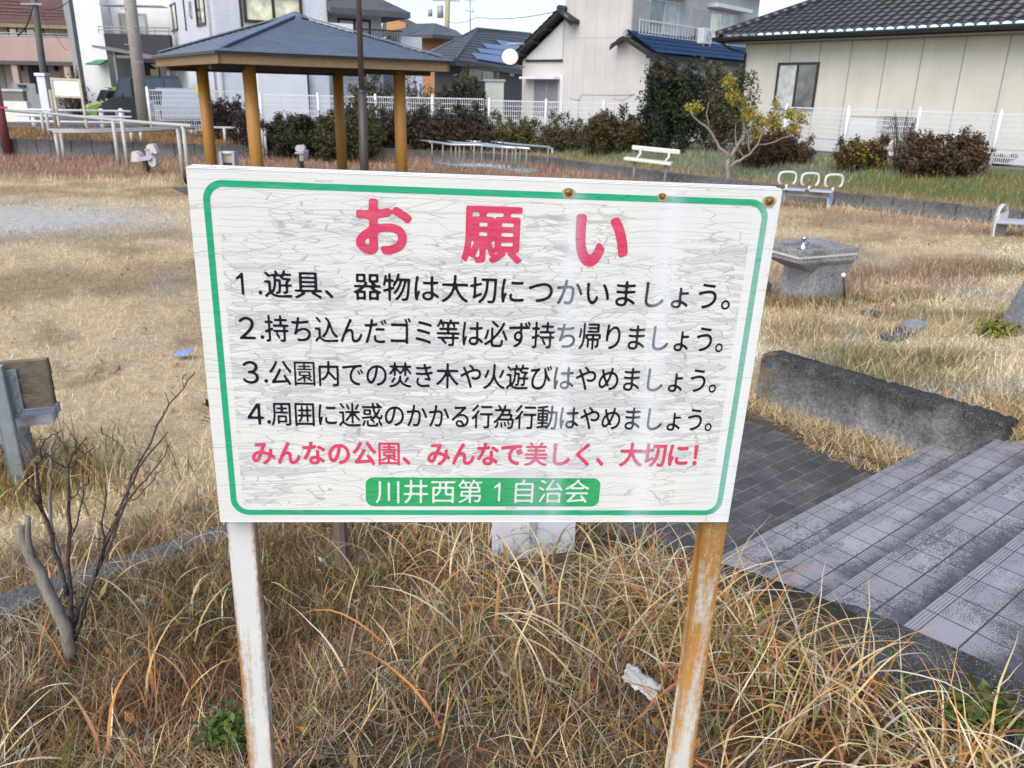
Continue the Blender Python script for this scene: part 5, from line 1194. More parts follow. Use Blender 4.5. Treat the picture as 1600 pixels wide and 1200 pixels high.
q.lathe([(.30, za - .09), (.24, za + .03), (.06, za + .10), (.001, za + .11)], pp(0, 0, 0), 4)
q.build('ridge_cap', HB, pav)

# ------------------------------------------------------------------ lamp post, red pole, yellow pipe
lb = Vector((-2.72, 14.7, 0)); lp = thing('lamp_post', lb, 'tall dark brown stepped lamp post in front of the pavilion', 'lamp post'); LMP = M('lamp_brown', (.075, .055, .052), .45, .2, 10, .05)
a_ = aty(572, 147, 14.7); q = MB(); q.tube([lb - Vector((0, 0, .1)), Vector((lb.x + .02, lb.y, a_.z))], .078, 16); q.tube([Vector((lb.x + .02, lb.y, a_.z)), Vector((lb.x + .02, lb.y, a_.z + .07))], [.078, .05], 16); q.build('base_tube', LMP, lp)
q = MB(); q.tube([Vector((lb.x + .02, lb.y, a_.z + .05)), Vector((lb.x + .04, lb.y, 5.2))], [.05, .045], 14); q.build('upper_tube', LMP, lp)
q = MB(); q.tube([Vector((lb.x + .04, lb.y, 5.2)), Vector((lb.x + .04, lb.y, 5.28))], .09, 12); q.lathe([(.09, 5.28), (.20, 5.42), (.19, 5.62), (.02, 5.74)], (lb.x + .04, lb.y, 0), 14); q.build('lantern', LMP, lp)
q = MB(); q.obox(lb + Vector((.05, -.1, .05)), (.07, 0, 0), (0, .09, 0), (0, 0, .62), 0, .015); q.build('cable_box', LMP, lp)
rb = atz(13, 245, 0); rp = thing('iron_pole', rb, 'dark red painted iron pole at the far left edge', 'pole'); q = MB(); t_ = aty(-8, 120, rb.y); q.tube([rb - Vector((0, 0, .1)), Vector((t_.x, t_.y, t_.z))], [.13, .10], 12); q.build('shaft', M('red_lead', (.17, .045, .045), .6, .25, 12), rp); q = MB(); p_ = aty(0, 168, rb.y - .12); q.obox(p_ - Vector((.3, 0, .03)), (.5, 0, 0), (0, .03, 0), (0, 0, .06)); q.build('band', M('red_band', (.5, .05, .04), .5), rp)
q = MB(); q.tube([aty(307, 136, 27.6), aty(318, 160, 27.6), aty(333, 168, 27.9), aty(340, 186, 28.2)], .085, 10); q.tube([aty(340, 186, 28.2), aty(345, 200, 28.4)], .04, 8, 1); o = q.build('yellow_guard', [M('guy_yellow', (.50, .36, .04), .5), DARK_METAL]); rebase(o, Vector((aty(345, 200, 28.4).x, 28.4, .62))); tag(o, 'yellow plastic guy wire guard leaning behind the left pavilion post', 'cable guard')

# ------------------------------------------------------------------ mesh fences
FENW = M('fence_white', (.70, .72, .75), .45, .08, 10, .02)
def mesh_fence(label, pts, zb, zt, posts, wire_p=.075, levels=7, post_r=.032):
    pts = [Vector((p[0], p[1], 0)) for p in pts]
    r_ = thing('mesh_fence', Vector((pts[0].x, pts[0].y, zb)), label, 'fence', 'white mesh fences round the park')
    cum = [0]
    for a, b_ in zip(pts[:-1], pts[1:]): cum.append(cum[-1] + (b_ - a).length)
    def at_(s_):
        for i in range(len(pts) - 1):
            if s_ <= cum[i + 1] or i == len(pts) - 2: return pts[i] + (pts[i + 1] - pts[i]) * ((s_ - cum[i]) / (cum[i + 1] - cum[i])), (pts[i + 1] - pts[i]).normalized()
    L_ = cum[-1]; q = MB(); s_ = 0; sg = math.hypot(1, 0)
    while s_ < L_:
        p, d = at_(s_); q.obox(Vector((p.x, p.y, zb + .06)) - d * .006, d * .016, Vector((-d.y, d.x, 0)) * .006, Vector((0, 0, zt - zb - .08))); s_ += wire_p
    for i in range(len(pts) - 1):
        d = (pts[i + 1] - pts[i]); dn_ = d.normalized(); nn = Vector((-dn_.y, dn_.x, 0))
        for k in range(levels + 1):
            z = zb + .08 + (zt - zb - .1) * k / levels; q.obox(Vector((pts[i].x, pts[i].y, z - .009)) - nn * .009, d, nn * .018, Vector((0, 0, .018 if k < levels else .035)))
    q.build('mesh_panel', FENW, r_)
    for s_ in (posts if posts else np.arange(0, L_ + .1, 2.0)):
        p, d = at_(min(s_, L_)); q = MB(); b0 = Vector((p.x, p.y, zb - .15)) + Vector((d.y, -d.x, 0)) * .045
        q.tube([b0, b0 + Vector((0, 0, zt - zb + .2))], post_r, 10); q.ball(b0 + Vector((0, 0, zt - zb + .2)), post_r * 1.1, 8); q.build('post', FENW, r_)
    return r_
mesh_fence('white mesh fence in front of the beige house at the right', [FN0 + fd * .6, FN0 + fd * 22], .62, 1.86, None, .05, 9, .045)
fl0 = atz(238, 206, .62); mesh_fence('short white mesh fence beside the thick utility pole, in front of the silver car', [(fl0.x, fl0.y), (-9.2, 29.6)], .60, aty(235, 140, fl0.y).z, [0, 3.2], .075, 8, .05)
zfc = aty(405, 147, 29.7).z
mesh_fence('white mesh fence running behind the pavilion along the white house', [(-9.0, 29.65), (-1.2, 29.9)], .6, zfc, None, .075, 7, .045)
mesh_fence('white mesh fence behind the dark hedge, in front of the cream house', [(-1.0, 29.8), (5.1, 29.1)], .6, 1.84, None, .075, 7, .045)
# white guard rail by the road
gr = thing('guard_rail', (*col(100, 30.5), .62), 'low white three bar guard rail along the asphalt lane', 'guard rail')
for px in (53, 160, 191):
    p = aty(px, 190, 30.5); zt_ = aty(px, 169, 30.5).z; q = MB(); q.tube([Vector((p.x, 30.5, .4)), Vector((p.x, 30.5, zt_ - .06))], .085, 12); q.ball(Vector((p.x, 30.5, zt_ - .06)), .085, 12, 0, (1, 1, .7)); q.build('post', WHITE_METAL, gr)
xa, xb = aty(30, 190, 30.5).x, aty(208, 190, 30.5).x
for py in (174, 183, 192):
    q = MB(); z0, z1 = aty(50, py - 2.5, 30.5).z, aty(190, py - 1.0, 30.5).z; q.tube([(xa, 30.42, z0), (xb, 30.42, z1 - .01)], .038, 10); q.build('rail', WHITE_METAL, gr)
# blank notice board
nb = thing('blank_notice_board', (*col(105, 29.6), .62), 'blank white notice board in a rusty yellowed frame beyond the handrails', 'notice board')
tl, tr_, bl_, br_ = (aty(x, y, 29.6) for x, y in ((80, 123), (124, 125), (84, 150), (128, 152)))
q = MB(); q.prism([tl + Vector((.05, 0, -.03)), tr_ + Vector((-.05, 0, -.03)), br_ + Vector((-.05, 0, .03)), bl_ + Vector((.05, 0, .03))], (0, .04, 0)); q.build('panel', M('bright_white', (.86, .87, .86), .4, .04, 6, .02), nb)
RY = Mrust('rusty_frame', (.60, .57, .42), (.30, .20, .06), .52, .62, 8, (1, 1, 1))
q = MB()
for a, b_ in ((tl, tr_), (bl_, br_)): q.obox(a + Vector((0, -.02, -.035)), b_ - a, Vector((0, .07, 0)), Vector((0, 0, .07)))
q.build('frame', RY, nb)
for a, b_ in ((tl, (90, 202)), (tr_, (135, 202))):
    q = MB(); e_ = aty(*b_, 29.6); q.obox(Vector((a.x - .035, 29.6 - .021, .5)), (.07, 0, 0), (0, .072, 0), Vector((0, 0, a.z + .04 - .5))); q.build('post', RY, nb)
q = MB(); p = aty(76, 126, 29.9); q.tube([Vector((p.x, 29.9, .5)), Vector((p.x, 29.9, p.z - .3))], .07, 8); q.build('stay', M('cream_pole', (.42, .38, .30), .7), nb)

# ------------------------------------------------------------------ walking handrails at the left, exercise rails in the middle
RAIL = M('rail_grey', (.47, .46, .46), .4, .12, 10, .03); RPOST = M('rail_post', (.52, .50, .47), .55, .15, 10, .05)
def rails(label, lines, zr, legs, r=.030, rl=.045, mat=RAIL, pmat=RPOST, yb=None):
    base = atz(*legs[0][0], zr); r_ = thing('handrail', Vector((base.x, base.y, zs(base.x, base.y))), label, 'handrail')
    for ln in lines:
        q = MB(); P_ = [atz(x, y, zr) if len(c_) == 2 else atz(x, y, c_[2]) for c_ in ln for x, y in [c_[:2]]]; q.tube(P_, r, 8); q.build('rail', mat, r_)
    for (p, *_) in legs:
        a = atz(*p, zr); q = MB(); q.tube([Vector((a.x, a.y, zs(a.x, a.y) - .05)), Vector((a.x, a.y, zr - .01))], rl, 8); q.build('post', pmat, r_)
    return r_
zl = aty(86, 205, 24.2).z
rails('pale handrails with twin bars near the spring rider horse', [[(75, 203), (150, 203.5), (225, 201), (302, 199)], [(82, 206.5), (160, 206.5), (240, 203.5), (305, 200.5)]], zl, [((86, 206),), ((94, 206),), ((204, 203),), ((219, 203),), ((299, 200),), ((305, 200.5),)], .036, .05)
zl2 = aty(66, 176, 27.0).z
rails('pale handrail sloping down behind the twin bars towards the utility pole', [[(5, 172), (80, 178), (150, 185), (230, 192), (300, 197)]], zl2, [((64, 177),), ((72, 177.5),), ((176, 188),), ((190, 189),), ((277, 195),), ((286, 196),)], .045, .05)
rails('short pale handrail behind the pavilion posts', [[(322, 199), (380, 200), (414, 202)]], aty(405, 202, 25.6).z, [((350, 200),), ((372, 200),), ((408, 202),), ((413, 202),)], .035, .045)
zr_ = aty(711, 226.5, 25.0).z
ST = M('steel_rail', (.60, .63, .68), .25, .1, 8, .02, .6, .6)
ex = rails('zigzag stainless handrails over the blue painted exercise path', [
    [(638, 217), (672, 221), (706, 226), (748, 226.5), (775, 229), (806, 231.5)],
    [(672, 222), (669, 219), (673, 216.5), (700, 216.5), (740, 221.5), (765, 221), (810, 226), (858, 230), (863, 232.5), (863, 237)],
    [(690, 219), (712, 223), (760, 225), (790, 229), (828, 232.5)]], zr_,
    [((x, y),) for x, y in ((641, 217.5), (675, 222), (692, 224), (705, 225.5), (712, 226), (718, 226), (725, 226), (741, 226.5), (753, 227), (772, 229), (785, 230), (792, 230.5), (801, 231), (806, 231.5), (736, 221.5), (748, 221.5), (761, 221.5), (813, 231), (823, 232), (857, 230))], .035, .025, ST, M('rail_leg', (.30, .265, .23), .5, .15))
q = MB(); P_ = [hit(x, y) for x, y in ((672, 252), (705, 251), (745, 255), (790, 259), (828, 264), (846, 268), (822, 271), (770, 263), (720, 261), (688, 258))]
P_ = [Vector((p.x, p.y, .012)) for p in P_]; q.prism(P_, (0, 0, .012)); o = q.build('painted_path', M('aqua_paint', (.16, .40, .43), .6, .25, 3, col2=(.22, .36, .44))); tag(o, 'worn aqua blue painted exercise path under the zigzag rails', kind='structure')
q = MB(); P_ = [hit(x, y) for x, y in ((716, 257), (760, 256.5), (800, 261), (797, 264), (755, 261), (722, 260))]; q.prism([Vector((p.x, p.y, .025)) for p in P_], (0, 0, .012)); o = q.build('pebble_path', M('pale_pebble', (.62, .63, .66), .6, .25, 25)); tag(o, 'pale pebble strip in the blue exercise path', kind='structure')

# ------------------------------------------------------------------ spring riders
SPW = M('rider_white', (.60, .57, .60), .5, .12, 8, .05); SPL = M('rider_lilac', (.50, .46, .60), .5, .12, 8, .05)
def spring(mb, c, r, z0, z1, turns=5.5, wr=.018):
    n = int(turns * 14); mb.tube([Vector((c[0] + r * math.cos(2 * math.pi * k / 14), c[1] + r * math.sin(2 * math.pi * k / 14), z0 + (z1 - z0) * k / n)) for k in range(n + 1)], wr, 6)
b0 = hit(230, 270); Yh = b0.y; hz = thing('spring_rider', Vector((b0.x, Yh, b0.z)), 'white and lilac horse shaped spring rider seen from the side', 'spring rider')
def plate(pxs, Y, th, dy=0.0):
    q = MB(); P_ = [aty(x, y, Y) + Vector((0, dy, 0)) for x, y in pxs]; q.prism(P_, (0, th, 0)); return q
q = MB(); spring(q, (b0.x, Yh), .085, b0.z, aty(228, 250, Yh).z); q.build('spring', DARK_METAL, hz)
plate([(209, 238), (211, 236), (216, 237), (220, 241), (222, 246), (224, 247), (223, 251), (215, 252.5), (209, 252), (208.5, 246)], Yh, .28, -.14).build('rear_panel', SPW, hz)
plate([(218, 245.5), (232, 243.5), (240, 247), (239, 249), (222, 251)], Yh, .34, -.17).build('seat', SPL, hz)
plate([(231, 228), (234, 225), (239, 224), (242, 226), (248, 238), (245, 240.5), (240, 237.5), (240, 241), (245, 248), (246.5, 256), (244, 259.5), (240, 260), (235, 257), (233, 250), (231, 243)], Yh, .20, -.10).build('head_panel', SPW, hz)
q = plate([(231.5, 240), (238, 239), (241, 245), (239, 251), (233, 251)], Yh, .26, -.13); q.build('shoulder', SPL, hz)
q = MB(); p = aty(233, 233, Yh); q.tube([p + Vector((0, -.22, 0)), p + Vector((0, .22, 0))], .022, 8); q.build('handle', SPL, hz)
b0 = hit(471, 271); Y_ = b0.y; s2 = thing('spring_rider', Vector((b0.x, Y_, b0.z)), 'small white spring rider seen head on between the pavilion posts', 'spring rider')
q = MB(); spring(q, (b0.x, Y_), .075, b0.z, aty(470, 252, Y_).z); q.build('spring', DARK_METAL, s2)
plate([(462, 231), (465, 226.5), (468, 226), (470, 228.5), (472, 226), (475, 227), (477.5, 231), (476, 236), (470, 237.5), (464, 236)], Y_, .16, -.08).build('head_panel', SPW, s2)
plate([(466, 237), (474, 237), (473, 249), (471, 254), (469, 254), (467, 249)], Y_, .5, .081).build('body_panel', SPW, s2)
q = MB(); q.tube([aty(462.5, 239, Y_) - Vector((0, .12, 0)), aty(477.5, 239, Y_) - Vector((0, .12, 0))], .025, 8); q.build('handle', SPL, s2)
b0 = hit(357, 266); Y_ = b0.y; s3_ = thing('play_seat', Vector((b0.x, Y_, b0.z)), 'white framed play seat with cream panel between the two left pavilion posts', 'play equipment')
for xs in ((344, 347.5, 351.5, 347), (364.5, 368, 369, 365.5)):
    plate([(xs[0], 236.5), (xs[1], 236), (xs[2], 266), (xs[3], 266)], Y_, .32, -.12).build('side_panel', SPL, s3_)
plate([(347.6, 240), (364.4, 240), (366, 254), (350, 254)], Y_, .06, .0).build('back_panel', M('cream_panel', (.52, .45, .32), .6), s3_)
plate([(350.3, 254.3), (366, 254.3), (367, 265), (351.5, 265)], Y_, .2, -.03).build('seat_box', M('dark_panel', (.06, .055, .065), .6), s3_)
q = MB(); q.tube([aty(345, 239, Y_), aty(368, 239, Y_)], .05, 8); q.build('top_bar', SPW, s3_)

# ------------------------------------------------------------------ benches
# timber bench seen from behind at the left edge
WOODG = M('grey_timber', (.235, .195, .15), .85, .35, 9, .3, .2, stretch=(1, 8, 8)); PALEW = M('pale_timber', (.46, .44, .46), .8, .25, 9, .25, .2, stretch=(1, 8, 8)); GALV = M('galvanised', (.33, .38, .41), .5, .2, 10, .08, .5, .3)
bz = .03; A0 = aty(72, 563, 3.95); B0 = aty(0, 574, 3.82)
bd = (A0 - B0); bd.z = 0; bd = Vector((.94, .34, 0)).normalized(); bnrm = Vector((-bd.y, bd.x, 0))     # bnrm points away from the viewer, to the seat side
tb = thing('timber_bench', Vector((A0.x - .75, A0.y, zs(A0.x - .75, A0.y))), 'weathered timber bench with galvanised legs seen from behind at the left edge', 'bench')
def onback(px, py):
    d = ray(px, py); p = OO + d * ((A0 - OO).dot(bnrm) / d.dot(bnrm)); return p
for (ya, yb) in ((563, 587.5), (589, 611), (613, 634)):
    z1, z0 = onback(72, ya).z, onback(78, yb).z; xr = onback(75 if ya < 570 else (79 if ya < 600 else 83), (ya + yb) / 2)
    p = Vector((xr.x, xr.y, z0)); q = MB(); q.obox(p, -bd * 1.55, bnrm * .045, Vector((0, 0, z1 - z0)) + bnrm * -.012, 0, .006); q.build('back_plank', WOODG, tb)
zseat = .37
for k in range(2):
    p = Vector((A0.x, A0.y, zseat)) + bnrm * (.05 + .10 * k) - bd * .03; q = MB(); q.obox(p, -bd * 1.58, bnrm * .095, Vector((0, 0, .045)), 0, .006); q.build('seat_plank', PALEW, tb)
for off in (.19, 1.30):
    p = Vector((A0.x, A0.y, 0)) - bd * off; g0 = zs(p.x, p.y) - .1; top = onback(8, 568).z
    q = MB(); q.obox(Vector((p.x, p.y, g0)) - bnrm * .075 + bd * .0, -bd * .062, bnrm * .045, Vector((0, 0, top - g0)), 0, .004)
    q.obox(Vector((p.x, p.y, zseat - .075)) - bnrm * .03, -bd * .06, bnrm * .26, Vector((0, 0, .07)), 0, .004)
    q.obox(Vector((p.x, p.y, g0)) + bnrm * .17, -bd * .06, bnrm * .045, Vector((0, 0, zseat - g0 - .07)), 0, .004); lg = q.build('leg', GALV, tb)
    q = MB(); q.obox(Vector((p.x, p.y, top - .30)) - bnrm * .022, bd * .05, bnrm * .008, Vector((0, 0, .27)), 0, .002)
    for k in range(3): c_ = Vector((p.x, p.y, top - .07 - .09 * k)) + bd * .03 - bnrm * .022; q.tube([c_, c_ - bnrm * .014], .010, 6)
    q.build('bracket', GALV, lg)
# aluminium bench with backrest on the far lawn
ALU = M('pale_alu', (.66, .67, .62), .35, .08, 8, .02, .6); POSTG = M('bench_post', (.26, .24, .24), .5, .15)
Yb = hit(996, 291).y; ab = thing('metal_bench', Vector((aty(1010, 285, Yb).x, Yb, 0)), 'slim pale metal bench with thin seat and back bars in front of the block kerb', 'bench')
s0, s1 = aty(974, 250.5, Yb), aty(1048.5, 259.5, Yb - .35); t0, t1 = aty(987, 234, Yb + .25), aty(1062, 241.5, Yb - .1)
q = MB(); q.obox(s0, s1 - s0, Vector((.12, .36, 0)), Vector((0, 0, .075)), 0, .02); q.build('seat', ALU, ab)
q = MB(); q.obox(t0, t1 - t0, Vector((.02, .05, 0)), Vector((0, 0, .11)), 0, .02); q.build('backrest', ALU, ab)
for k in (.24, .84):
    a, b_ = s0.lerp(s1, k) + Vector((.08, .25, .07)), t0.lerp(t1, k - .06) + Vector((0, .03, .02)); q = MB(); q.tube([a, a.lerp(b_, .5) + Vector((.05, 0, .0)), b_], .028, 8); q.build('back_support', ALU, ab)
for k in (.22, .88):
    p = s0.lerp(s1, k) + Vector((.05, .17, 0)); q = MB(); q.tube([Vector((p.x, p.y, -.1)), Vector((p.x, p.y, p.z + .01))], .035, 10); lg = q.build('leg', POSTG, ab)
    if k > .5:
        q = MB(); q.obox(Vector((p.x - .03, p.y - .05, p.z - .19)), (.06, 0, 0), (0, .012, 0), (0, 0, .14)); q.build('tag', M('blue_tag', (.20, .30, .62), .4), lg)
# bench with three looped arms
Yl = hit(1297, 328).y; zl_ = aty(1297, 302, Yl).z
lb_ = thing('divided_bench', Vector((aty(1265, 320, Yl).x, Yl, 0)), 'pale metal bench with three looped arm rests beside the block kerb', 'bench')
p0, p1 = aty(1224, 297, Yl + .45), aty(1302, 304.5, Yl); p0.z = p1.z = zl_; d = (p1 - p0); dn2 = d.normalized(); nb_ = Vector((-dn2.y, dn2.x, 0))
SEATM = M('seat_metal', (.42, .45, .54), .4, .1, 8, .02, .5)
for k0, k1 in ((.0, .44), (.52, .98)):
    q = MB(); q.obox(p0 + d * k0 - nb_ * .05, d * (k1 - k0), nb_ * .40, Vector((0, 0, .035)), 0, .012); q.build('seat', SEATM, lb_)
q = MB(); q.obox(p0 + Vector((0, 0, -.11)) + nb_ * .05, d, nb_ * .05, Vector((0, 0, .05))); q.build('beam', POSTG, lb_)
for k in (.03, .49, .96):
    c_ = p0 + d * k + Vector((0, 0, .23)) + nb_ * .12; q = MB(); pts = []
    for j in range(17):
        t_ = R(-60 + 300 * j / 16); rx, rz = .185, .125; ct, st_ = math.cos(t_), math.sin(t_)
        sx = math.copysign(abs(ct) ** .6, ct) * rx; sz = math.copysign(abs(st_) ** .6, st_) * rz
        pts.append(c_ + (nb_ * .55 + dn2 * .83) * sx * 1.0 + Vector((0, 0, sz)))
    q.tube(pts, .024, 8); q.tube([c_ - Vector((0, 0, .13)), c_ - Vector((0, 0, .22))], .025, 8); q.build('arm_loop', ALU, lb_)
for k in (.03, .93):
    p = p0 + d * k + nb_ * .1; q = MB(); q.tube([Vector((p.x, p.y, -.1)), Vector((p.x, p.y, zl_))], .045, 10); lg = q.build('leg', POSTG if k < .5 else ALU, lb_)
    if k > .5: q = MB(); q.obox(Vector((p.x - .035, p.y - .06, zl_ - .22)), (.07, 0, 0), (0, .012, 0), (0, 0, .17)); q.build('tag', MATS['blue_tag'], lg)
# bench with arched end at the right edge
pr0 = hit(1552, 370); Yr = pr0.y; rbn = thing('arched_bench', Vector((pr0.x + .8, Yr, 0)), 'pale metal bench with arched end frame at the right edge of the lawn', 'bench')
def arcp(px, py, dy=0.0): return aty(px, py, Yr + dy)
q = MB(); fr_ = [(1550.5, 370), (1553, 352), (1557, 338), (1562, 326), (1567, 320.5), (1571, 319), (1573, 322), (1573.5, 330), (1572, 342)]
P_ = [arcp(x, y, .40 * max(0, i - 2) / 6) for i, (x, y) in enumerate(fr_)]
for a, b_ in zip(P_[:-1], P_[1:]): q.obox(a, b_ - a, Vector((.03, .0, 0)), Vector((.02, .10, .0)), 0)
q.build('end_frame', ALU, rbn)
z_s = arcp(1558, 350).z
q = MB(); q.obox(arcp(1556.5, 350), Vector((1.7, -.35, 0)), Vector((.16, .40, 0)), Vector((0, 0, .05)), 0, .012); q.build('seat', SEATM, rbn)
q = MB(); q.prism([arcp(1558, 345), arcp(1572, 342, .35), arcp(1572, 331, .35), arcp(1562, 334, .1)], (.02, .0, 0)); q.build('end_panel', ALU, rbn)
q = MB(); p = arcp(1559, 358, .2); q.obox(Vector((p.x, p.y, -.1)), (.16, 0, 0), (0, .12, 0), (0, 0, z_s + .09), 0, .02); q.build('leg', M('bench_foot', (.33, .31, .28), .8), rbn)

# ------------------------------------------------------------------ drinking fountain of stained concrete
FC = Mstain('fountain_concrete', (.50, .50, .52), (.20, .195, .20), -1.2, 1.6, 9)
f0 = Vector((3.19, 8.48, 0)); fa = R(24); fx, fy = Vector((math.cos(fa), math.sin(fa), 0)), Vector((-math.sin(fa), math.cos(fa), 0))
df = thing('drinking_fountain', f0, 'stained concrete park drinking fountain with overhanging basin, right of the board', 'drinking fountain')
def fp(a, b_, z): v = f0 + fx * a + fy * b_; return Vector((v.x, v.y, z))
def loft(mb, rings, mi=0):
    o = len(mb.v); n = len(rings[0]); mb.v += [p for r_ in rings for p in r_]
    for i in range(len(rings) - 1):
        for k in range(n): mb.f.append([o + i * n + k, o + i * n + (k + 1) % n, o + (i + 1) * n + (k + 1) % n, o + (i + 1) * n + k]); mb.m.append(mi); mb.sm.append(False)
    mb.f.append([o + k for k in range(n)][::-1]); mb.m.append(mi); mb.sm.append(False); e_ = o + (len(rings) - 1) * n; mb.f.append([e_ + k for k in range(n)]); mb.m.append(mi); mb.sm.append(False)
def rect(a0, a1, b0, b1, z): return [fp(a0, b0, z), fp(a1, b0, z), fp(a1, b1, z), fp(a0, b1, z)]
hz_ = aty(1262, 392, f0.y - .2).z
q = MB(); loft(q, [rect(-.22, .22, -.22, .22, -.1), rect(-.22, .22, -.22, .22, 0), rect(-.20, .25, -.24, .22, hz_ * .55), rect(-.20, .287, -.29, .22, hz_ - .05)])
for a in (-.06, .12): q.obox(fp(a - .008, -.206, .05), fx * .016, fy * .01, Vector((.0, 0, hz_ - .25)))
q.build('pedestal', FC, df)
q = MB(); loft(q, [rect(-.20, .30, -.20, .22, hz_ - .22), rect(-.46, .20, -.30, .27, hz_ - .10), rect(-.50, .29, -.31, .28, hz_ - .08), rect(-.50, .29, -.31, .28, hz_)])
for (a0, a1, b0, b1) in ((-.50, .29, -.31, -.22), (-.50, .29, .19, .28), (-.50, -.42, -.22, .19), (.0, .29, -.22, .19)): q.obox(fp(a0, b0, hz_ - .001), fx * (a1 - a0), fy * (b1 - b0), Vector((0, 0, .045)), 0, .008)
q.build('basin', FC, df)
q = MB(); zt_ = hz_ - .035
q.obox(fp(-.505, -.318, zt_), fx * .77, fy * .012, Vector((0, 0, .018))); q.obox(fp(-.515, -.318, zt_), fx * .012, fy * .58, Vector((0, 0, .018))); q.build('trim', M('bright_trim', (.74, .74, .70), .25, .08, 8, .02, .6, .3), df)
CHR = M('chrome', (.55, .55, .55), .15, .1, 8, 0, .8, .9)
q = MB(); c_ = fp(-.18, .0, hz_); q.lathe([(.05, 0), (.045, .03), (.018, .05), (.016, .085), (.03, .10), (.026, .125), (.004, .13)], c_, 12); q.tube([c_ + Vector((0, 0, .05)), c_ + fx * .07 + Vector((0, 0, .055))], .014, 8); q.build('tap', CHR, df)
q = MB(); c_ = fp(-.28, -.05, hz_ + .001); q.tube([c_, c_ + Vector((0, 0, .01))], .035, 12); c_ = fp(-.05, -.1, hz_ + .001); q.tube([c_, c_ + Vector((0, 0, .008))], .022, 12); q.build('drain', M('drain_black', (.02, .02, .02), .6), df)
p = hit(1322, 475); p2 = aty(1318, 430, p.y); vp = thing('stop_valve', p, 'thin dark rod with a white knob in the grass beside the fountain', 'valve rod'); q = MB(); q.tube([p - Vector((0, 0, .05)), Vector((p2.x, p2.y, p2.z))], .012, 8); q.build('rod', DARK_METAL, vp); q = MB(); q.ball(p2, .026, 10); q.build('knob', WHITE_METAL, vp)
def flatbox(name, label, cat, pxs, th, mat, lift=.0):
    P_ = [hit(*p) for p in pxs]; z = max(p.z for p in P_) + lift; q = MB(); q.prism([Vector((p.x, p.y, z)) for p in P_], (0, 0, th)); q.prism([Vector((p.x, p.y, z - .12)) for p in P_], (0, 0, .115)); o = q.build(name, mat); c_ = sum(P_, Vector()) / len(P_); rebase(o, c_); return tag(o, label, cat)
flatbox('drain_cover', 'pale blue grey metal cover plate set in the grass in front of the fountain', 'cover', [(1404, 514), (1432, 521), (1452, 511), (1424, 506)], .02, M('cover_metal', (.34, .40, .45), .4, .15, 8, .05, .5, .3), .015)
flatbox('stone_slab', 'dark stone drain lid sunk beside the pale cover plate', 'cover', [(1372, 530), (1400, 537), (1430, 523), (1402, 515)], .015, M('lid_dark', (.10, .10, .10), .9, .3, 10), .0)
flatbox('stone_slab', 'long dark lid half hidden in the grass right of the fountain', 'cover', [(1342, 492), (1372, 497), (1398, 492), (1352, 488)], .015, MATS['lid_dark'], .0)
flatbox('stone_chip', 'small pale stone lying at the right of the fountain base', 'stone', [(1318, 476), (1338, 480), (1345, 476), (1326, 473)], .03, M('pale_stone', (.42, .43, .44), .8))
p = hit(1197, 462); q = MB(); q.obox(Vector((p.x - .25, p.y, p.z - .1)), (.30, 0, 0), (0, .12, 0), (0, 0, .24), 0, .01); o = q.build('marker_block', Mstain('block_dark', (.14, .14, .14), (.06, .06, .06), 0, .3, 20)); rebase(o, p); tag(o, 'small dark concrete block behind the right edge of the board', 'block')
# slanted concrete pillar at the right edge
p = hit(1592, 522); pil = thing('concrete_pillar', p, 'grey concrete pillar with a slanted face at the right edge', 'pillar'); zt_ = aty(1604, 448, p.y).z
q = MB(); o_ = Vector((p.x - .01, p.y, 0)); rg = lambda a, z: [o_ + Vector((a, -.1, z)), o_ + Vector((.7, -.25, z)), o_ + Vector((.75, .3, z)), o_ + Vector((a + .1, .4, z))]
loft(q, [rg(-.03, zs(p.x, p.y) - .15), rg(.0, zs(p.x, p.y) + .05), rg(.11, zt_), rg(.16, zt_ + .15)]); q.build('shaft', FC, pil); q = MB(); loft(q, [rg(.13, zt_ + .151), rg(.15, zt_ + .22)]); q.build('cap', FC, pil)

# ------------------------------------------------------------------ small things on the grass
p = hit(288, 562); q = MB(); n_ = 7
def crumple(c, a, b_, amp, seed, mat, name, label, cat, nx=9, ny=7, up=.02):
    r_ = np.random.RandomState(seed); V = []; Fc = []
    for i in range(nx):
        for j in range(ny):
            V.append(Vector(c) + Vector(a) * (i / (nx - 1) - .5) + Vector(b_) * (j / (ny - 1) - .5) + Vector((r_.randn() * amp * .4, r_.randn() * amp * .4, up + abs(r_.randn()) * amp)))
    for i in range(nx - 1):
        for j in range(ny - 1): k = i * ny + j; Fc.append((k, k + 1, k + ny + 1, k + ny))
    q = MB(); q.add(V, Fc, 0, True); o = q.build(name, mat); sd = o.modifiers.new('thick', 'SOLIDIFY'); sd.thickness = .002; rebase(o, c); return tag(o, label, cat)
crumple(p + Vector((0, 0, .03)), (.13, -.03, .02), (.02, .09, .02), .008, 4, M('blue_wrapper', (.24, .34, .80), .3, .1), 'wrapper', 'small blue wrapper dropped on the lawn left of the board', 'litter', up=.025)
p = aty(1004, 1050, 1.66); crumple(Vector((p.x, p.y, p.z - .025)), (.085, -.03, -.045), (.02, .04, .02), .005, 8, M('white_film', (.58, .57, .55), .5, .25), 'plastic_bag', 'crumpled white plastic caught in the grass by the rusty post', 'litter', 15, 10, up=-.012)
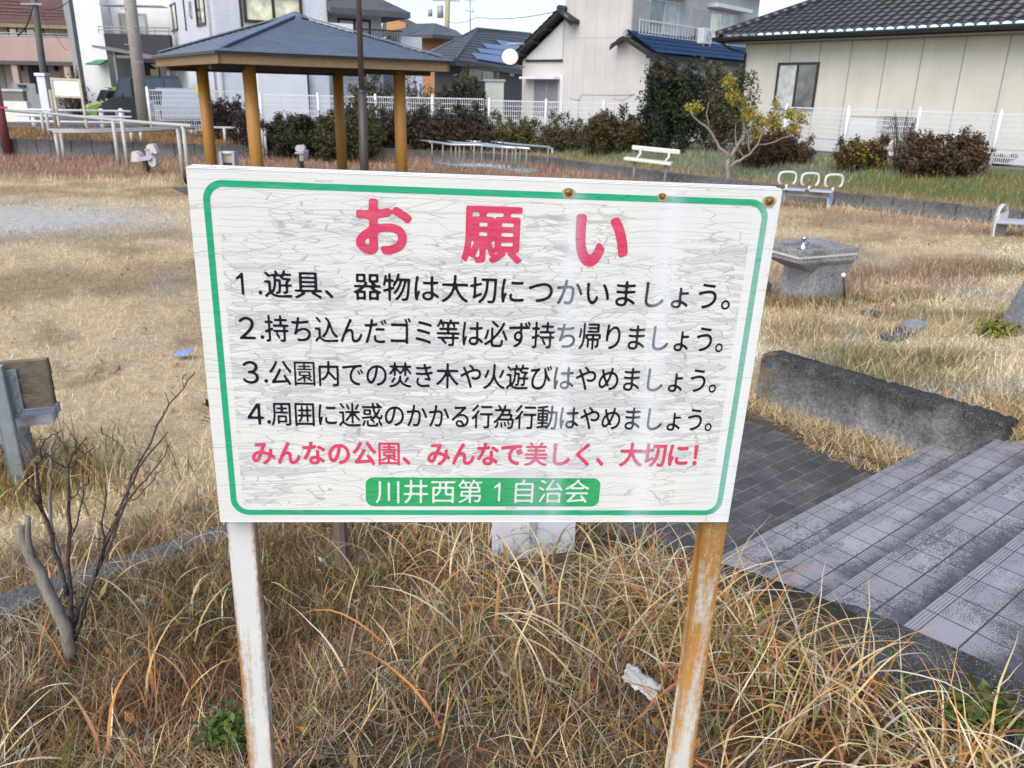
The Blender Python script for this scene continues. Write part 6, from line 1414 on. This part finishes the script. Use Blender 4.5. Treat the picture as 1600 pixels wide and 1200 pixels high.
# low white sign seen from behind, and a weathered stake
sp0 = Vector((aty(831, 860, 2.75).x, 2.75, 0)); lw = thing('low_sign', Vector((sp0.x, sp0.y, zs(sp0.x, sp0.y))), 'low white sign seen from behind on a thin post beyond the board', 'sign')
a, b_ = aty(768, 880, 2.75), aty(896, 878, 2.75); zb_ = a.z; q = MB(); rr = rrect(a.x, b_.x, zb_, zb_ + .42, .02, 5); q.prism([Vector((x, 2.75, z)) for x, z in rr], (0, -.004, 0)); q.build('panel', M('sign_back', (.66, .69, .78), .45, .06, 6, .02), lw)
q = MB(); q.obox(Vector((sp0.x - .012, 2.735, zs(sp0.x, 2.75) - .1)), (.024, 0, 0), (0, .010, 0), (0, 0, .8)); q.build('post', M('post_grey', (.45, .46, .50), .5), lw)
p = Vector((aty(533, 870, 2.8).x, 2.8, 0)); q = MB(); g0 = zs(p.x, p.y); q.tube([Vector((p.x, p.y, g0 - .1)), Vector((p.x + .006, p.y, g0 + .42))], [.030, .027], 8, 0, True, False); q.tube([Vector((p.x + .006, p.y, g0 + .42)), Vector((p.x + .01, p.y, g0 + .47))], [.027, .012], 8, 0, True, False); o = q.build('wooden_stake', M('stake_wood', (.20, .155, .13), .9, .4, 14, .4, .1, stretch=(1, 1, .15))); rebase(o, Vector((p.x, p.y, g0))); tag(o, 'weathered wooden stake in the grass under the board', 'stake')

# ------------------------------------------------------------------ bare shrub at the left
BARK = M('dark_bark', (.12, .095, .09), .9, .45, 60, .6, .1); BARKP = M('pale_bark', (.30, .265, .23), .9, .35, 40, .6, .1, stretch=(1, 1, .3))
bs0 = aty(108, 1010, 2.2); bsr = thing('bare_shrub', Vector((bs0.x, 2.2, zs(bs0.x, 2.2))), 'leafless twiggy shrub with a sawn pale stump in front at the left', 'shrub')
def br3(pxs, y0, y1, r0, r1, mat, name='branch', par=None, jit=.004):
    n = len(pxs); P_ = [aty(x, y, y0 + (y1 - y0) * i / (n - 1)) for i, (x, y) in enumerate(pxs)]; pts = [P_[0]]
    for a, b_ in zip(P_[:-1], P_[1:]):
        for k in (1, 2, 3): 
            s_ = k / 3; pts.append(a.lerp(b_, s_) + Vector((rnd.gauss(0, jit), rnd.gauss(0, jit), rnd.gauss(0, jit))) * (1 if k < 3 else 0))
    if name != 'stump': r0, r1 = r0 * .74, r1 * .8
    rs = [r0 + (r1 - r0) * i / (len(pts) - 1) for i in range(len(pts))]; q = MB(); q.tube(pts, rs, 8)
    for i in range(2, len(pts) - 1):                     # knots and spurs
        if rnd.random() < .6 and name != 'stump': q.ball(pts[i], rs[i] * 1.3, 6)
        if rnd.random() < .55 and r1 < .004:
            dv = Vector((rnd.uniform(-1, 1), rnd.uniform(-.6, .6), rnd.uniform(-.1, 1))).normalized(); l_ = rnd.uniform(.012, .05); q.tube([pts[i], pts[i] + dv * l_], [rs[i] * .55, rs[i] * .3], 5)
    return q.build(name, mat, par or bsr)
br3([(112, 1030), (104, 985), (86, 945), (66, 905), (48, 868), (38, 845), (30, 822)], 2.2, 2.22, .021, .016, BARKP, 'stump', None, .002)
br3([(52, 872), (44, 840), (43, 806)], 2.21, 2.2, .010, .008, BARKP, 'stump', None, .002)
br3([(118, 1030), (110, 950), (106, 880), (107, 800), (105, 730)], 2.22, 2.24, .012, .0055, BARK)
br3([(106, 730), (122, 698), (135, 682)], 2.24, 2.2, .005, .002, BARK); br3([(106, 732), (128, 715), (148, 699)], 2.24, 2.3, .0045, .0018, BARK); br3([(105, 732), (82, 720), (60, 709), (48, 712)], 2.24, 2.2, .004, .0022, BARK)
br3([(104, 930), (84, 860), (64, 795), (58, 740), (62, 700), (78, 683), (95, 672)], 2.22, 2.18, .010, .0018, BARK)
br3([(96, 900), (88, 850), (78, 790), (76, 740), (80, 710), (84, 686)], 2.24, 2.3, .008, .0062, BARKP)
br3([(114, 985), (130, 935), (158, 880), (186, 810), (205, 745), (245, 665), (275, 620), (305, 582)], 2.24, 2.34, .008, .0022, BARK)
br3([(120, 990), (146, 905), (175, 830), (195, 775), (228, 715), (262, 675)], 2.23, 2.15, .008, .0022, BARK); br3([(180, 805), (215, 762), (250, 722), (268, 690)], 2.18, 2.1, .005, .0015, BARK)
br3([(118, 1000), (138, 930), (160, 860), (162, 800), (164, 755)], 2.21, 2.1, .007, .0025, BARK); br3([(160, 860), (185, 800), (230, 760), (258, 733)], 2.12, 2.05, .004, .0014, BARK)
br3([(106, 850), (120, 820), (130, 775), (128, 735)], 2.23, 2.3, .005, .0018, BARK); br3([(107, 790), (125, 762), (150, 740)], 2.24, 2.2, .004, .0015, BARK); br3([(66, 800), (50, 760), (42, 742)], 2.19, 2.15, .004, .0015, BARK)
br3([(150, 900), (162, 850), (178, 815)], 2.2, 2.12, .005, .002, BARK); br3([(86, 865), (72, 850), (55, 852)], 2.2, 2.18, .004, .0018, BARK)
q = MB(); q.ball(aty(59, 781, 2.17), .012, 8, 0, (1, 1, 1.3)); q.build('bud', M('dead_leaf', (.05, .025, .02), .9), bsr)
# dark green leaves showing at the left edge of the board
lfp = aty(318, 655, 2.6); lvs = thing('evergreen_sprig', Vector((lfp.x + .06, 2.6, zs(lfp.x, 2.6))), 'sprig of dark green leaves poking out behind the left edge of the board', 'plant')
q = MB(); q.tube([Vector((lfp.x + .06, 2.6, zs(lfp.x, 2.6))), aty(332, 655, 2.6)], .006, 6); q.build('stem', BARK, lvs)
q = MB()
for (x0, y0, x1, y1, w_) in ((334, 640, 312, 628, .02), (334, 652, 304, 638, .022), (336, 658, 318, 650, .02), (334, 645, 322, 622, .018), (336, 662, 310, 655, .014)):
    a, b_ = aty(x0, y0, 2.6), aty(x1, y1, 2.55); m_ = a.lerp(b_, .5); s_ = Vector((.2, .3, 1)).cross(b_ - a).normalized() * w_; q.add([a, m_ + s_, b_, m_ - s_, m_ + Vector((0, -.006, .006))], [(0, 1, 4), (1, 2, 4), (2, 3, 4), (3, 0, 4)])
q.build('leaf', M('dark_leaf', (.05, .075, .02), .4, .4, 30), lvs)

# ------------------------------------------------------------------ shrubs and trees
LEAF = Mattr('leaf', .5, .3, .2)
def foliage(name, blobs, n, size, pal, parent, gaps=.45, seed=1, up=.3):
    """leaf clumps spread through lumpy volumes: pal is a list of leaf colours"""
    r_ = np.random.RandomState(seed); vol = np.array([b_[3] * b_[4] * b_[5] for b_ in blobs]) ** .75; cnt = (n * vol / vol.sum()).astype(int); Ps = []; Dn = []
    for b_, k in zip(blobs, cnt):
        d = r_.randn(k * 2, 3); d /= np.linalg.norm(d, axis=1)[:, None]; rad = r_.rand(k * 2) ** .40
        lump = 1 + .30 * np.sin(d[:, 0] * 5 + seed) * np.sin(d[:, 1] * 4.3 + 2 * seed) + .22 * np.sin(d[:, 2] * 7 + seed * 3 + d[:, 0] * 6)
        p = np.array(b_[:3]) + d * (rad * lump)[:, None] * np.array(b_[3:6])
        g_ = fbm(p[:, 0] * 1.0 + p[:, 2] * .9, p[:, 1] + p[:, 2] * 1.7, .38 * max(b_[3:6]) ** .7 + .08, seed); keep = g_ > gaps * .85 * (.55 + .45 * rad)
        p = p[keep][:k]; Ps.append(p); Dn.append(d[keep][:k])
    P = np.concatenate(Ps); D = np.concatenate(Dn); m_ = len(P); kk = 5
    off = r_.randn(m_, kk, 3) * size * .9; C0 = (P[:, None] + off).reshape(-1, 3); nn = len(C0)
    nr = np.repeat(D, kk, 0) * .5 + r_.randn(nn, 3) * .75 + np.array([0, 0, up]); nr /= np.linalg.norm(nr, axis=1)[:, None]
    a = np.cross(nr, r_.randn(nn, 3)); a /= np.linalg.norm(a, axis=1)[:, None] + 1e-9; b2 = np.cross(nr, a); sz = size * (.5 + .8 * r_.rand(nn, 1))
    V = np.stack([C0 - a * sz, C0 + b2 * sz * .45 + nr * sz * .12, C0 + a * sz, C0 - b2 * sz * .45 + nr * sz * .12], 1); Q = np.arange(nn * 4).reshape(-1, 4)
    pal = np.array(pal); ci = r_.choice(len(pal), m_); cl = np.repeat(pal[ci], kk, 0) * (.6 + .75 * r_.rand(nn, 1)); Cc = np.repeat(cl, 4, 0)
    return npmesh(name, V.reshape(-1, 3), Q, np.clip(Cc, 0, 1), LEAF, parent)
def twigs(parent, base, blobs, n, r, mat, seed, name='stem', spread=.12):
    r_ = random.Random(seed); q = MB()
    for k in range(n):
        b_ = r_.choice(blobs); t = Vector((b_[0] + r_.uniform(-.8, .8) * b_[3], b_[1] + r_.uniform(-.8, .8) * b_[4], b_[2] + r_.uniform(-.3, 1.0) * b_[5])); s_ = base + Vector((r_.uniform(-1, 1) * spread * b_[3] * 3, r_.uniform(-1, 1) * spread * 2, -.05))
        m_ = s_.lerp(t, .5) + Vector((r_.gauss(0, .08), r_.gauss(0, .08), r_.gauss(0, .05))) * max(.4, b_[5]); q.tube([s_, s_.lerp(m_, .55), m_, m_.lerp(t, .6) + Vector((r_.gauss(0, .03), 0, r_.gauss(0, .03))), t], [r, r * .8, r * .6, r * .4, r * .2], 5)
    return q.build(name, mat, parent)
BRN = [(.12, .062, .036), (.075, .045, .028), (.16, .085, .045), (.075, .065, .03)]; OLV = [(.13, .11, .035), (.09, .085, .03), (.15, .10, .04), (.075, .06, .03)]; DGR = [(.03, .055, .022), (.045, .07, .025), (.028, .042, .022), (.07, .075, .03)]; PUR = [(.055, .036, .036), (.035, .027, .03), (.07, .045, .04), (.04, .035, .025)]; MIX = [(.15, .125, .07), (.11, .10, .055), (.19, .15, .085), (.08, .08, .045)]
TWIG = M('twig', (.13, .10, .085), .9, .4, 20, .2, .1)
def shrub(label, px, yb, yt, wpx, pal, n, leaf, seed, Y=None, group=None, name='shrub', gaps=.45, ntw=14, lobes=5, cat='shrub', mat=TWIG, tw_r=.018, dep=.8, hmin=.66):
    b0 = hit(px, yb) if Y is None else None
    if Y is None: Y = b0.y
    c0 = aty(px, yb, Y); zb = zs(c0.x, Y) if True else 0; zt = aty(px, yt, Y).z; wv = (aty(px + wpx / 2, yb, Y).x - aty(px - wpx / 2, yb, Y).x); H = max(.3, zt - zb); r_ = random.Random(seed)
    root = thing(name, Vector((c0.x, Y, zb)), label, cat, group); blobs = []
    for k in range(lobes):
        f = (k + .5) / lobes * 2 - 1; hh = H * (r_.uniform(hmin, 1.0) - .18 * f * f * (hmin < .8)); blobs.append((c0.x + f * wv * .40 + r_.uniform(-.05, .05) * wv, Y + r_.uniform(-.3, .3) * dep * .6, zb + hh * .50, wv * .5 / lobes * r_.uniform(1.35, 1.9), dep * .55, hh * .48))
        for q_ in range(3): sx = r_.uniform(-1, 1); blobs.append((blobs[-1 - q_][0] + sx * wv * .22, Y + r_.uniform(-.3, .3), zb + hh * r_.uniform(.8, 1.05), wv * .05, .07, H * .12))
    foliage('foliage', blobs, int(n * 1.15), leaf * .85, pal, root, gaps, seed); twigs(root, Vector((c0.x, Y, zb)), blobs, int(ntw * 1.8), tw_r * .8, mat, seed)
    return root
GB = 'brown winter shrubs planted along the bank'
shrub('dark brown rounded shrub on the bank under the yellow leaved tree', 1205, 256, 196, 112, BRN, 2600, .045, 3, group=GB, lobes=4, dep=1.1)
shrub('dark brown shrub with a few yellow leaves in front of the white cabinet', 1343, 264, 203, 74, BRN + [(.30, .24, .03)], 1700, .045, 4, group=GB, lobes=3)
shrub('largest dark brown bushy shrub at the right of the bank', 1462, 272, 196, 118, BRN, 3200, .045, 5, group=GB, lobes=4, dep=1.1)
shrub('thin leafless grey twiggy shrub between two brown shrubs at the right', 1402, 266, 170, 50, MIX, 120, .035, 6, lobes=2, ntw=26, tw_r=.014, name='twiggy_shrub')
shrub('low sprawling dark creeper at the foot of the right hand mesh fence', 1545, 258, 244, 60, PUR, 350, .04, 9, lobes=3, name='creeper', dep=.4)
shrub('large olive brown rounded shrub left of the clipped green tree', 962, 236, 164, 112, [(.11, .07, .03), (.085, .06, .025), (.13, .085, .035), (.08, .075, .03)], 3200, .05, 7, group=GB, lobes=4, dep=1.2)
shrub('sparse grey brown shrub left of the rounded olive brown one', 872, 236, 176, 72, MIX + OLV, 1500, .045, 8, lobes=3, gaps=.5, ntw=24)
shrub('small yellow olive shrub behind the end of the zigzag rails', 806, 236, 173, 68, OLV + [(.20, .18, .03)], 1700, .045, 10, lobes=3)
shrub('reddish brown hedge running behind the zigzag rails', 712, 232, 162, 150, [(.075, .045, .035), (.05, .034, .03), (.09, .055, .035), (.10, .085, .045)], 4600, .05, 11, lobes=6, name='hedge', dep=1.2, ntw=30)
shrub('dim brown hedge behind the right pavilion post', 622, 232, 160, 110, PUR + MIX[:1], 3200, .05, 12, lobes=4, name='hedge', dep=1.2, ntw=24)
shrub('olive green bushy shrub behind the lamp post', 545, 240, 136, 92, [(.06, .07, .022), (.09, .09, .03), (.045, .055, .022), (.12, .105, .05)], 4200, .05, 13, Y=25.6, lobes=3, dep=1.4)
shrub('dark green rounded shrub in the middle of the pavilion opening', 478, 238, 153, 92, [(.035, .045, .018), (.055, .055, .02), (.075, .055, .02), (.03, .04, .02)], 3800, .05, 14, Y=25.9, lobes=4, dep=1.3)
shrub('dark purplish thicket behind the near pavilion post', 425, 240, 172, 110, PUR, 3400, .05, 15, Y=26.2, lobes=4, dep=1.2, ntw=26)
shrub('tall sparse dark bush between the two left pavilion posts', 363, 228, 138, 66, PUR, 1400, .055, 16, Y=27.0, lobes=3, gaps=.56, ntw=24, tw_r=.02)
# clipped tall evergreen with reddish top, and its greyer neighbour
ev_ = shrub('tall dense dark green clipped tree with red tinted top against the cream house', 1043, 226, 98, 74, [(.026, .05, .024), (.04, .06, .028), (.022, .038, .02), (.05, .055, .03)], 5200, .055, 21, Y=24.5, lobes=2, name='clipped_tree', cat='tree', dep=1.3, ntw=10, gaps=.34, hmin=.97)
bl = [(aty(1040, 118, 24.5).x, 24.5, aty(1040, 118, 24.5).z, .62, .5, .30)]; foliage('red_shoots', bl, 260, .045, [(.11, .035, .028), (.09, .045, .03), (.05, .055, .03)], ev_, .4, 22)
shrub('tall loose grey green shrub right of the clipped tree', 1118, 240, 100, 78, [(.12, .11, .055), (.09, .095, .045), (.14, .12, .07), (.07, .075, .04)], 3600, .05, 23, Y=24.2, lobes=2, name='tall_shrub', dep=1.3, gaps=.44, ntw=30, hmin=.92)
# small trees behind the fence by the dark bungalow
shrub('dark green garden tree right of the pavilion roof, before the dark bungalow', 722, 160, 112, 76, [(.03, .042, .03), (.045, .05, .04), (.06, .06, .04)], 2400, .06, 24, Y=33.5, lobes=3, name='garden_tree', cat='tree', gaps=.5)
shrub('narrow yellow green conifer standing beside the dark garden tree', 721, 150, 90, 24, [(.15, .16, .04), (.10, .12, .04), (.18, .15, .06)], 900, .055, 25, Y=34.5, lobes=1, name='conifer', cat='tree')
shrub('bare brown garden tree behind the right end of the pavilion', 655, 165, 112, 44, [(.12, .085, .06), (.09, .07, .05)], 500, .055, 26, Y=31.5, lobes=2, name='garden_tree', cat='tree', gaps=.5, ntw=30)
shrub('tangle of pale brown branches seen between the back pavilion posts', 580, 165, 108, 76, [(.12, .10, .075), (.09, .08, .055), (.16, .13, .09)], 1500, .06, 27, Y=31.5, lobes=3, name='garden_tree', cat='tree', gaps=.5, ntw=40)
shrub('small reddish leaved tree in front of the pink house', 118, 165, 88, 40, [(.13, .045, .05), (.09, .04, .045), (.10, .06, .05)], 420, .06, 28, Y=39.0, lobes=2, name='red_leaf_tree', cat='tree', gaps=.5, ntw=26, tw_r=.03)
# young tree with the last yellow leaves
b0 = hit(1138, 292); Yt = b0.y; yt_ = thing('young_tree', b0, 'young forked tree with pale bark and a few clusters of yellow leaves', 'tree')
YB = M('pale_grey_bark', (.32, .275, .24), .8, .25, 20, .3, .1)
def cp4(l): return [(x / 4 + 950, y / 4) for x, y in l]
def limb(l, r0, r1, dy, name='branch'):
    n = len(l); P_ = [aty(x, y, Yt + dy * i / (n - 1)) for i, (x, y) in enumerate(cp4(l))]; q = MB(); pts = [P_[0]]
    for a, b_ in zip(P_[:-1], P_[1:]): pts += [a.lerp(b_, .5) + Vector((rnd.gauss(0, .012), rnd.gauss(0, .02), rnd.gauss(0, .012))), b_]
    q.tube(pts, [r0 + (r1 - r0) * i / (len(pts) - 1) for i in range(len(pts))], 8); return q.build(name, YB, yt_)
limb([(752, 1190), (750, 1080), (752, 985)], .062, .052, 0, 'trunk')
limb([(752, 990), (750, 962), (695, 925), (665, 870), (632, 812), (580, 770), (545, 740), (522, 700)], .042, .014, -.3); limb([(632, 812), (615, 700), (628, 640)], .02, .008, -.2)
limb([(752, 1000), (800, 925), (848, 860), (852, 790), (838, 700), (795, 640), (765, 590), (758, 520)], .045, .010, .25); limb([(800, 925), (795, 850), (800, 780)], .016, .007, .3)
limb([(756, 1050), (800, 1010), (850, 985), (890, 962), (935, 905), (965, 830), (1000, 770), (1040, 710)], .035, .010, -.35); limb([(890, 962), (880, 880), (862, 810), (858, 740)], .022, .009, .1); limb([(938, 905), (1040, 888), (1130, 850), (1175, 790), (1200, 730)], .018, .007, -.5); limb([(850, 985), (820, 940), (810, 890)], .016, .008, .1)
bl = []
for x, y, rx, ry in ((548, 672, 52, 34), (758, 515, 38, 45), (768, 600, 40, 50), (830, 640, 45, 36), (872, 720, 55, 50), (955, 760, 50, 55), (1030, 735, 50, 50), (1060, 790, 34, 40), (935, 830, 34, 60), (1140, 715, 40, 35), (1195, 735, 30, 50), (1150, 800, 30, 30), (1035, 650, 16, 30)):
    c_ = aty(x / 4 + 950, y / 4, Yt - .1); k = Yt / 1250 * .94 / 4 * 1.0; bl.append((c_.x, c_.y + rnd.uniform(-.3, .3), c_.z, rx * k * 1.0, .25, ry * k * 1.0))
foliage('foliage', bl, 620, .040, [(.42, .29, .025), (.34, .27, .035), (.48, .34, .05), (.24, .24, .05), (.20, .21, .045)], yt_, .42, 31, .1)
# washing line frame behind the hedge
wy = 30.2; wp = thing('laundry_pole', Vector((aty(905, 172, wy).x, wy, .62)), 'thin metal laundry pole frame in front of the cream house wall', 'laundry pole'); q = MB()
q.tube([Vector((aty(904, 172, wy).x, wy, .5)), aty(905, 155, wy), aty(909, 148, wy), aty(960, 149, wy), aty(992, 148, wy)], .022, 6); q.build('frame', GREY_METAL, wp); q = MB(); q.tube([aty(890, 154, wy), aty(905, 157, wy)], .018, 6); q.tube([aty(958, 154, wy), aty(972, 157, wy), aty(988, 149, wy)], .018, 6); q.build('arm', GREY_METAL, wp)
# small broad leaved weeds
WEED = [(.09, .14, .03), (.13, .17, .04), (.07, .11, .03)]
for lab, px, py, sz, k in (('small bright green weed at the lower right corner', 1520, 1165, .085, 5), ('yellow green clump of leaves by the concrete pillar', 1555, 525, .16, 6), ('small green weed beside the left post at the bottom', 365, 1185, .05, 7)):
    p = hit(px, py); p.z += (.10 if py > 1000 else .05); o_ = foliage('weed', [(p.x, p.y, p.z, sz, sz * .7, sz * .45)], 70, .02 if py > 1000 else .03, WEED if k != 6 else [(.25, .25, .04), (.16, .19, .04)], None, .2, k, .8); rebase(o_, Vector((p.x, p.y, p.z - .08))); tag(o_, lab, 'weed')
